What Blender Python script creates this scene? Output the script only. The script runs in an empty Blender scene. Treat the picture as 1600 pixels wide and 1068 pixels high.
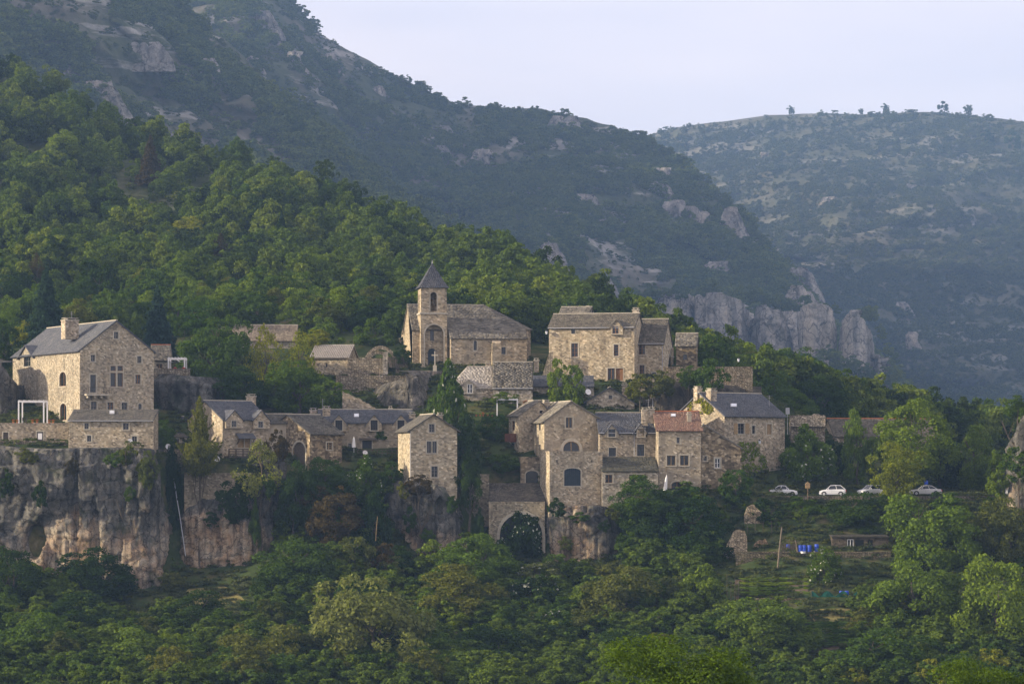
import bpy, math, random
import numpy as np
from math import radians, sin, cos, tan, pi, sqrt
from mathutils import Vector, Matrix
from mathutils.geometry import tessellate_polygon

SC = bpy.context.scene
COL = SC.collection
random.seed(7)
RNG = np.random.default_rng(11)

# ------------------------------------------------------------------ camera
F, CX, HY = 4400.0, 800.0, 720.0          # long lens across the gorge, village about 400 m away
cam_d = bpy.data.cameras.new('camera')
cam = bpy.data.objects.new('camera', cam_d)
COL.objects.link(cam)
cam.location = (0, 0, 0)
cam.rotation_euler = (radians(90), 0, 0)
cam_d.sensor_width = 36
cam_d.lens = 36 * F / 1600
cam_d.shift_y = (HY - 534) / 1600
cam_d.clip_start = 1
cam_d.clip_end = 30000
cam_d.dof.use_dof = False
SC.camera = cam

# ------------------------------------------------------------------ world, sun, exposure
SUN_EL = radians(17)
SUN_AZ = math.atan2(-0.95, -0.15)          # to the left, a little behind the camera
SKY_STRENGTH = 0.083
w = bpy.data.worlds.new('World')
SC.world = w
w.use_nodes = True
nt = w.node_tree
nt.nodes.clear()
def N(nt, t, **k):
    n = nt.nodes.new(t)
    for a, b in k.items():
        if a == 'inp':
            for i, v in b.items():
                n.inputs[i].default_value = v
        else:
            setattr(n, a, b)
    return n
sky = N(nt, 'ShaderNodeTexSky', sky_type='NISHITA', sun_disc=False, sun_elevation=SUN_EL,
        sun_rotation=SUN_AZ, altitude=500, air_density=1.0, dust_density=2.0, ozone_density=1.0)
tc = N(nt, 'ShaderNodeTexCoord')
mp = N(nt, 'ShaderNodeMapping', inp={'Scale': (1.2, 1.2, 7.0)})
cl = N(nt, 'ShaderNodeTexNoise', inp={'Scale': 3.0, 'Detail': 5.0, 'Roughness': 0.5})
ramp = N(nt, 'ShaderNodeValToRGB')
ramp.color_ramp.elements[0].position = 0.3
ramp.color_ramp.elements[0].color = (6.3, 5.75, 6.35, 1)
ramp.color_ramp.elements[1].position = 0.7
ramp.color_ramp.elements[1].color = (8.2, 7.05, 7.0, 1)
mixs = N(nt, 'ShaderNodeMix', data_type='RGBA')
mixs.inputs[0].default_value = 0.80         # a thin even veil of high cloud
bg = N(nt, 'ShaderNodeBackground', inp={'Strength': SKY_STRENGTH})
out = N(nt, 'ShaderNodeOutputWorld')
L_ = nt.links.new
L_(tc.outputs['Generated'], mp.inputs['Vector'])
L_(mp.outputs['Vector'], cl.inputs['Vector'])
L_(cl.outputs['Fac'], ramp.inputs['Fac'])
L_(sky.outputs['Color'], mixs.inputs[6])
L_(ramp.outputs['Color'], mixs.inputs[7])
L_(mixs.outputs[2], bg.inputs['Color'])
L_(bg.outputs['Background'], out.inputs['Surface'])

sd = bpy.data.lights.new('sun', 'SUN')
sd.energy = 3.9
sd.angle = radians(0.8)
sd.color = (1.0, 0.85, 0.63)
sun = bpy.data.objects.new('sun', sd)
COL.objects.link(sun)
S_DIR = Vector((sin(SUN_AZ) * cos(SUN_EL), cos(SUN_AZ) * cos(SUN_EL), sin(SUN_EL)))
sun.rotation_euler = S_DIR.to_track_quat('Z', 'Y').to_euler()
sun.location = S_DIR * 300

SC.view_settings.view_transform = 'Standard'
SC.view_settings.look = 'None'
SC.view_settings.exposure = 1.15
SC.view_settings.gamma = 1
SC.view_settings.use_curve_mapping = False
SC.render.engine = 'CYCLES'
SC.cycles.use_denoising = True
SC.cycles.max_bounces = 4
SC.cycles.diffuse_bounces = 2
SC.cycles.transparent_max_bounces = 6
SC.cycles.volume_bounces = 0
SC.cycles.use_adaptive_sampling = True
SC.cycles.adaptive_threshold = 0.02

# ------------------------------------------------------------------ helpers
def P(px, py, D):
    return Vector(((px - CX) / F * D, D, (HY - py) / F * D))

def pix(v):
    return CX + v[0] / v[1] * F, HY - v[2] / v[1] * F

def _h(ix, iy, iz, seed):
    n = (ix.astype(np.int64) * 374761393 + iy.astype(np.int64) * 668265263 + iz.astype(np.int64) * 2147483647 + seed * 974711)
    n = (n ^ (n >> 13)) * 1274126177
    n = n & 0x7fffffff
    return ((n ^ (n >> 16)) & 0xffff) / 65535.0 * 2 - 1

def noise(p, seed=0):
    p = np.asarray(p, float)
    i = np.floor(p).astype(np.int64)
    f = p - i
    f = f * f * (3 - 2 * f)
    r = 0
    for dx in (0, 1):
        wx = f[..., 0] if dx else 1 - f[..., 0]
        for dy in (0, 1):
            wy = f[..., 1] if dy else 1 - f[..., 1]
            for dz in (0, 1):
                wz = f[..., 2] if dz else 1 - f[..., 2]
                r = r + wx * wy * wz * _h(i[..., 0] + dx, i[..., 1] + dy, i[..., 2] + dz, seed)
    return r

def fbm(p, octv=4, seed=0, gain=0.5, lac=2.03):
    p = np.asarray(p, float)
    a, s, r = 1.0, 1.0, 0
    for o in range(octv):
        r = r + a * noise(p * s, seed + o * 17)
        a *= gain
        s *= lac
    return r

def sstep(a, b, x):
    t = np.clip((x - a) / (b - a), 0, 1)
    return t * t * (3 - 2 * t)

def new_mesh(name, verts, faces, mats=None, smooth=False):
    me = bpy.data.meshes.new(name)
    v = np.asarray(verts, dtype=np.float32).reshape(-1, 3)
    if isinstance(faces, np.ndarray):
        k = faces.shape[1]
        me.vertices.add(len(v))
        me.vertices.foreach_set('co', v.ravel())
        me.loops.add(faces.size)
        me.loops.foreach_set('vertex_index', faces.ravel().astype(np.int32))
        me.polygons.add(len(faces))
        me.polygons.foreach_set('loop_start', np.arange(0, faces.size, k, dtype=np.int32))
        me.update(calc_edges=True)
    else:
        me.from_pydata([tuple(map(float, a)) for a in v], [], [tuple(f) for f in faces])
        me.update()
    if smooth:
        me.polygons.foreach_set('use_smooth', np.ones(len(me.polygons), dtype=bool))
    if mats:
        me.materials.append(mats)
    return me

def obj(name, me, parent=None, loc=(0, 0, 0), rz=0, scale=None, color=None, kind=None):
    o = bpy.data.objects.new(name, me)
    COL.objects.link(o)
    o.location = loc
    if rz:
        o.rotation_euler = (0, 0, rz)
    if scale is not None:
        o.scale = scale
    if parent is not None:
        o.parent = parent
    if color is not None:
        o.color = (*color, 1)
    if kind:
        o['kind'] = kind
    return o

def tag(o, label, cat, group=None):
    o['label'] = label
    o['category'] = cat
    if group:
        o['group'] = group
    return o

class MB:
    """collects shapes into one mesh"""
    def __init__(s):
        s.v, s.f = [], []
    def add(s, v, f):
        b = len(s.v)
        s.v += [tuple(x) for x in v]
        s.f += [tuple(i + b for i in q) for q in f]
        return s
    def box(s, x0, y0, z0, x1, y1, z1):
        v = [(x0, y0, z0), (x1, y0, z0), (x1, y1, z0), (x0, y1, z0), (x0, y0, z1), (x1, y0, z1), (x1, y1, z1), (x0, y1, z1)]
        return s.add(v, [(3, 2, 1, 0), (4, 5, 6, 7), (0, 1, 5, 4), (1, 2, 6, 5), (2, 3, 7, 6), (3, 0, 4, 7)])
    def tube(s, pts, radii, n=6, cap=True):
        pts = [Vector(p) for p in pts]
        if not hasattr(radii, '__len__'):
            radii = [radii] * len(pts)
        rings = []
        for i, p in enumerate(pts):
            d = (pts[min(i + 1, len(pts) - 1)] - pts[max(i - 1, 0)])
            if d.length < 1e-9:
                d = Vector((0, 0, 1))
            d.normalize()
            a = d.orthogonal().normalized() if abs(d.z) < 0.99 else Vector((1, 0, 0))
            b = d.cross(a).normalized()
            a = b.cross(d)
            rings.append([p + radii[i] * (cos(2 * pi * k / n) * a + sin(2 * pi * k / n) * b) for k in range(n)])
        v = [q for r in rings for q in r]
        f = []
        for i in range(len(rings) - 1):
            for k in range(n):
                f.append((i * n + k, i * n + (k + 1) % n, (i + 1) * n + (k + 1) % n, (i + 1) * n + k))
        if cap:
            f.append(tuple(range(n - 1, -1, -1)))
            f.append(tuple((len(rings) - 1) * n + k for k in range(n)))
        return s.add(v, f)
    def lathe(s, c, prof, n=12):
        v = [(c[0] + r * cos(2 * pi * k / n), c[1] + r * sin(2 * pi * k / n), c[2] + z) for r, z in prof for k in range(n)]
        f = []
        for i in range(len(prof) - 1):
            for k in range(n):
                f.append((i * n + k, i * n + (k + 1) % n, (i + 1) * n + (k + 1) % n, (i + 1) * n + k))
        return s.add(v, f)
    def obj(s, name, mat, parent=None, smooth=False, **k):
        return obj(name, new_mesh(name, s.v, s.f, mat, smooth), parent, **k)

def empty(name, loc, rz=0):
    o = bpy.data.objects.new(name, None)
    COL.objects.link(o)
    o.location = loc
    o.rotation_euler = (0, 0, rz)
    o.empty_display_size = 0.5
    return o

# ------------------------------------------------------------------ materials
def mat_new(name):
    m = bpy.data.materials.new(name)
    m.use_nodes = True
    t = m.node_tree
    t.nodes.clear()
    o = N(t, 'ShaderNodeOutputMaterial')
    return m, t, o

def math_n(t, op, a, b=None):
    n = N(t, 'ShaderNodeMath', operation=op)
    for i, v in enumerate((a, b)):
        if v is None:
            continue
        if isinstance(v, (int, float)):
            n.inputs[i].default_value = v
        else:
            t.links.new(v, n.inputs[i])
    return n.outputs[0]

def ramp_n(t, fac, stops, interp='LINEAR'):
    r = N(t, 'ShaderNodeValToRGB')
    r.color_ramp.interpolation = interp
    e = r.color_ramp.elements
    while len(e) < len(stops):
        e.new(0.5)
    for k, (p, c) in enumerate(stops):
        e[k].position = p
        e[k].color = (*c, 1) if len(c) == 3 else c
    t.links.new(fac, r.inputs['Fac'])
    return r.outputs['Color']

def mix_n(t, fac, a, b, mode='MIX'):
    m = N(t, 'ShaderNodeMix', data_type='RGBA', blend_type=mode)
    for i, v in ((0, fac), (6, a), (7, b)):
        if isinstance(v, (int, float)):
            m.inputs[i].default_value = v
        elif isinstance(v, tuple):
            m.inputs[i].default_value = (*v, 1) if len(v) == 3 else v
        else:
            t.links.new(v, m.inputs[i])
    return m.outputs[2]

def noise_n(t, vec, scale, detail=4, rough=0.55):
    n = N(t, 'ShaderNodeTexNoise', inp={'Scale': scale, 'Detail': detail, 'Roughness': rough})
    if vec is not None:
        t.links.new(vec, n.inputs['Vector'])
    return n.outputs['Fac']

def scaled(t, vec, s):
    m = N(t, 'ShaderNodeMapping', inp={'Scale': s})
    t.links.new(vec, m.inputs['Vector'])
    return m.outputs['Vector']

def bump_n(t, h, strength, dist):
    b = N(t, 'ShaderNodeBump', inp={'Strength': strength, 'Distance': dist})
    t.links.new(h, b.inputs['Height'])
    return b.outputs['Normal']

def bsdf(t, o, col, rough=0.9, normal=None, spec=0.2):
    b = N(t, 'ShaderNodeBsdfPrincipled', inp={'Roughness': rough, 'Specular IOR Level': spec})
    if isinstance(col, tuple):
        b.inputs['Base Color'].default_value = (*col, 1)
    else:
        t.links.new(col, b.inputs['Base Color'])
    if normal is not None:
        t.links.new(normal, b.inputs['Normal'])
    t.links.new(b.outputs[0], o.inputs['Surface'])
    return b

def wall_coords(t):
    """(distance along the wall, height) of any upright face"""
    g = N(t, 'ShaderNodeNewGeometry')
    cr = N(t, 'ShaderNodeVectorMath', operation='CROSS_PRODUCT')
    t.links.new(g.outputs['True Normal'], cr.inputs[0])
    cr.inputs[1].default_value = (0, 0, 1)
    nr = N(t, 'ShaderNodeVectorMath', operation='NORMALIZE')
    t.links.new(cr.outputs[0], nr.inputs[0])
    dt = N(t, 'ShaderNodeVectorMath', operation='DOT_PRODUCT')
    t.links.new(g.outputs['Position'], dt.inputs[0])
    t.links.new(nr.outputs[0], dt.inputs[1])
    sp = N(t, 'ShaderNodeSeparateXYZ')
    t.links.new(g.outputs['Position'], sp.inputs[0])
    cb = N(t, 'ShaderNodeCombineXYZ')
    t.links.new(dt.outputs['Value'], cb.inputs[0])
    t.links.new(sp.outputs[2], cb.inputs[1])
    return cb.outputs[0], g.outputs['Position']

def stone_mat(name, stops, sx=3.3, sy=4.8, mortar=(0.33, 0.295, 0.23), joint=0.06, stain=0.5, bump=0.7, render=0.0):
    m, t, o = mat_new(name)
    uv, pos = wall_coords(t)
    wob = N(t, 'ShaderNodeTexNoise', inp={'Scale': 1.1, 'Detail': 2.0})
    t.links.new(uv, wob.inputs['Vector'])
    wv = N(t, 'ShaderNodeVectorMath', operation='MULTIPLY_ADD')
    t.links.new(wob.outputs['Color'], wv.inputs[0])
    wv.inputs[1].default_value = (0.14, 0.10, 0)
    t.links.new(uv, wv.inputs[2])
    vec = scaled(t, wv.outputs[0], (sx, sy, 1))
    v1 = N(t, 'ShaderNodeTexVoronoi', voronoi_dimensions='2D', feature='F1', inp={'Scale': 1.0, 'Randomness': 0.85})
    v2 = N(t, 'ShaderNodeTexVoronoi', voronoi_dimensions='2D', feature='DISTANCE_TO_EDGE', inp={'Scale': 1.0, 'Randomness': 0.85})
    t.links.new(vec, v1.inputs['Vector'])
    t.links.new(vec, v2.inputs['Vector'])
    sp = N(t, 'ShaderNodeSeparateColor')
    t.links.new(v1.outputs['Color'], sp.inputs[0])
    base = ramp_n(t, sp.outputs[0], stops)
    val = math_n(t, 'MULTIPLY_ADD', sp.outputs[1], 0.5)
    val.node.inputs[2].default_value = 0.77
    hsv = N(t, 'ShaderNodeHueSaturation')
    t.links.new(val, hsv.inputs['Value'])
    t.links.new(base, hsv.inputs['Color'])
    edge = N(t, 'ShaderNodeMapRange', inp={'From Min': 0.0, 'From Max': joint})
    t.links.new(v2.outputs['Distance'], edge.inputs['Value'])
    c = mix_n(t, edge.outputs[0], mortar, hsv.outputs[0])
    n1 = noise_n(t, pos, 0.35, 5, 0.6)
    c = mix_n(t, stain, c, ramp_n(t, n1, [(0.3, (0.50, 0.49, 0.49)), (0.5, (0.9, 0.88, 0.85)), (0.7, (1.25, 1.15, 0.98))]), 'MULTIPLY')
    st = noise_n(t, scaled(t, pos, (0.9, 0.9, 0.14)), 1.0, 4, 0.6)
    c = mix_n(t, 0.55, c, ramp_n(t, st, [(0.33, (0.55, 0.54, 0.54)), (0.5, (1, 1, 1))]), 'MULTIPLY')
    if render:      # remains of old lime render
        rn = noise_n(t, pos, 0.5, 7, 0.62)
        rf = ramp_n(t, rn, [(0.62 - render * 0.3, (0, 0, 0)), (0.70 - render * 0.3, (0.85, 0.85, 0.85))])
        c = mix_n(t, rf, c, ramp_n(t, noise_n(t, pos, 1.4, 5, 0.6), [(0.3, (0.25, 0.215, 0.165)), (0.7, (0.40, 0.355, 0.28))]))
    oi = N(t, 'ShaderNodeObjectInfo')
    c = mix_n(t, 1.0, c, oi.outputs['Color'], 'MULTIPLY')
    h = math_n(t, 'ADD', edge.outputs[0], math_n(t, 'MULTIPLY', noise_n(t, pos, 9, 3), 0.8))
    bsdf(t, o, c, 0.95, bump_n(t, h, bump, 0.06), 0.1)
    return m

WARM = [(0.0, (0.19, 0.165, 0.13)), (0.25, (0.35, 0.31, 0.24)), (0.5, (0.45, 0.405, 0.32)), (0.75, (0.39, 0.325, 0.235)), (1.0, (0.62, 0.57, 0.48))]
GREY = [(0.0, (0.18, 0.16, 0.13)), (0.3, (0.31, 0.28, 0.225)), (0.6, (0.39, 0.352, 0.285)), (0.85, (0.34, 0.285, 0.21)), (1.0, (0.53, 0.49, 0.42))]
M = {}
M['wall'] = stone_mat('rubble stone', WARM)
M['wallg'] = stone_mat('grey rubble stone', GREY, 3.5, 5.0, (0.27, 0.235, 0.175), stain=0.55)
M['ashlar'] = stone_mat('coursed stone', GREY, 2.8, 4.8, (0.33, 0.30, 0.23), 0.05, 0.5, 0.5)
M['wallp'] = stone_mat('patched rubble stone', WARM, 3.0, 4.6, (0.31, 0.275, 0.21), stain=0.55, render=0.45)
M['wallb'] = stone_mat('dark rough rubble', [(0.0, (0.12, 0.10, 0.075)), (0.4, (0.26, 0.215, 0.15)), (0.7, (0.35, 0.29, 0.20)), (1.0, (0.52, 0.45, 0.34))], 2.2, 3.6, (0.19, 0.165, 0.125), 0.09, 0.7, 0.9)
M['dry'] = stone_mat('dry stone', GREY, 2.6, 4.5, (0.08, 0.07, 0.05), 0.16, 0.5, 1.0)

def plain_mat(name, col, rough=0.8, var=0.25, scale=3.0, spec=0.2, metallic=0, use_color=False):
    m, t, o = mat_new(name)
    g = N(t, 'ShaderNodeNewGeometry')
    n = noise_n(t, g.outputs['Position'], scale, 5, 0.6)
    lo = tuple(c * (1 - var) for c in col)
    hi = tuple(c * (1 + var) for c in col)
    c = ramp_n(t, n, [(0.3, lo), (0.7, hi)])
    if use_color:
        oi = N(t, 'ShaderNodeObjectInfo')
        c = mix_n(t, 1.0, c, oi.outputs['Color'], 'MULTIPLY')
    b = bsdf(t, o, c, rough, None, spec)
    b.inputs['Metallic'].default_value = metallic
    return m

M['dressed'] = plain_mat('dressed limestone', (0.43, 0.385, 0.30), 0.9, 0.2, 4)
M['plaster'] = plain_mat('old render', (0.42, 0.36, 0.27), 0.95, 0.25, 0.9)
M['wood'] = plain_mat('varnished wood', (0.21, 0.105, 0.045), 0.6, 0.35, 5)
M['oldwood'] = plain_mat('weathered wood', (0.10, 0.08, 0.06), 0.9, 0.35, 5)
M['palewood'] = plain_mat('pale wood', (0.30, 0.21, 0.11), 0.8, 0.3, 5)
M['greypole'] = plain_mat('weathered pole', (0.17, 0.14, 0.10), 0.9, 0.3, 5)
M['greyframe'] = plain_mat('grey painted frame', (0.16, 0.15, 0.14), 0.7, 0.2, 5)
M['whiteframe'] = plain_mat('white paint', (0.72, 0.71, 0.70), 0.6, 0.08, 3)
M['bluedoor'] = plain_mat('dark blue paint', (0.030, 0.042, 0.055), 0.6, 0.25, 2)
M['redwood'] = plain_mat('red stained wood', (0.13, 0.05, 0.03), 0.7, 0.3, 5)
M['iron'] = plain_mat('dark iron', (0.03, 0.03, 0.032), 0.6, 0.2, 6)
M['zinc'] = plain_mat('zinc gutter', (0.36, 0.36, 0.37), 0.5, 0.15, 3, 0.4)
M['bronze'] = plain_mat('bronze', (0.10, 0.075, 0.04), 0.4, 0.2, 4, 0.5)
M['terracotta'] = plain_mat('terracotta', (0.45, 0.15, 0.06), 0.85, 0.25, 8)
M['cloth'] = plain_mat('white canvas', (0.74, 0.72, 0.70), 0.9, 0.08, 2)
M['redcloth'] = plain_mat('red cloth', (0.35, 0.05, 0.04), 0.9, 0.2, 5)
M['skin'] = plain_mat('skin', (0.42, 0.24, 0.17), 0.6, 0.1, 6)
M['hair'] = plain_mat('dark hair', (0.04, 0.025, 0.015), 0.7, 0.2, 6)
M['carwhite'] = plain_mat('white car paint', (0.70, 0.70, 0.71), 0.25, 0.03, 1, 0.5, use_color=True)
M['rubber'] = plain_mat('tyre rubber', (0.02, 0.02, 0.02), 0.9, 0.2, 6)
M['alloy'] = plain_mat('wheel alloy', (0.45, 0.45, 0.46), 0.4, 0.1, 5, 0.5)
M['redlamp'] = plain_mat('red lens', (0.35, 0.01, 0.01), 0.3, 0.1, 5, 0.5)
M['clearlamp'] = plain_mat('clear lens', (0.65, 0.67, 0.7), 0.2, 0.05, 5, 0.6)
M['blueplastic'] = plain_mat('blue plastic', (0.015, 0.06, 0.42), 0.5, 0.15, 4, 0.4)
M['greennet'] = plain_mat('green netting', (0.015, 0.09, 0.065), 0.9, 0.2, 4)
M['asphalt'] = plain_mat('old asphalt', (0.075, 0.07, 0.062), 0.95, 0.3, 0.8)
M['path'] = plain_mat('worn path', (0.20, 0.17, 0.10), 1.0, 0.4, 0.7)

m, t, o = mat_new('window glass and opening dark')
b = bsdf(t, o, (0.012, 0.014, 0.016), 0.12, None, 0.5)
M['glass'] = m  # also used as the painted dark inside bare openings

def roof_mat(name, stops, lichen=(0.33, 0.30, 0.22), lfac=0.35, rough=0.85):
    m, t, o = mat_new(name)
    g = N(t, 'ShaderNodeNewGeometry')
    c = ramp_n(t, g.outputs['Random Per Island'], stops)
    n = noise_n(t, g.outputs['Position'], 0.6, 6, 0.65)
    f = ramp_n(t, n, [(0.45, (0, 0, 0)), (0.68, (lfac, lfac, lfac))])
    c = mix_n(t, f, c, lichen)
    n2 = noise_n(t, g.outputs['Position'], 3.5, 4, 0.65)
    c = mix_n(t, 0.6, c, ramp_n(t, n2, [(0.3, (0.6, 0.6, 0.6)), (0.7, (1.3, 1.28, 1.22))]), 'MULTIPLY')
    oi = N(t, 'ShaderNodeObjectInfo')
    c = mix_n(t, 1.0, c, oi.outputs['Color'], 'MULTIPLY')
    bsdf(t, o, c, rough, bump_n(t, n2, 0.4, 0.03), 0.25)
    return m
M['slate'] = roof_mat('blue grey slate', [(0, (0.045, 0.048, 0.058)), (0.5, (0.068, 0.072, 0.086)), (1, (0.105, 0.108, 0.125))], lfac=0.12, rough=0.6)
M['oldslate'] = roof_mat('brown grey slate', [(0, (0.05, 0.046, 0.04)), (0.5, (0.082, 0.076, 0.066)), (1, (0.14, 0.128, 0.108))], (0.24, 0.22, 0.165), 0.3)
M['lauze'] = roof_mat('limestone roof slabs', [(0, (0.07, 0.063, 0.053)), (0.5, (0.125, 0.113, 0.093)), (1, (0.25, 0.225, 0.185))], (0.30, 0.275, 0.22), 0.5)
M['paleslab'] = roof_mat('pale limestone slabs', [(0, (0.22, 0.20, 0.175)), (0.5, (0.33, 0.30, 0.265)), (1, (0.48, 0.44, 0.39))], (0.42, 0.385, 0.34), 0.5)
M['redtile'] = roof_mat('red clay tile', [(0, (0.13, 0.075, 0.055)), (0.5, (0.21, 0.115, 0.08)), (1, (0.30, 0.185, 0.135))], (0.22, 0.17, 0.125), 0.4)
M['buffTile'] = roof_mat('old buff tile', [(0, (0.13, 0.105, 0.078)), (0.5, (0.21, 0.17, 0.125)), (1, (0.32, 0.265, 0.20))], (0.30, 0.265, 0.2), 0.45)

# rock of the cliffs
def rock_mat(name, far=False):
    m, t, o = mat_new(name)
    g = N(t, 'ShaderNodeNewGeometry')
    pos = g.outputs['Position']
    k = 0.12 if far else 1.0
    # orange and cream where slabs have fallen away, grey weathered elsewhere
    big = noise_n(t, scaled(t, pos, (0.16 * k, 0.16 * k, 0.06 * k)), 1.0, 7, 0.68)
    c1 = ramp_n(t, noise_n(t, pos, 0.45 * k, 6, 0.65), [(0.25, (0.045, 0.044, 0.040)), (0.5, (0.115, 0.11, 0.098)), (0.75, (0.25, 0.235, 0.205))])
    c2 = ramp_n(t, noise_n(t, pos, 0.35 * k, 6, 0.65), [(0.25, (0.16, 0.12, 0.085)), (0.42, (0.34, 0.235, 0.145)), (0.58, (0.40, 0.335, 0.25)), (0.8, (0.50, 0.45, 0.37))])
    sp = N(t, 'ShaderNodeSeparateXYZ')
    t.links.new(pos, sp.inputs[0])
    if far:
        c = mix_n(t, ramp_n(t, big, [(0.45, (0, 0, 0)), (0.65, (0.75, 0.75, 0.75))]), ramp_n(t, noise_n(t, pos, 0.08, 6, 0.7), [(0.25, (0.13, 0.125, 0.12)), (0.5, (0.33, 0.315, 0.295)), (0.75, (0.50, 0.475, 0.44))]), (0.40, 0.35, 0.28))
    else:
        hz = N(t, 'ShaderNodeMapRange', inp={'From Min': -5.0, 'From Max': -12.0, 'To Min': -0.10, 'To Max': 0.11})
        t.links.new(sp.outputs[2], hz.inputs['Value'])
        f = math_n(t, 'ADD', big, hz.outputs[0])
        c = mix_n(t, ramp_n(t, f, [(0.49, (0, 0, 0)), (0.60, (1, 1, 1))]), c1, c2)
    # dark water streaks running down the face
    stv = noise_n(t, scaled(t, pos, (1.1 * k, 1.1 * k, 0.07 * k)), 1.0, 5, 0.6)
    c = mix_n(t, 0.85, c, ramp_n(t, stv, [(0.36, (0.32, 0.33, 0.35)), (0.52, (1, 1, 1)), (0.68, (1.25, 1.22, 1.18))]), 'MULTIPLY')
    if True:
        kk = 0.2 if far else 1.0
        cr = N(t, 'ShaderNodeTexVoronoi', feature='DISTANCE_TO_EDGE', inp={'Scale': 1.0})
        dn = N(t, 'ShaderNodeTexNoise', inp={'Scale': 0.7 * kk, 'Detail': 3.0})
        t.links.new(pos, dn.inputs['Vector'])
        ad = N(t, 'ShaderNodeVectorMath', operation='MULTIPLY_ADD')
        t.links.new(dn.outputs['Color'], ad.inputs[0])
        ad.inputs[1].default_value = (2.4 / kk, 2.4 / kk, 1.6 / kk)
        t.links.new(pos, ad.inputs[2])
        t.links.new(scaled(t, ad.outputs[0], (0.55 * kk, 0.55 * kk, 0.42 * kk)), cr.inputs['Vector'])
        c = mix_n(t, 0.8, c, ramp_n(t, cr.outputs['Distance'], [(0.0, (0.12, 0.115, 0.11)), (0.045, (1, 1, 1))]), 'MULTIPLY')
        cr2 = N(t, 'ShaderNodeTexVoronoi', feature='DISTANCE_TO_EDGE', inp={'Scale': 1.0})
        t.links.new(scaled(t, ad.outputs[0], (1.5 * kk, 1.5 * kk, 1.9 * kk)), cr2.inputs['Vector'])
        c = mix_n(t, 0.55, c, ramp_n(t, cr2.outputs['Distance'], [(0.0, (0.2, 0.19, 0.18)), (0.07, (1, 1, 1))]), 'MULTIPLY')
        gr = noise_n(t, pos, 0.28 * (0.15 if far else 1.0), 6, 0.7)
        c = mix_n(t, ramp_n(t, gr, [(0.56, (0, 0, 0)), (0.68, (0.75, 0.75, 0.75))]), c, (0.045, 0.055, 0.022))
    oi = N(t, 'ShaderNodeObjectInfo')
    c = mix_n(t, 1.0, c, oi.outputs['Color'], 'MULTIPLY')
    h = noise_n(t, pos, 1.3 * k, 8, 0.7)
    bsdf(t, o, c, 0.95, bump_n(t, h, 0.7, 0.16 / k), 0.1)
    return m
M['rock'] = rock_mat('limestone cliff')
M['farrock'] = rock_mat('distant limestone', True)

def ground_mat(name, cols, scale=0.15, k=1.0, ledges=0.0):
    m, t, o = mat_new(name)
    g = N(t, 'ShaderNodeNewGeometry')
    n = noise_n(t, g.outputs['Position'], scale, 7, 0.65)
    c = ramp_n(t, n, cols)
    n2 = noise_n(t, g.outputs['Position'], scale * 9, 4, 0.7)
    c = mix_n(t, 0.6, c, ramp_n(t, n2, [(0.3, (0.55, 0.55, 0.55)), (0.7, (1.35, 1.35, 1.3))]), 'MULTIPLY')
    if ledges:      # pale limestone beds cropping out along the slope
        lg = noise_n(t, scaled(t, g.outputs['Position'], (0.006, 0.006, 0.045)), 1.0, 6, 0.65)
        c = mix_n(t, ramp_n(t, lg, [(0.55, (0, 0, 0)), (0.60, (ledges,) * 3)]), c, ramp_n(t, n2, [(0.3, (0.16, 0.15, 0.135)), (0.7, (0.40, 0.375, 0.34))]))
    bsdf(t, o, c, 1.0, bump_n(t, n2, 0.6, 0.3 * k), 0.05)
    return m
M['ground'] = ground_mat('grass and earth', [(0.3, (0.028, 0.045, 0.014)), (0.5, (0.05, 0.07, 0.022)), (0.62, (0.10, 0.09, 0.04)), (0.75, (0.17, 0.14, 0.08))], 0.22)
M['hill'] = ground_mat('scrubby hillside', [(0.3, (0.035, 0.05, 0.018)), (0.5, (0.06, 0.07, 0.03)), (0.65, (0.13, 0.115, 0.075)), (0.8, (0.24, 0.215, 0.17))], 0.05, 4)
M['mount'] = ground_mat('mountain scrub', [(0.3, (0.035, 0.048, 0.022)), (0.48, (0.06, 0.068, 0.034)), (0.6, (0.11, 0.10, 0.075)), (0.75, (0.22, 0.205, 0.175))], 0.012, 12, 0.8)
M['dryhill'] = ground_mat('dry pasture', [(0.3, (0.05, 0.055, 0.03)), (0.5, (0.075, 0.076, 0.045)), (0.65, (0.105, 0.096, 0.062)), (0.8, (0.16, 0.145, 0.11))], 0.02, 12, 0.35)

def leaf_mat(name, col=None, var=0.35, transl=0.35):
    m, t, o = mat_new(name)
    g = N(t, 'ShaderNodeNewGeometry')
    oi = N(t, 'ShaderNodeObjectInfo')
    base = oi.outputs['Color'] if col is None else col
    r = g.outputs['Random Per Island']
    v = ramp_n(t, r, [(0.0, (1 - var,) * 3), (1.0, (1 + var, 1 + var * 0.95, 1 + var * 0.5))])
    c = mix_n(t, 1.0, base, v, 'MULTIPLY')
    # trees differ from one another
    c = mix_n(t, 1.0, c, ramp_n(t, oi.outputs['Random'], [(0.0, (0.72, 0.82, 0.75)), (0.35, (1.0, 1.0, 1.0)), (0.7, (1.12, 1.10, 0.9)), (1.0, (1.32, 1.24, 0.9))]), 'MULTIPLY')
    d = N(t, 'ShaderNodeBsdfDiffuse')
    tr = N(t, 'ShaderNodeBsdfTranslucent')
    t.links.new(c, d.inputs['Color'])
    c2 = mix_n(t, 1.0, c, (1.15, 1.25, 0.6), 'MULTIPLY')
    t.links.new(c2, tr.inputs['Color'])
    mx = N(t, 'ShaderNodeMixShader', inp={0: transl})
    t.links.new(d.outputs[0], mx.inputs[1])
    t.links.new(tr.outputs[0], mx.inputs[2])
    t.links.new(mx.outputs[0], o.inputs['Surface'])
    return m
M['leaf'] = leaf_mat('leaves')
M['leafwood'] = leaf_mat('oak leaves', (0.088, 0.130, 0.026))
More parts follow.
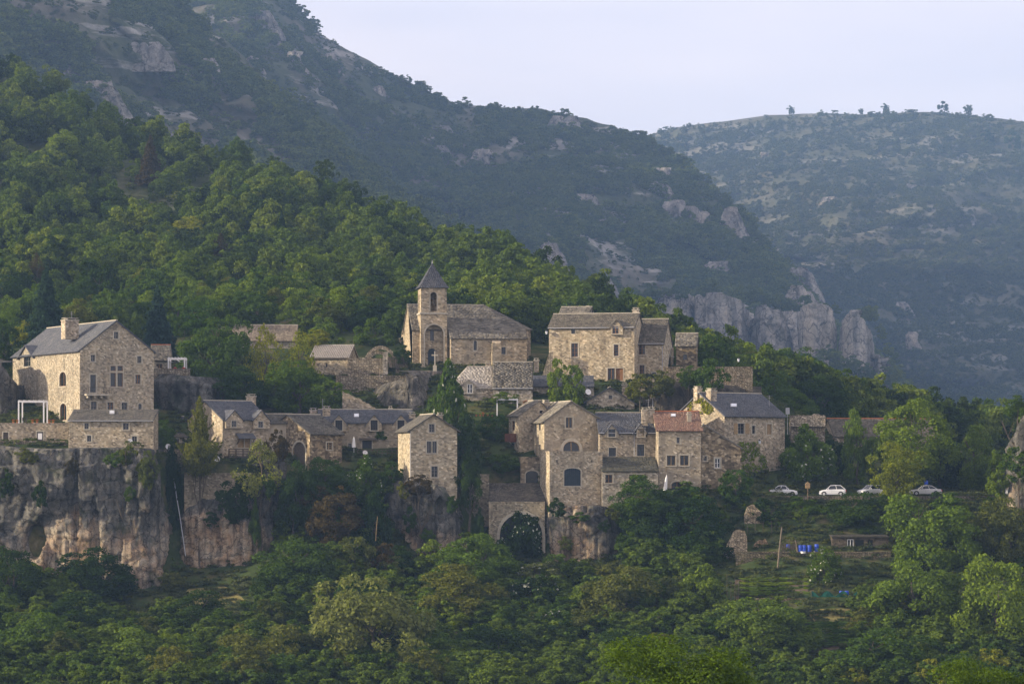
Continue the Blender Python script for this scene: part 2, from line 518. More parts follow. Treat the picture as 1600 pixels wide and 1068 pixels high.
M['leafwood2'] = leaf_mat('maple leaves', (0.122, 0.160, 0.032))
M['leafwood3'] = leaf_mat('holm oak leaves', (0.042, 0.066, 0.020))
M['leaffar'] = leaf_mat('distant leaves', (0.100, 0.128, 0.044))
M['leafdry'] = leaf_mat('distant box and juniper', (0.080, 0.096, 0.045))
M['bark'] = plain_mat('bark', (0.10, 0.082, 0.06), 0.95, 0.4, 6)
M['flower'] = plain_mat('white blossom', (0.46, 0.47, 0.36), 0.9, 0.1, 6)
M['redflower'] = plain_mat('red geranium', (0.55, 0.06, 0.02), 0.9, 0.2, 8)

# ================================================================== TERRAIN
class TPS:
    def __init__(s, pts, reg=2.0):
        p = np.array([[q[0], q[1]] for q in pts])
        z = np.array([q[2] for q in pts])
        s.p = p
        n = len(p)
        K = s.k(np.linalg.norm(p[:, None] - p[None], axis=2)) + np.eye(n) * reg
        Q = np.hstack([np.ones((n, 1)), p])
        A = np.zeros((n + 3, n + 3))
        A[:n, :n] = K
        A[:n, n:] = Q
        A[n:, :n] = Q.T
        s.c = np.linalg.solve(A, np.concatenate([z, np.zeros(3)]))
    @staticmethod
    def k(r):
        return np.where(r > 0, r * r * np.log(r + 1e-9), 0) * 0.01
    def __call__(s, x, y):
        x = np.asarray(x, float)
        sh = x.shape
        q = np.stack([x.ravel(), np.asarray(y, float).ravel()], 1)
        out = np.empty(len(q))
        n = len(s.p)
        for i in range(0, len(q), 8000):
            b = q[i:i + 8000]
            out[i:i + 8000] = s.k(np.linalg.norm(b[:, None] - s.p[None], axis=2)) @ s.c[:n] + s.c[n] + b @ s.c[n + 1:]
        return out.reshape(sh)

UP = [(-150, 690, 392), (0, 692, 391), (60, 692, 391), (180, 697, 389), (60, 664, 399), (0, 664, 399), (10, 640, 412), (150, 650, 404), (265, 586, 424), (300, 586, 424),
      (262, 702, 398), (330, 720, 395), (340, 600, 430), (450, 625, 424), (600, 592, 428), (520, 602, 427), (680, 576, 431), (780, 577, 430), (850, 592, 430),
      (940, 595, 427), (1050, 592, 427), (1100, 586, 430), (1150, 592, 434), (370, 716, 396), (480, 742, 395), (560, 744, 396), (670, 765, 391),
      (730, 648, 410), (800, 648, 410), (880, 642, 414), (960, 648, 412), (780, 760, 396), (830, 757, 396), (890, 790, 391), (980, 772, 392), (1050, 772, 392),
      (1130, 764, 394), (1180, 764, 396), (1060, 642, 418), (1150, 660, 412), (1215, 772, 397), (1300, 774, 397), (1400, 773, 397), (1500, 772, 397), (1600, 772, 397), (1750, 772, 397),
      (1400, 770, 410), (1550, 770, 410), (1250, 715, 414), (1300, 680, 440), (1500, 710, 440), (1400, 700, 430), (1750, 720, 440),
      (-150, 560, 440), (0, 560, 440), (200, 545, 445), (400, 530, 450), (600, 530, 455), (800, 535, 455), (1000, 560, 455), (1100, 598, 458), (1200, 632, 460), (1500, 705, 470), (1750, 710, 470),
      (0, 520, 490), (400, 480, 490), (800, 490, 490), (1000, 560, 490), (1200, 640, 490), (1600, 700, 490), (640, 705, 404), (720, 720, 402), (760, 700, 402)]
UPT = TPS([tuple(P(*q)) for q in UP])
LOW = [tuple(P(*q)) for q in [(120, 928, 384), (350, 922, 386), (0, 905, 384), (-150, 905, 384), (500, 885, 384), (500, 805, 392), (570, 800, 393), (650, 888, 385), (740, 884, 386), (810, 888, 390),
      (900, 918, 384), (1000, 905, 380), (1100, 855, 385), (1200, 863, 380), (1340, 863, 380), (1480, 863, 380), (1150, 936, 368), (1300, 938, 366), (1450, 935, 368), (1200, 1036, 350), (1320, 992, 354),
      (1500, 1000, 352), (1280, 805, 388), (1400, 805, 388), (1550, 805, 388), (1750, 805, 388), (900, 985, 366), (700, 985, 366), (500, 985, 366), (300, 985, 366), (100, 985, 366)]]
for x in (-150, -90, -45, 0, 45, 90, 150):
    LOW += [(x, 340, -27.5), (x, 310, -32), (x, 270, -38), (x, 220, -40)]
LOWT = TPS(LOW)
EDGE = np.array([(-300, 388, 2), (0, 388, 1), (255, 388, 1), (270, 393, 3), (285, 392, 1.5), (435, 392, 1.5), (470, 394, 9), (560, 394, 9), (600, 392.5, 1.2), (715, 392.5, 1.2),
                 (740, 395, 4), (780, 398, 2), (845, 398, 2), (852, 392.5, 1.2), (975, 392, 1.2), (1000, 386, 7), (1100, 386, 8), (1300, 389, 5), (1600, 389, 5), (1900, 389, 5)], float)
TERR = [(378.5, 382), (367, 369.5), (357, 358.5)]     # steps of the garden terraces on the right

def ground_z(x, y):
    x = np.asarray(x, float)
    y = np.asarray(y, float)
    px = x / np.maximum(y, 1) * F + CX
    ec = np.interp(px, EDGE[:, 0], EDGE[:, 1])
    ew = np.interp(px, EDGE[:, 0], EDGE[:, 2])
    lo = LOWT(x, np.minimum(y, 398))
    up = UPT(x, np.maximum(y, 386))
    tt = sstep(0, 1, (y - ec + ew) / (2 * ew))
    z = lo + (up - lo) * tt
    near = 1 - sstep(135, 215, y)                       # the near side of the gorge, below the camera
    z = z * (1 - near) + (-19 + (120 - y) * 0.09) * near
    z = z + 0.35 * fbm(np.stack([x * 0.15, y * 0.15, x * 0], -1), 3, 3) * np.clip(1.2 - tt, 0.1, 1)
    return z

def gz(x, y):
    return float(ground_z(np.array([x]), np.array([y]))[0])

def grid_faces(nu, nv):
    i = np.arange((nu - 1) * (nv - 1))
    a = (i // (nv - 1)) * nv + i % (nv - 1)
    return np.stack([a, a + nv, a + nv + 1, a + 1], 1)

gx = np.arange(-170, 190.1, 1.3)
gy = np.concatenate([np.arange(-40, 300, 8.0), np.arange(300, 500, 0.9)])
X, Y = np.meshgrid(gx, gy, indexing='ij')
Z = ground_z(X, Y)
obj('ground', new_mesh('ground', np.stack([X, Y, Z], -1), grid_faces(len(gx), len(gy)), M['ground'], True), kind='structure')

class Loft:
    """a mountainside from its foot to its skyline, each with its own distance"""
    def __init__(s, name, sky, foot, mat, nu, nv, amp, freq, seed, power=1.0, ridge=0.0, rough=0.0):
        sky = np.array(sky, float)
        foot = np.array(foot, float)
        px = np.linspace(sky[0, 0], sky[-1, 0], nu)
        sp, sD = np.interp(px, sky[:, 0], sky[:, 1]), np.interp(px, sky[:, 0], sky[:, 2])
        fp, fD = np.interp(px, foot[:, 0], foot[:, 1]), np.interp(px, foot[:, 0], foot[:, 2])
        t = np.linspace(0, 1, nv)
        D = fD[:, None] + (sD - fD)[:, None] * t[None] ** power
        py = fp[:, None] + (sp - fp)[:, None] * t[None]
        x = (px[:, None] - CX) / F * D
        z = (HY - py) / F * D
        pt = np.stack([x, D, z], -1) * freq
        n = fbm(pt, 5, seed, 0.55)
        env = (1 - t[None] ** 6) * np.minimum(1, t[None] * 5)
        D2 = D + amp * n * env
        if ridge:
            D2 = D2 - ridge * np.abs(noise(np.stack([x * freq * 1.7, D * 0 + 3.3, z * freq * 0.35], -1), seed + 5)) * env
        if rough:
            z = z + rough * fbm(pt * 6, 4, seed + 9) * (0.25 + 0.75 * env)
        s.px, s.t = px, t
        s.G = np.stack([x * D2 / D, D2, z * (0.5 + 0.5 * D2 / D)], -1)
        # far side falls away behind the skyline
        last = s.G[:, -1]
        back = [last + np.array([0, 30, -4.0]) * k for k in (1, 3)] + [last + np.array([0, 300, -160.0]), last + np.array([0, 900, -500.0])]
        V = np.concatenate([s.G, np.stack(back, 1)], 1)
        s.o = obj(name, new_mesh(name, V, grid_faces(nu, V.shape[1]), mat, True), kind='structure')
        s.PX = CX + s.G[..., 0] / s.G[..., 1] * F
        s.PY = HY - s.G[..., 2] / s.G[..., 1] * F
    def at(s, u, v):
        nu, nv = s.G.shape[:2]
        a, b = u * (nu - 1), v * (nv - 1)
        i, j = np.minimum(a.astype(int), nu - 2), np.minimum(b.astype(int), nv - 2)
        fa, fb = (a - i)[:, None], (b - j)[:, None]
        return (s.G[i, j] * (1 - fa) * (1 - fb) + s.G[i + 1, j] * fa * (1 - fb) + s.G[i, j + 1] * (1 - fa) * fb + s.G[i + 1, j + 1] * fa * fb)
    def D_at(s, px, py):
        i = int(np.argmin(abs(s.px - px)))
        j = int(np.argmin(abs(s.PY[i] - py)))
        return float(s.G[i, j, 1])

SKY_A = [(-800, 40, 880), (-150, 70, 800), (0, 118, 780), (70, 140, 770), (130, 178, 760), (240, 222, 740), (330, 245, 720), (420, 275, 700), (480, 298, 690), (545, 322, 670), (600, 352, 650), (650, 378, 640),
         (720, 402, 620), (800, 424, 600), (850, 450, 590), (900, 478, 570), (945, 502, 550), (1000, 534, 535), (1050, 566, 520), (1100, 588, 515), (1160, 606, 512), (1230, 628, 508), (1300, 652, 505), (1390, 690, 502), (1480, 706, 500), (1560, 714, 500), (1700, 716, 500), (2400, 716, 500)]
FOOT_A = [(-800, 600, 442), (-150, 575, 442), (0, 570, 442), (400, 545, 446), (800, 545, 450), (950, 560, 452), (1050, 595, 455), (1200, 640, 458), (1500, 714, 470), (1700, 722, 470), (2400, 722, 470)]
hillA = Loft('wooded_hill', SKY_A, FOOT_A, M['hill'], 300, 90, 14, 0.02, 21, rough=1.2)
SKY_B1 = [(-1300, -520, 1680), (-200, -420, 1620), (0, -230, 1560), (150, -110, 1548), (262, -12, 1536), (330, 45, 1536), (380, 85, 1524), (440, 150, 1512), (500, 205, 1488), (560, 262, 1464), (640, 320, 1440), (760, 400, 1416), (900, 470, 1380), (1000, 520, 1344), (1080, 560, 1320)]
FOOT_B1 = [(-1300, 420, 1032), (-200, 420, 1032), (400, 440, 1032), (1080, 620, 1176)]
mtB1 = Loft('mountain_shoulder', SKY_B1, FOOT_B1, M['mount'], 330, 150, 66, 0.0055, 33, ridge=72, rough=7)
SKY_B2 = [(200, -90, 2250), (380, -70, 2238), (460, 2, 2225), (500, 52, 2225), (560, 88, 2212), (640, 128, 2200), (720, 163, 2188), (840, 172, 2175), (960, 195, 2125), (1060, 248, 2050), (1130, 305, 1975), (1180, 355, 1925), (1250, 448, 1800),
          (1300, 500, 1750), (1360, 560, 1700), (1450, 645, 1625), (1540, 692, 1575), (1640, 706, 1562)]
FOOT_B2 = [(200, 500, 1300), (900, 600, 1325), (1000, 645, 1350), (1400, 690, 1350), (1640, 725, 1362)]
mtB2 = Loft('mountain', SKY_B2, FOOT_B2, M['mount'], 260, 190, 95, 0.0037, 47, ridge=110, rough=9)
SKY_D = [(850, 262, 3480), (980, 222, 3420), (1060, 200, 3360), (1140, 191, 3336), (1200, 182, 3312), (1340, 176, 3240), (1450, 175, 3180), (1530, 182, 3120), (1600, 190, 3072), (1800, 215, 3000), (2300, 190, 3075), (2900, 120, 3225), (3800, 180, 3150)]
FOOT_D = [(850, 640, 2040), (1100, 660, 1980), (1400, 715, 1920), (1800, 725, 1860), (3800, 735, 1837)]
mtD = Loft('dry_mountain', SKY_D, FOOT_D, M['dryhill'], 460, 180, 140, 0.002, 59, ridge=170, rough=9)

# the valley floor reaching on to the horizon behind everything
xs = np.linspace(-6000, 6000, 40)
ys = np.concatenate([np.linspace(490, 6000, 40), [9000, 16000]])
X, Y = np.meshgrid(xs, ys, indexing='ij')
obj('valley_floor', new_mesh('valley_floor', np.stack([X, Y, np.full_like(X, -12) + 6 * noise(np.stack([X * .003, Y * .003, X * 0], -1))], -1), grid_faces(len(xs), len(ys)), M['hill'], True), kind='structure')

# ------------------------------------------------------------------ cliffs
def cliff(name, label, plan, top, bot, mat, step=0.28, amp=1.0, seed=0, dents=(), lean=0.0, undercut=0.0, k=1.0, tint=(1, 1, 1), topround=0.6, taper=0.0, bulge=1.5):
    """rock face along a plan line of (px, distance); top and bottom as pixel rows per plan point"""
    pts = np.array([tuple(P(p, 720, D)) for p, D in plan])[:, :2]
    seg = np.linalg.norm(np.diff(pts, axis=0), axis=1)
    S = np.concatenate([[0], np.cumsum(seg)])
    n = max(8, int(S[-1] / step))
    ss = np.linspace(0, S[-1], n)
    x = np.interp(ss, S, pts[:, 0])
    y = np.interp(ss, S, pts[:, 1])
    for _ in range(3):
        x[1:-1] = (x[:-2] + 2 * x[1:-1] + x[2:]) / 4
        y[1:-1] = (y[:-2] + 2 * y[1:-1] + y[2:]) / 4
    tp = np.interp(ss, S, np.interp(np.arange(len(plan)), np.linspace(0, len(plan) - 1, len(top)), top))
    bp = np.interp(ss, S, np.interp(np.arange(len(plan)), np.linspace(0, len(plan) - 1, len(bot)), bot))
    zt, zb = (HY - tp) / F * y, (HY - bp) / F * y
    tx, ty = np.gradient(x), np.gradient(y)
    ln = np.hypot(tx, ty) + 1e-9
    nx, ny = ty / ln, -tx / ln
    m = max(6, int((zt - zb).max() / step))
    v = np.linspace(0, 1, m)
    Z = zb[:, None] + (zt - zb)[:, None] * v[None]
    Xg, Yg = np.repeat(x[:, None], m, 1), np.repeat(y[:, None], m, 1)
    q = np.stack([Xg, Yg, Z], -1) / k
    d = bulge * fbm(q * [0.10, 0.10, 0.09], 3, seed)
    vert = fbm(q * [0.42, 0.42, 0.03], 3, seed + 5)
    d = d + 0.22 * vert
    # jointed limestone: tilted blocks standing proud of or back from one another, parted by bedding planes
    sg = np.repeat(ss[:, None], m, 1) / k
    wz = 0.9 * fbm(q * 0.16, 2, seed + 31)
    ws = 0.8 * fbm(q * 0.22, 2, seed + 32)
    for bw, bh, am, ti in ((3.6, 7.5, 0.55, 0.35), (1.5, 2.7, 0.30, 0.35), (0.7, 1.0, 0.14, 0.25)):
        zz = (Z / k + wz) / bh
        iz_ = np.floor(zz)
        off = _h(iz_.astype(np.int64), iz_.astype(np.int64) * 0, iz_.astype(np.int64) * 0, seed + int(bw * 10))
        uu = (sg + ws) / bw + off * 0.5
        iu = np.floor(uu)
        a_, b_ = iu.astype(np.int64), iz_.astype(np.int64)
        fu, fz = uu - iu - 0.5, zz - iz_ - 0.5
        d = d + am * _h(a_, b_, a_ * 0, seed + 40) + ti * bw * 0.35 * (_h(a_, b_, a_ * 0 + 1, seed + 41) * fu + 0.5 * _h(a_, b_, a_ * 0 + 2, seed + 42) * fz)
        d = d - am * 0.55 * (np.abs(fu) > 0.46) - am * 0.35 * (np.abs(fz) > 0.47)
    d = d + 0.06 * fbm(q * 1.6, 3, seed + 3, 0.6)
    d = d * amp * k
    if taper:
        mx_ = (x[0] + x[-1]) / 2
        Xg = mx_ + (Xg - mx_) * (1 - taper * v[None] ** 1.5)
    pxg, pyg = CX + Xg / Yg * F, HY - Z / Yg * F
    for (dx, dy, rx, ry, dep) in dents:
        r = np.sqrt(((pxg - dx) / rx) ** 2 + ((pyg - dy) / ry) ** 2)
        d = d - dep * (1 - sstep(0.75, 1.15, r))
    d = d - lean * (v[None] ** 1.2) * (zt - zb)[:, None] - undercut * np.exp(-((v[None] - 0.12) / 0.16) ** 2)
    d = d - topround * k * sstep(0.86, 1.0, v[None]) * 1.5
    end = np.minimum(1, np.minimum(np.arange(n), n - 1 - np.arange(n)) / 6.0)
    d = d * end[:, None]
    G = np.stack([Xg + nx[:, None] * d, Yg + ny[:, None] * d, Z], -1)
    cap = G[:, -1] - np.stack([nx, ny, 0 * nx], 1) * 2.5 * k + np.array([0, 0, 0.15 * k])
    G = np.concatenate([G, cap[:, None]], 1)
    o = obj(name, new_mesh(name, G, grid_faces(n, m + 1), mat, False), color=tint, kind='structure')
    if label:
        o['label'] = label
    return o

cliff('cliff', 'tall grey and orange limestone cliff below the large house', [(-110, 389), (-40, 387), (30, 386.5), (75, 385.5), (120, 385), (165, 384.4), (215, 384), (248, 384.8), (257, 388), (259, 394), (262, 402)],
      [690, 692, 700, 702, 700, 700, 700, 702, 702, 702, 702], [960], M['rock'], 0.24, 0.85, 3, dents=[(52, 845, 13, 26, 3.0), (148, 835, 6, 60, 0.7), (118, 770, 5, 70, 1.0), (214, 760, 4, 60, 0.6)])
cliff('cliff', 'lower cliff between the gully and the tall cliff', [(266, 402), (276, 397), (288, 391.5), (320, 389.5), (360, 388.6), (400, 388.2), (426, 389), (436, 392), (442, 400)],
      [745, 748, 775, 780, 780, 765, 730, 720, 715], [945], M['rock'], 0.24, 0.8, 14, undercut=1.2)
cliff('cliff', 'rock bluff carrying the narrow tower house', [(594, 402), (598, 396), (604, 392), (624, 388.8), (655, 388), (690, 388.2), (712, 389.5), (722, 393), (728, 402)],
      [775, 765, 752, 748, 752, 758, 762, 765, 765], [905], M['rock'], 0.22, 0.7, 25, dents=[(689, 797, 9, 22, 1.4)], lean=0.03)
cliff('cliff', 'squat undercut rock below the arched terrace house', [(846, 402), (849, 395), (853, 390.2), (880, 388.8), (920, 388.4), (955, 388.6), (974, 390), (980, 394), (984, 402)],
      [795, 793, 792, 790, 790, 792, 795, 798, 800], [935], M['rock'], 0.22, 0.7, 37, undercut=1.8)
cliff('cliff', 'grey rock wall beneath the upper terrace', [(236, 424), (241, 414), (255, 411), (285, 411), (320, 413), (350, 416), (356, 426)],
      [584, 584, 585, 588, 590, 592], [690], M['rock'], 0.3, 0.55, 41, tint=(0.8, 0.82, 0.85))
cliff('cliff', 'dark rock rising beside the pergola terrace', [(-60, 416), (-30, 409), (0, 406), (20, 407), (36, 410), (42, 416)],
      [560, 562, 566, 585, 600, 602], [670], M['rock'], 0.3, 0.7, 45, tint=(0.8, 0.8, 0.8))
cliff('cliff', 'bare limestone outcrop below the church door', [(560, 428), (575, 420), (600, 416), (635, 414), (665, 415), (690, 420), (700, 428)],
      [600, 598, 592, 584, 580, 580, 580], [655], M['rock'], 0.28, 0.6, 51, lean=0.35, tint=(1.05, 1.0, 0.93))
cliff('cliff', 'rock stack at the right edge of the car park', [(1564, 402), (1567, 394), (1580, 389), (1610, 387), (1650, 388), (1680, 394), (1690, 404)],
      [740, 690, 655, 634, 622, 640, 660], [800], M['rock'], 0.25, 0.6, 57, lean=0.05)
cliff('cliff', 'dark brownish rock bank below the upper terrace wall', [(985, 425), (1000, 416), (1040, 414), (1090, 415), (1150, 419), (1190, 426)],
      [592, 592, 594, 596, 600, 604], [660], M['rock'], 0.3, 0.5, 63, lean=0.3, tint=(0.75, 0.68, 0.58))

# distant crags standing out of the mountainside
def crag(px0, px1, top, bot, D, seed, label=None, amp=0.9, bow=10, lean=0.06, tops=None, taper=0.0):
    n = 13 if tops else 25
    rg = random.Random(seed)
    pl, tt = [], []
    for i in range(n):
        a = i / (n - 1)
        pl.append((px0 + (px1 - px0) * (0.5 - 0.5 * cos(pi * a)), D + bow * (1 - sin(pi * a) ** 0.6)))
        e = min(1, sin(pi * a) * 2.2) ** 0.5 if 0 < i < n - 1 else 0.0
        tt.append(bot - (bot - top) * e * rg.uniform(0.80, 1.0))
    return cliff('cliff' if label else 'rock_outcrop', label, pl, tops or tt, [bot], M['farrock'], 0.75, amp, seed, lean=lean, k=3.2, topround=0.15, taper=taper, bulge=0.5, tint=(1, 0.97, 0.93) if label else (0.72, 0.70, 0.67))
crag(1000, 1095, 458, 620, 1442, 71, 'broad pale far cliff right of the big upper house', bow=40, amp=0.6, tops=[492, 480, 470, 464, 460, 464, 468, 461, 459, 458, 458, 462, 466])
crag(1078, 1178, 457, 625, 1430, 72, 'sheer far cliff ending the wooded spur', bow=46, amp=0.6, tops=[466, 462, 459, 457, 456, 458, 457, 460, 463, 466, 470, 476, 490])
crag(1170, 1246, 470, 640, 1438, 73, 'broken far crag left of the rock pillars', bow=36, amp=0.6, tops=[500, 488, 480, 474, 478, 482, 490, 486, 482, 490, 505, 520, 560])
crag(1246, 1309, 474, 650, 1424, 74, 'tall far rock pillar with a domed top', bow=30, lean=0.0, amp=0.42, taper=0.08, tops=[500, 482, 477, 476, 474, 473, 476, 474, 477, 480, 488, 496, 520])
crag(1306, 1370, 486, 650, 1418, 75, 'pointed far rock pillar at the end of the crags', bow=30, lean=0.01, amp=0.42, taper=0.22, tops=[512, 500, 494, 490, 484, 487, 486, 495, 498, 508, 516, 530, 560])
crag(1360, 1386, 552, 650, 1422, 76, 'small far rock tooth beside the pointed pillar', bow=12, amp=0.3)
crag(1196, 1300, 440, 560, 1485, 77, 'stepped far cliff rising behind the rock pillars', bow=40, amp=0.7, lean=0.25)
for i, (lf, a, b, tp, bt) in enumerate([
        (mtB2, 1205, 1292, 414, 450), (mtB2, 1098, 1145, 406, 434), (mtB2, 1105, 1180, 320, 362), (mtB2, 1070, 1112, 320, 352), (mtB2, 1035, 1075, 308, 340), (mtB2, 995, 1065, 280, 304), (mtB2, 1010, 1050, 258, 280),
        (mtB2, 835, 930, 176, 204), (mtB2, 655, 725, 192, 210), (mtB2, 640, 720, 224, 240), (mtB2, 720, 790, 228, 252), (mtB2, 428, 490, 72, 104), (mtB2, 485, 545, 76, 104), (mtB2, 365, 420, 82, 102),
        (mtB2, 350, 445, 10, 34), (mtB2, 390, 455, 42, 62), (mtB2, 930, 1015, 234, 254), (mtB2, 1115, 1178, 342, 370), (mtB2, 560, 620, 130, 146), (mtB2, 880, 950, 300, 318), (mtB2, 780, 850, 290, 306),
        (mtB1, 70, 145, 96, 128), (mtB1, 100, 210, 120, 166), (mtB1, 240, 320, 205, 222), (mtB1, 180, 275, 62, 82), (mtB1, 290, 355, 88, 106), (mtB1, 160, 240, 180, 196),
        (mtB2, 815, 905, 372, 420), (mtB2, 905, 985, 432, 470), (mtD, 1380, 1440, 470, 488), (mtD, 1395, 1455, 516, 545), (mtD, 1440, 1500, 636, 668), (mtD, 1500, 1562, 664, 700), (mtD, 1175, 1215, 235, 245), (mtD, 1400, 1450, 284, 296), (mtD, 1265, 1325, 304, 317), (mtD, 1480, 1540, 330, 341)]):
    D = lf.D_at((a + b) / 2, bt)
    wd = (b - a) / F * D
    crag(a, b, tp, bt + 30, D - 8, 90 + i, None, amp=min(0.9, 0.4 + wd / 120), bow=min(40, wd * 0.5), lean=0.45)

# ================================================================== BUILDINGS
def shingles(e0, e1, r1, r0, sx, sy, thick, seed, ragged=0.25):
    rng = np.random.default_rng(seed)
    e0, e1, r1, r0 = (np.array(q, float) for q in (e0, e1, r1, r0))
    nrm = np.cross(e1 - e0, r0 - e0) if np.linalg.norm(e1 - e0) > 0.01 else np.cross(r1 - r0, r0 - e0)
    nrm /= np.linalg.norm(nrm)
    if nrm[2] < 0:
        nrm = -nrm
    length = max(np.linalg.norm(r0 - e0), np.linalg.norm(r1 - e1))
    rows = max(2, int(length / sy))
    V = []
    for r in range(rows):
        v0, v1 = r / rows, min(1.0, (r + 1.35) / rows)
        a, b = e0 + (r0 - e0) * v0, e1 + (r1 - e1) * v0
        a2, b2 = e0 + (r0 - e0) * v1, e1 + (r1 - e1) * v1
        wd = np.linalg.norm(b - a)
        n = max(1, int(round(wd / sx)))
        cuts = np.clip((np.arange(n + 1) + 0.5 * (r % 2) + rng.uniform(-ragged, ragged, n + 1)) / n, 0, 1)
        cuts[0] = 0
        cuts[-1] = 1
        if r % 2 and n > 1:
            cuts = np.sort(np.concatenate([cuts, [0.5 / n]]))
        c0, c1 = cuts[:-1], cuts[1:]
        k = c1 - c0 > 0.02 / n
        c0, c1 = c0[k][:, None], c1[k][:, None]
        m = len(c0)
        g = 0.012 / max(wd, 0.1)
        lo = thick * rng.uniform(0.75, 1.25, (m, 1))
        dn = (rng.uniform(-ragged, ragged, (m, 1)) * 0.35 / rows) if r else 0
        A = a + (b - a) * (c0 + g) + (r0 - e0) * dn
        B = a + (b - a) * (c1 - g) + (r1 - e1) * dn
        A2, B2 = a2 + (b2 - a2) * (c0 + g), a2 + (b2 - a2) * (c1 - g)
        V.append(np.stack([A, B, A + nrm * lo, B + nrm * lo * rng.uniform(0.85, 1.15, (m, 1)), B2 + nrm * 0.012, A2 + nrm * 0.012, A2, B2], 1))
    V = np.concatenate(V)
    m = len(V)
    fb = np.array([[2, 3, 4, 5], [0, 1, 3, 2], [0, 2, 5, 6], [1, 7, 4, 3]])
    faces = (np.arange(m) * 8)[:, None, None] + fb[None]
    return V.reshape(-1, 3), faces.reshape(-1, 4)

ROOF_KIND = {   # material, slate width, exposed height, thickness
    'slate': ('slate', 0.34, 0.22, 0.022), 'oldslate': ('oldslate', 0.36, 0.24, 0.03), 'lauze': ('lauze', 0.58, 0.27, 0.07),
    'paleslab': ('paleslab', 0.55, 0.27, 0.06), 'redtile': ('redtile', 0.26, 0.30, 0.035), 'buffTile': ('buffTile', 0.26, 0.34, 0.05)}
SEED = [100]

def slope(parent, e0, e1, r1, r0, kind, thick=0.14, tint=None, name='roof_slope'):
    mat, sx, sy, st = ROOF_KIND[kind]
    e0, e1, r1, r0 = (Vector(q) for q in (e0, e1, r1, r0))
    nrm = (e1 - e0).cross(r0 - e0) if (e1 - e0).length > 0.01 else (r1 - r0).cross(r0 - e0)
    nrm.normalize()
    if nrm.z < 0:
        nrm = -nrm
    top = [e0, e1, r1, r0]
    bot = [q - nrm * thick for q in top]
    f = [(0, 1, 2, 3), (7, 6, 5, 4), (0, 4, 5, 1), (1, 5, 6, 2), (2, 6, 7, 3), (3, 7, 4, 0)]
    d = obj(name, new_mesh(name, top + bot, f, M[mat]), parent, color=tint or (1, 1, 1))
    SEED[0] += 1
    v, fa = shingles(e0, e1, r1, r0, sx, sy, st, SEED[0])
    obj('slates' if 'tile' not in kind.lower() else 'tiles', new_mesh('slates', v, fa, M[mat]), d, color=tint or (1, 1, 1), kind='stuff')
    return d

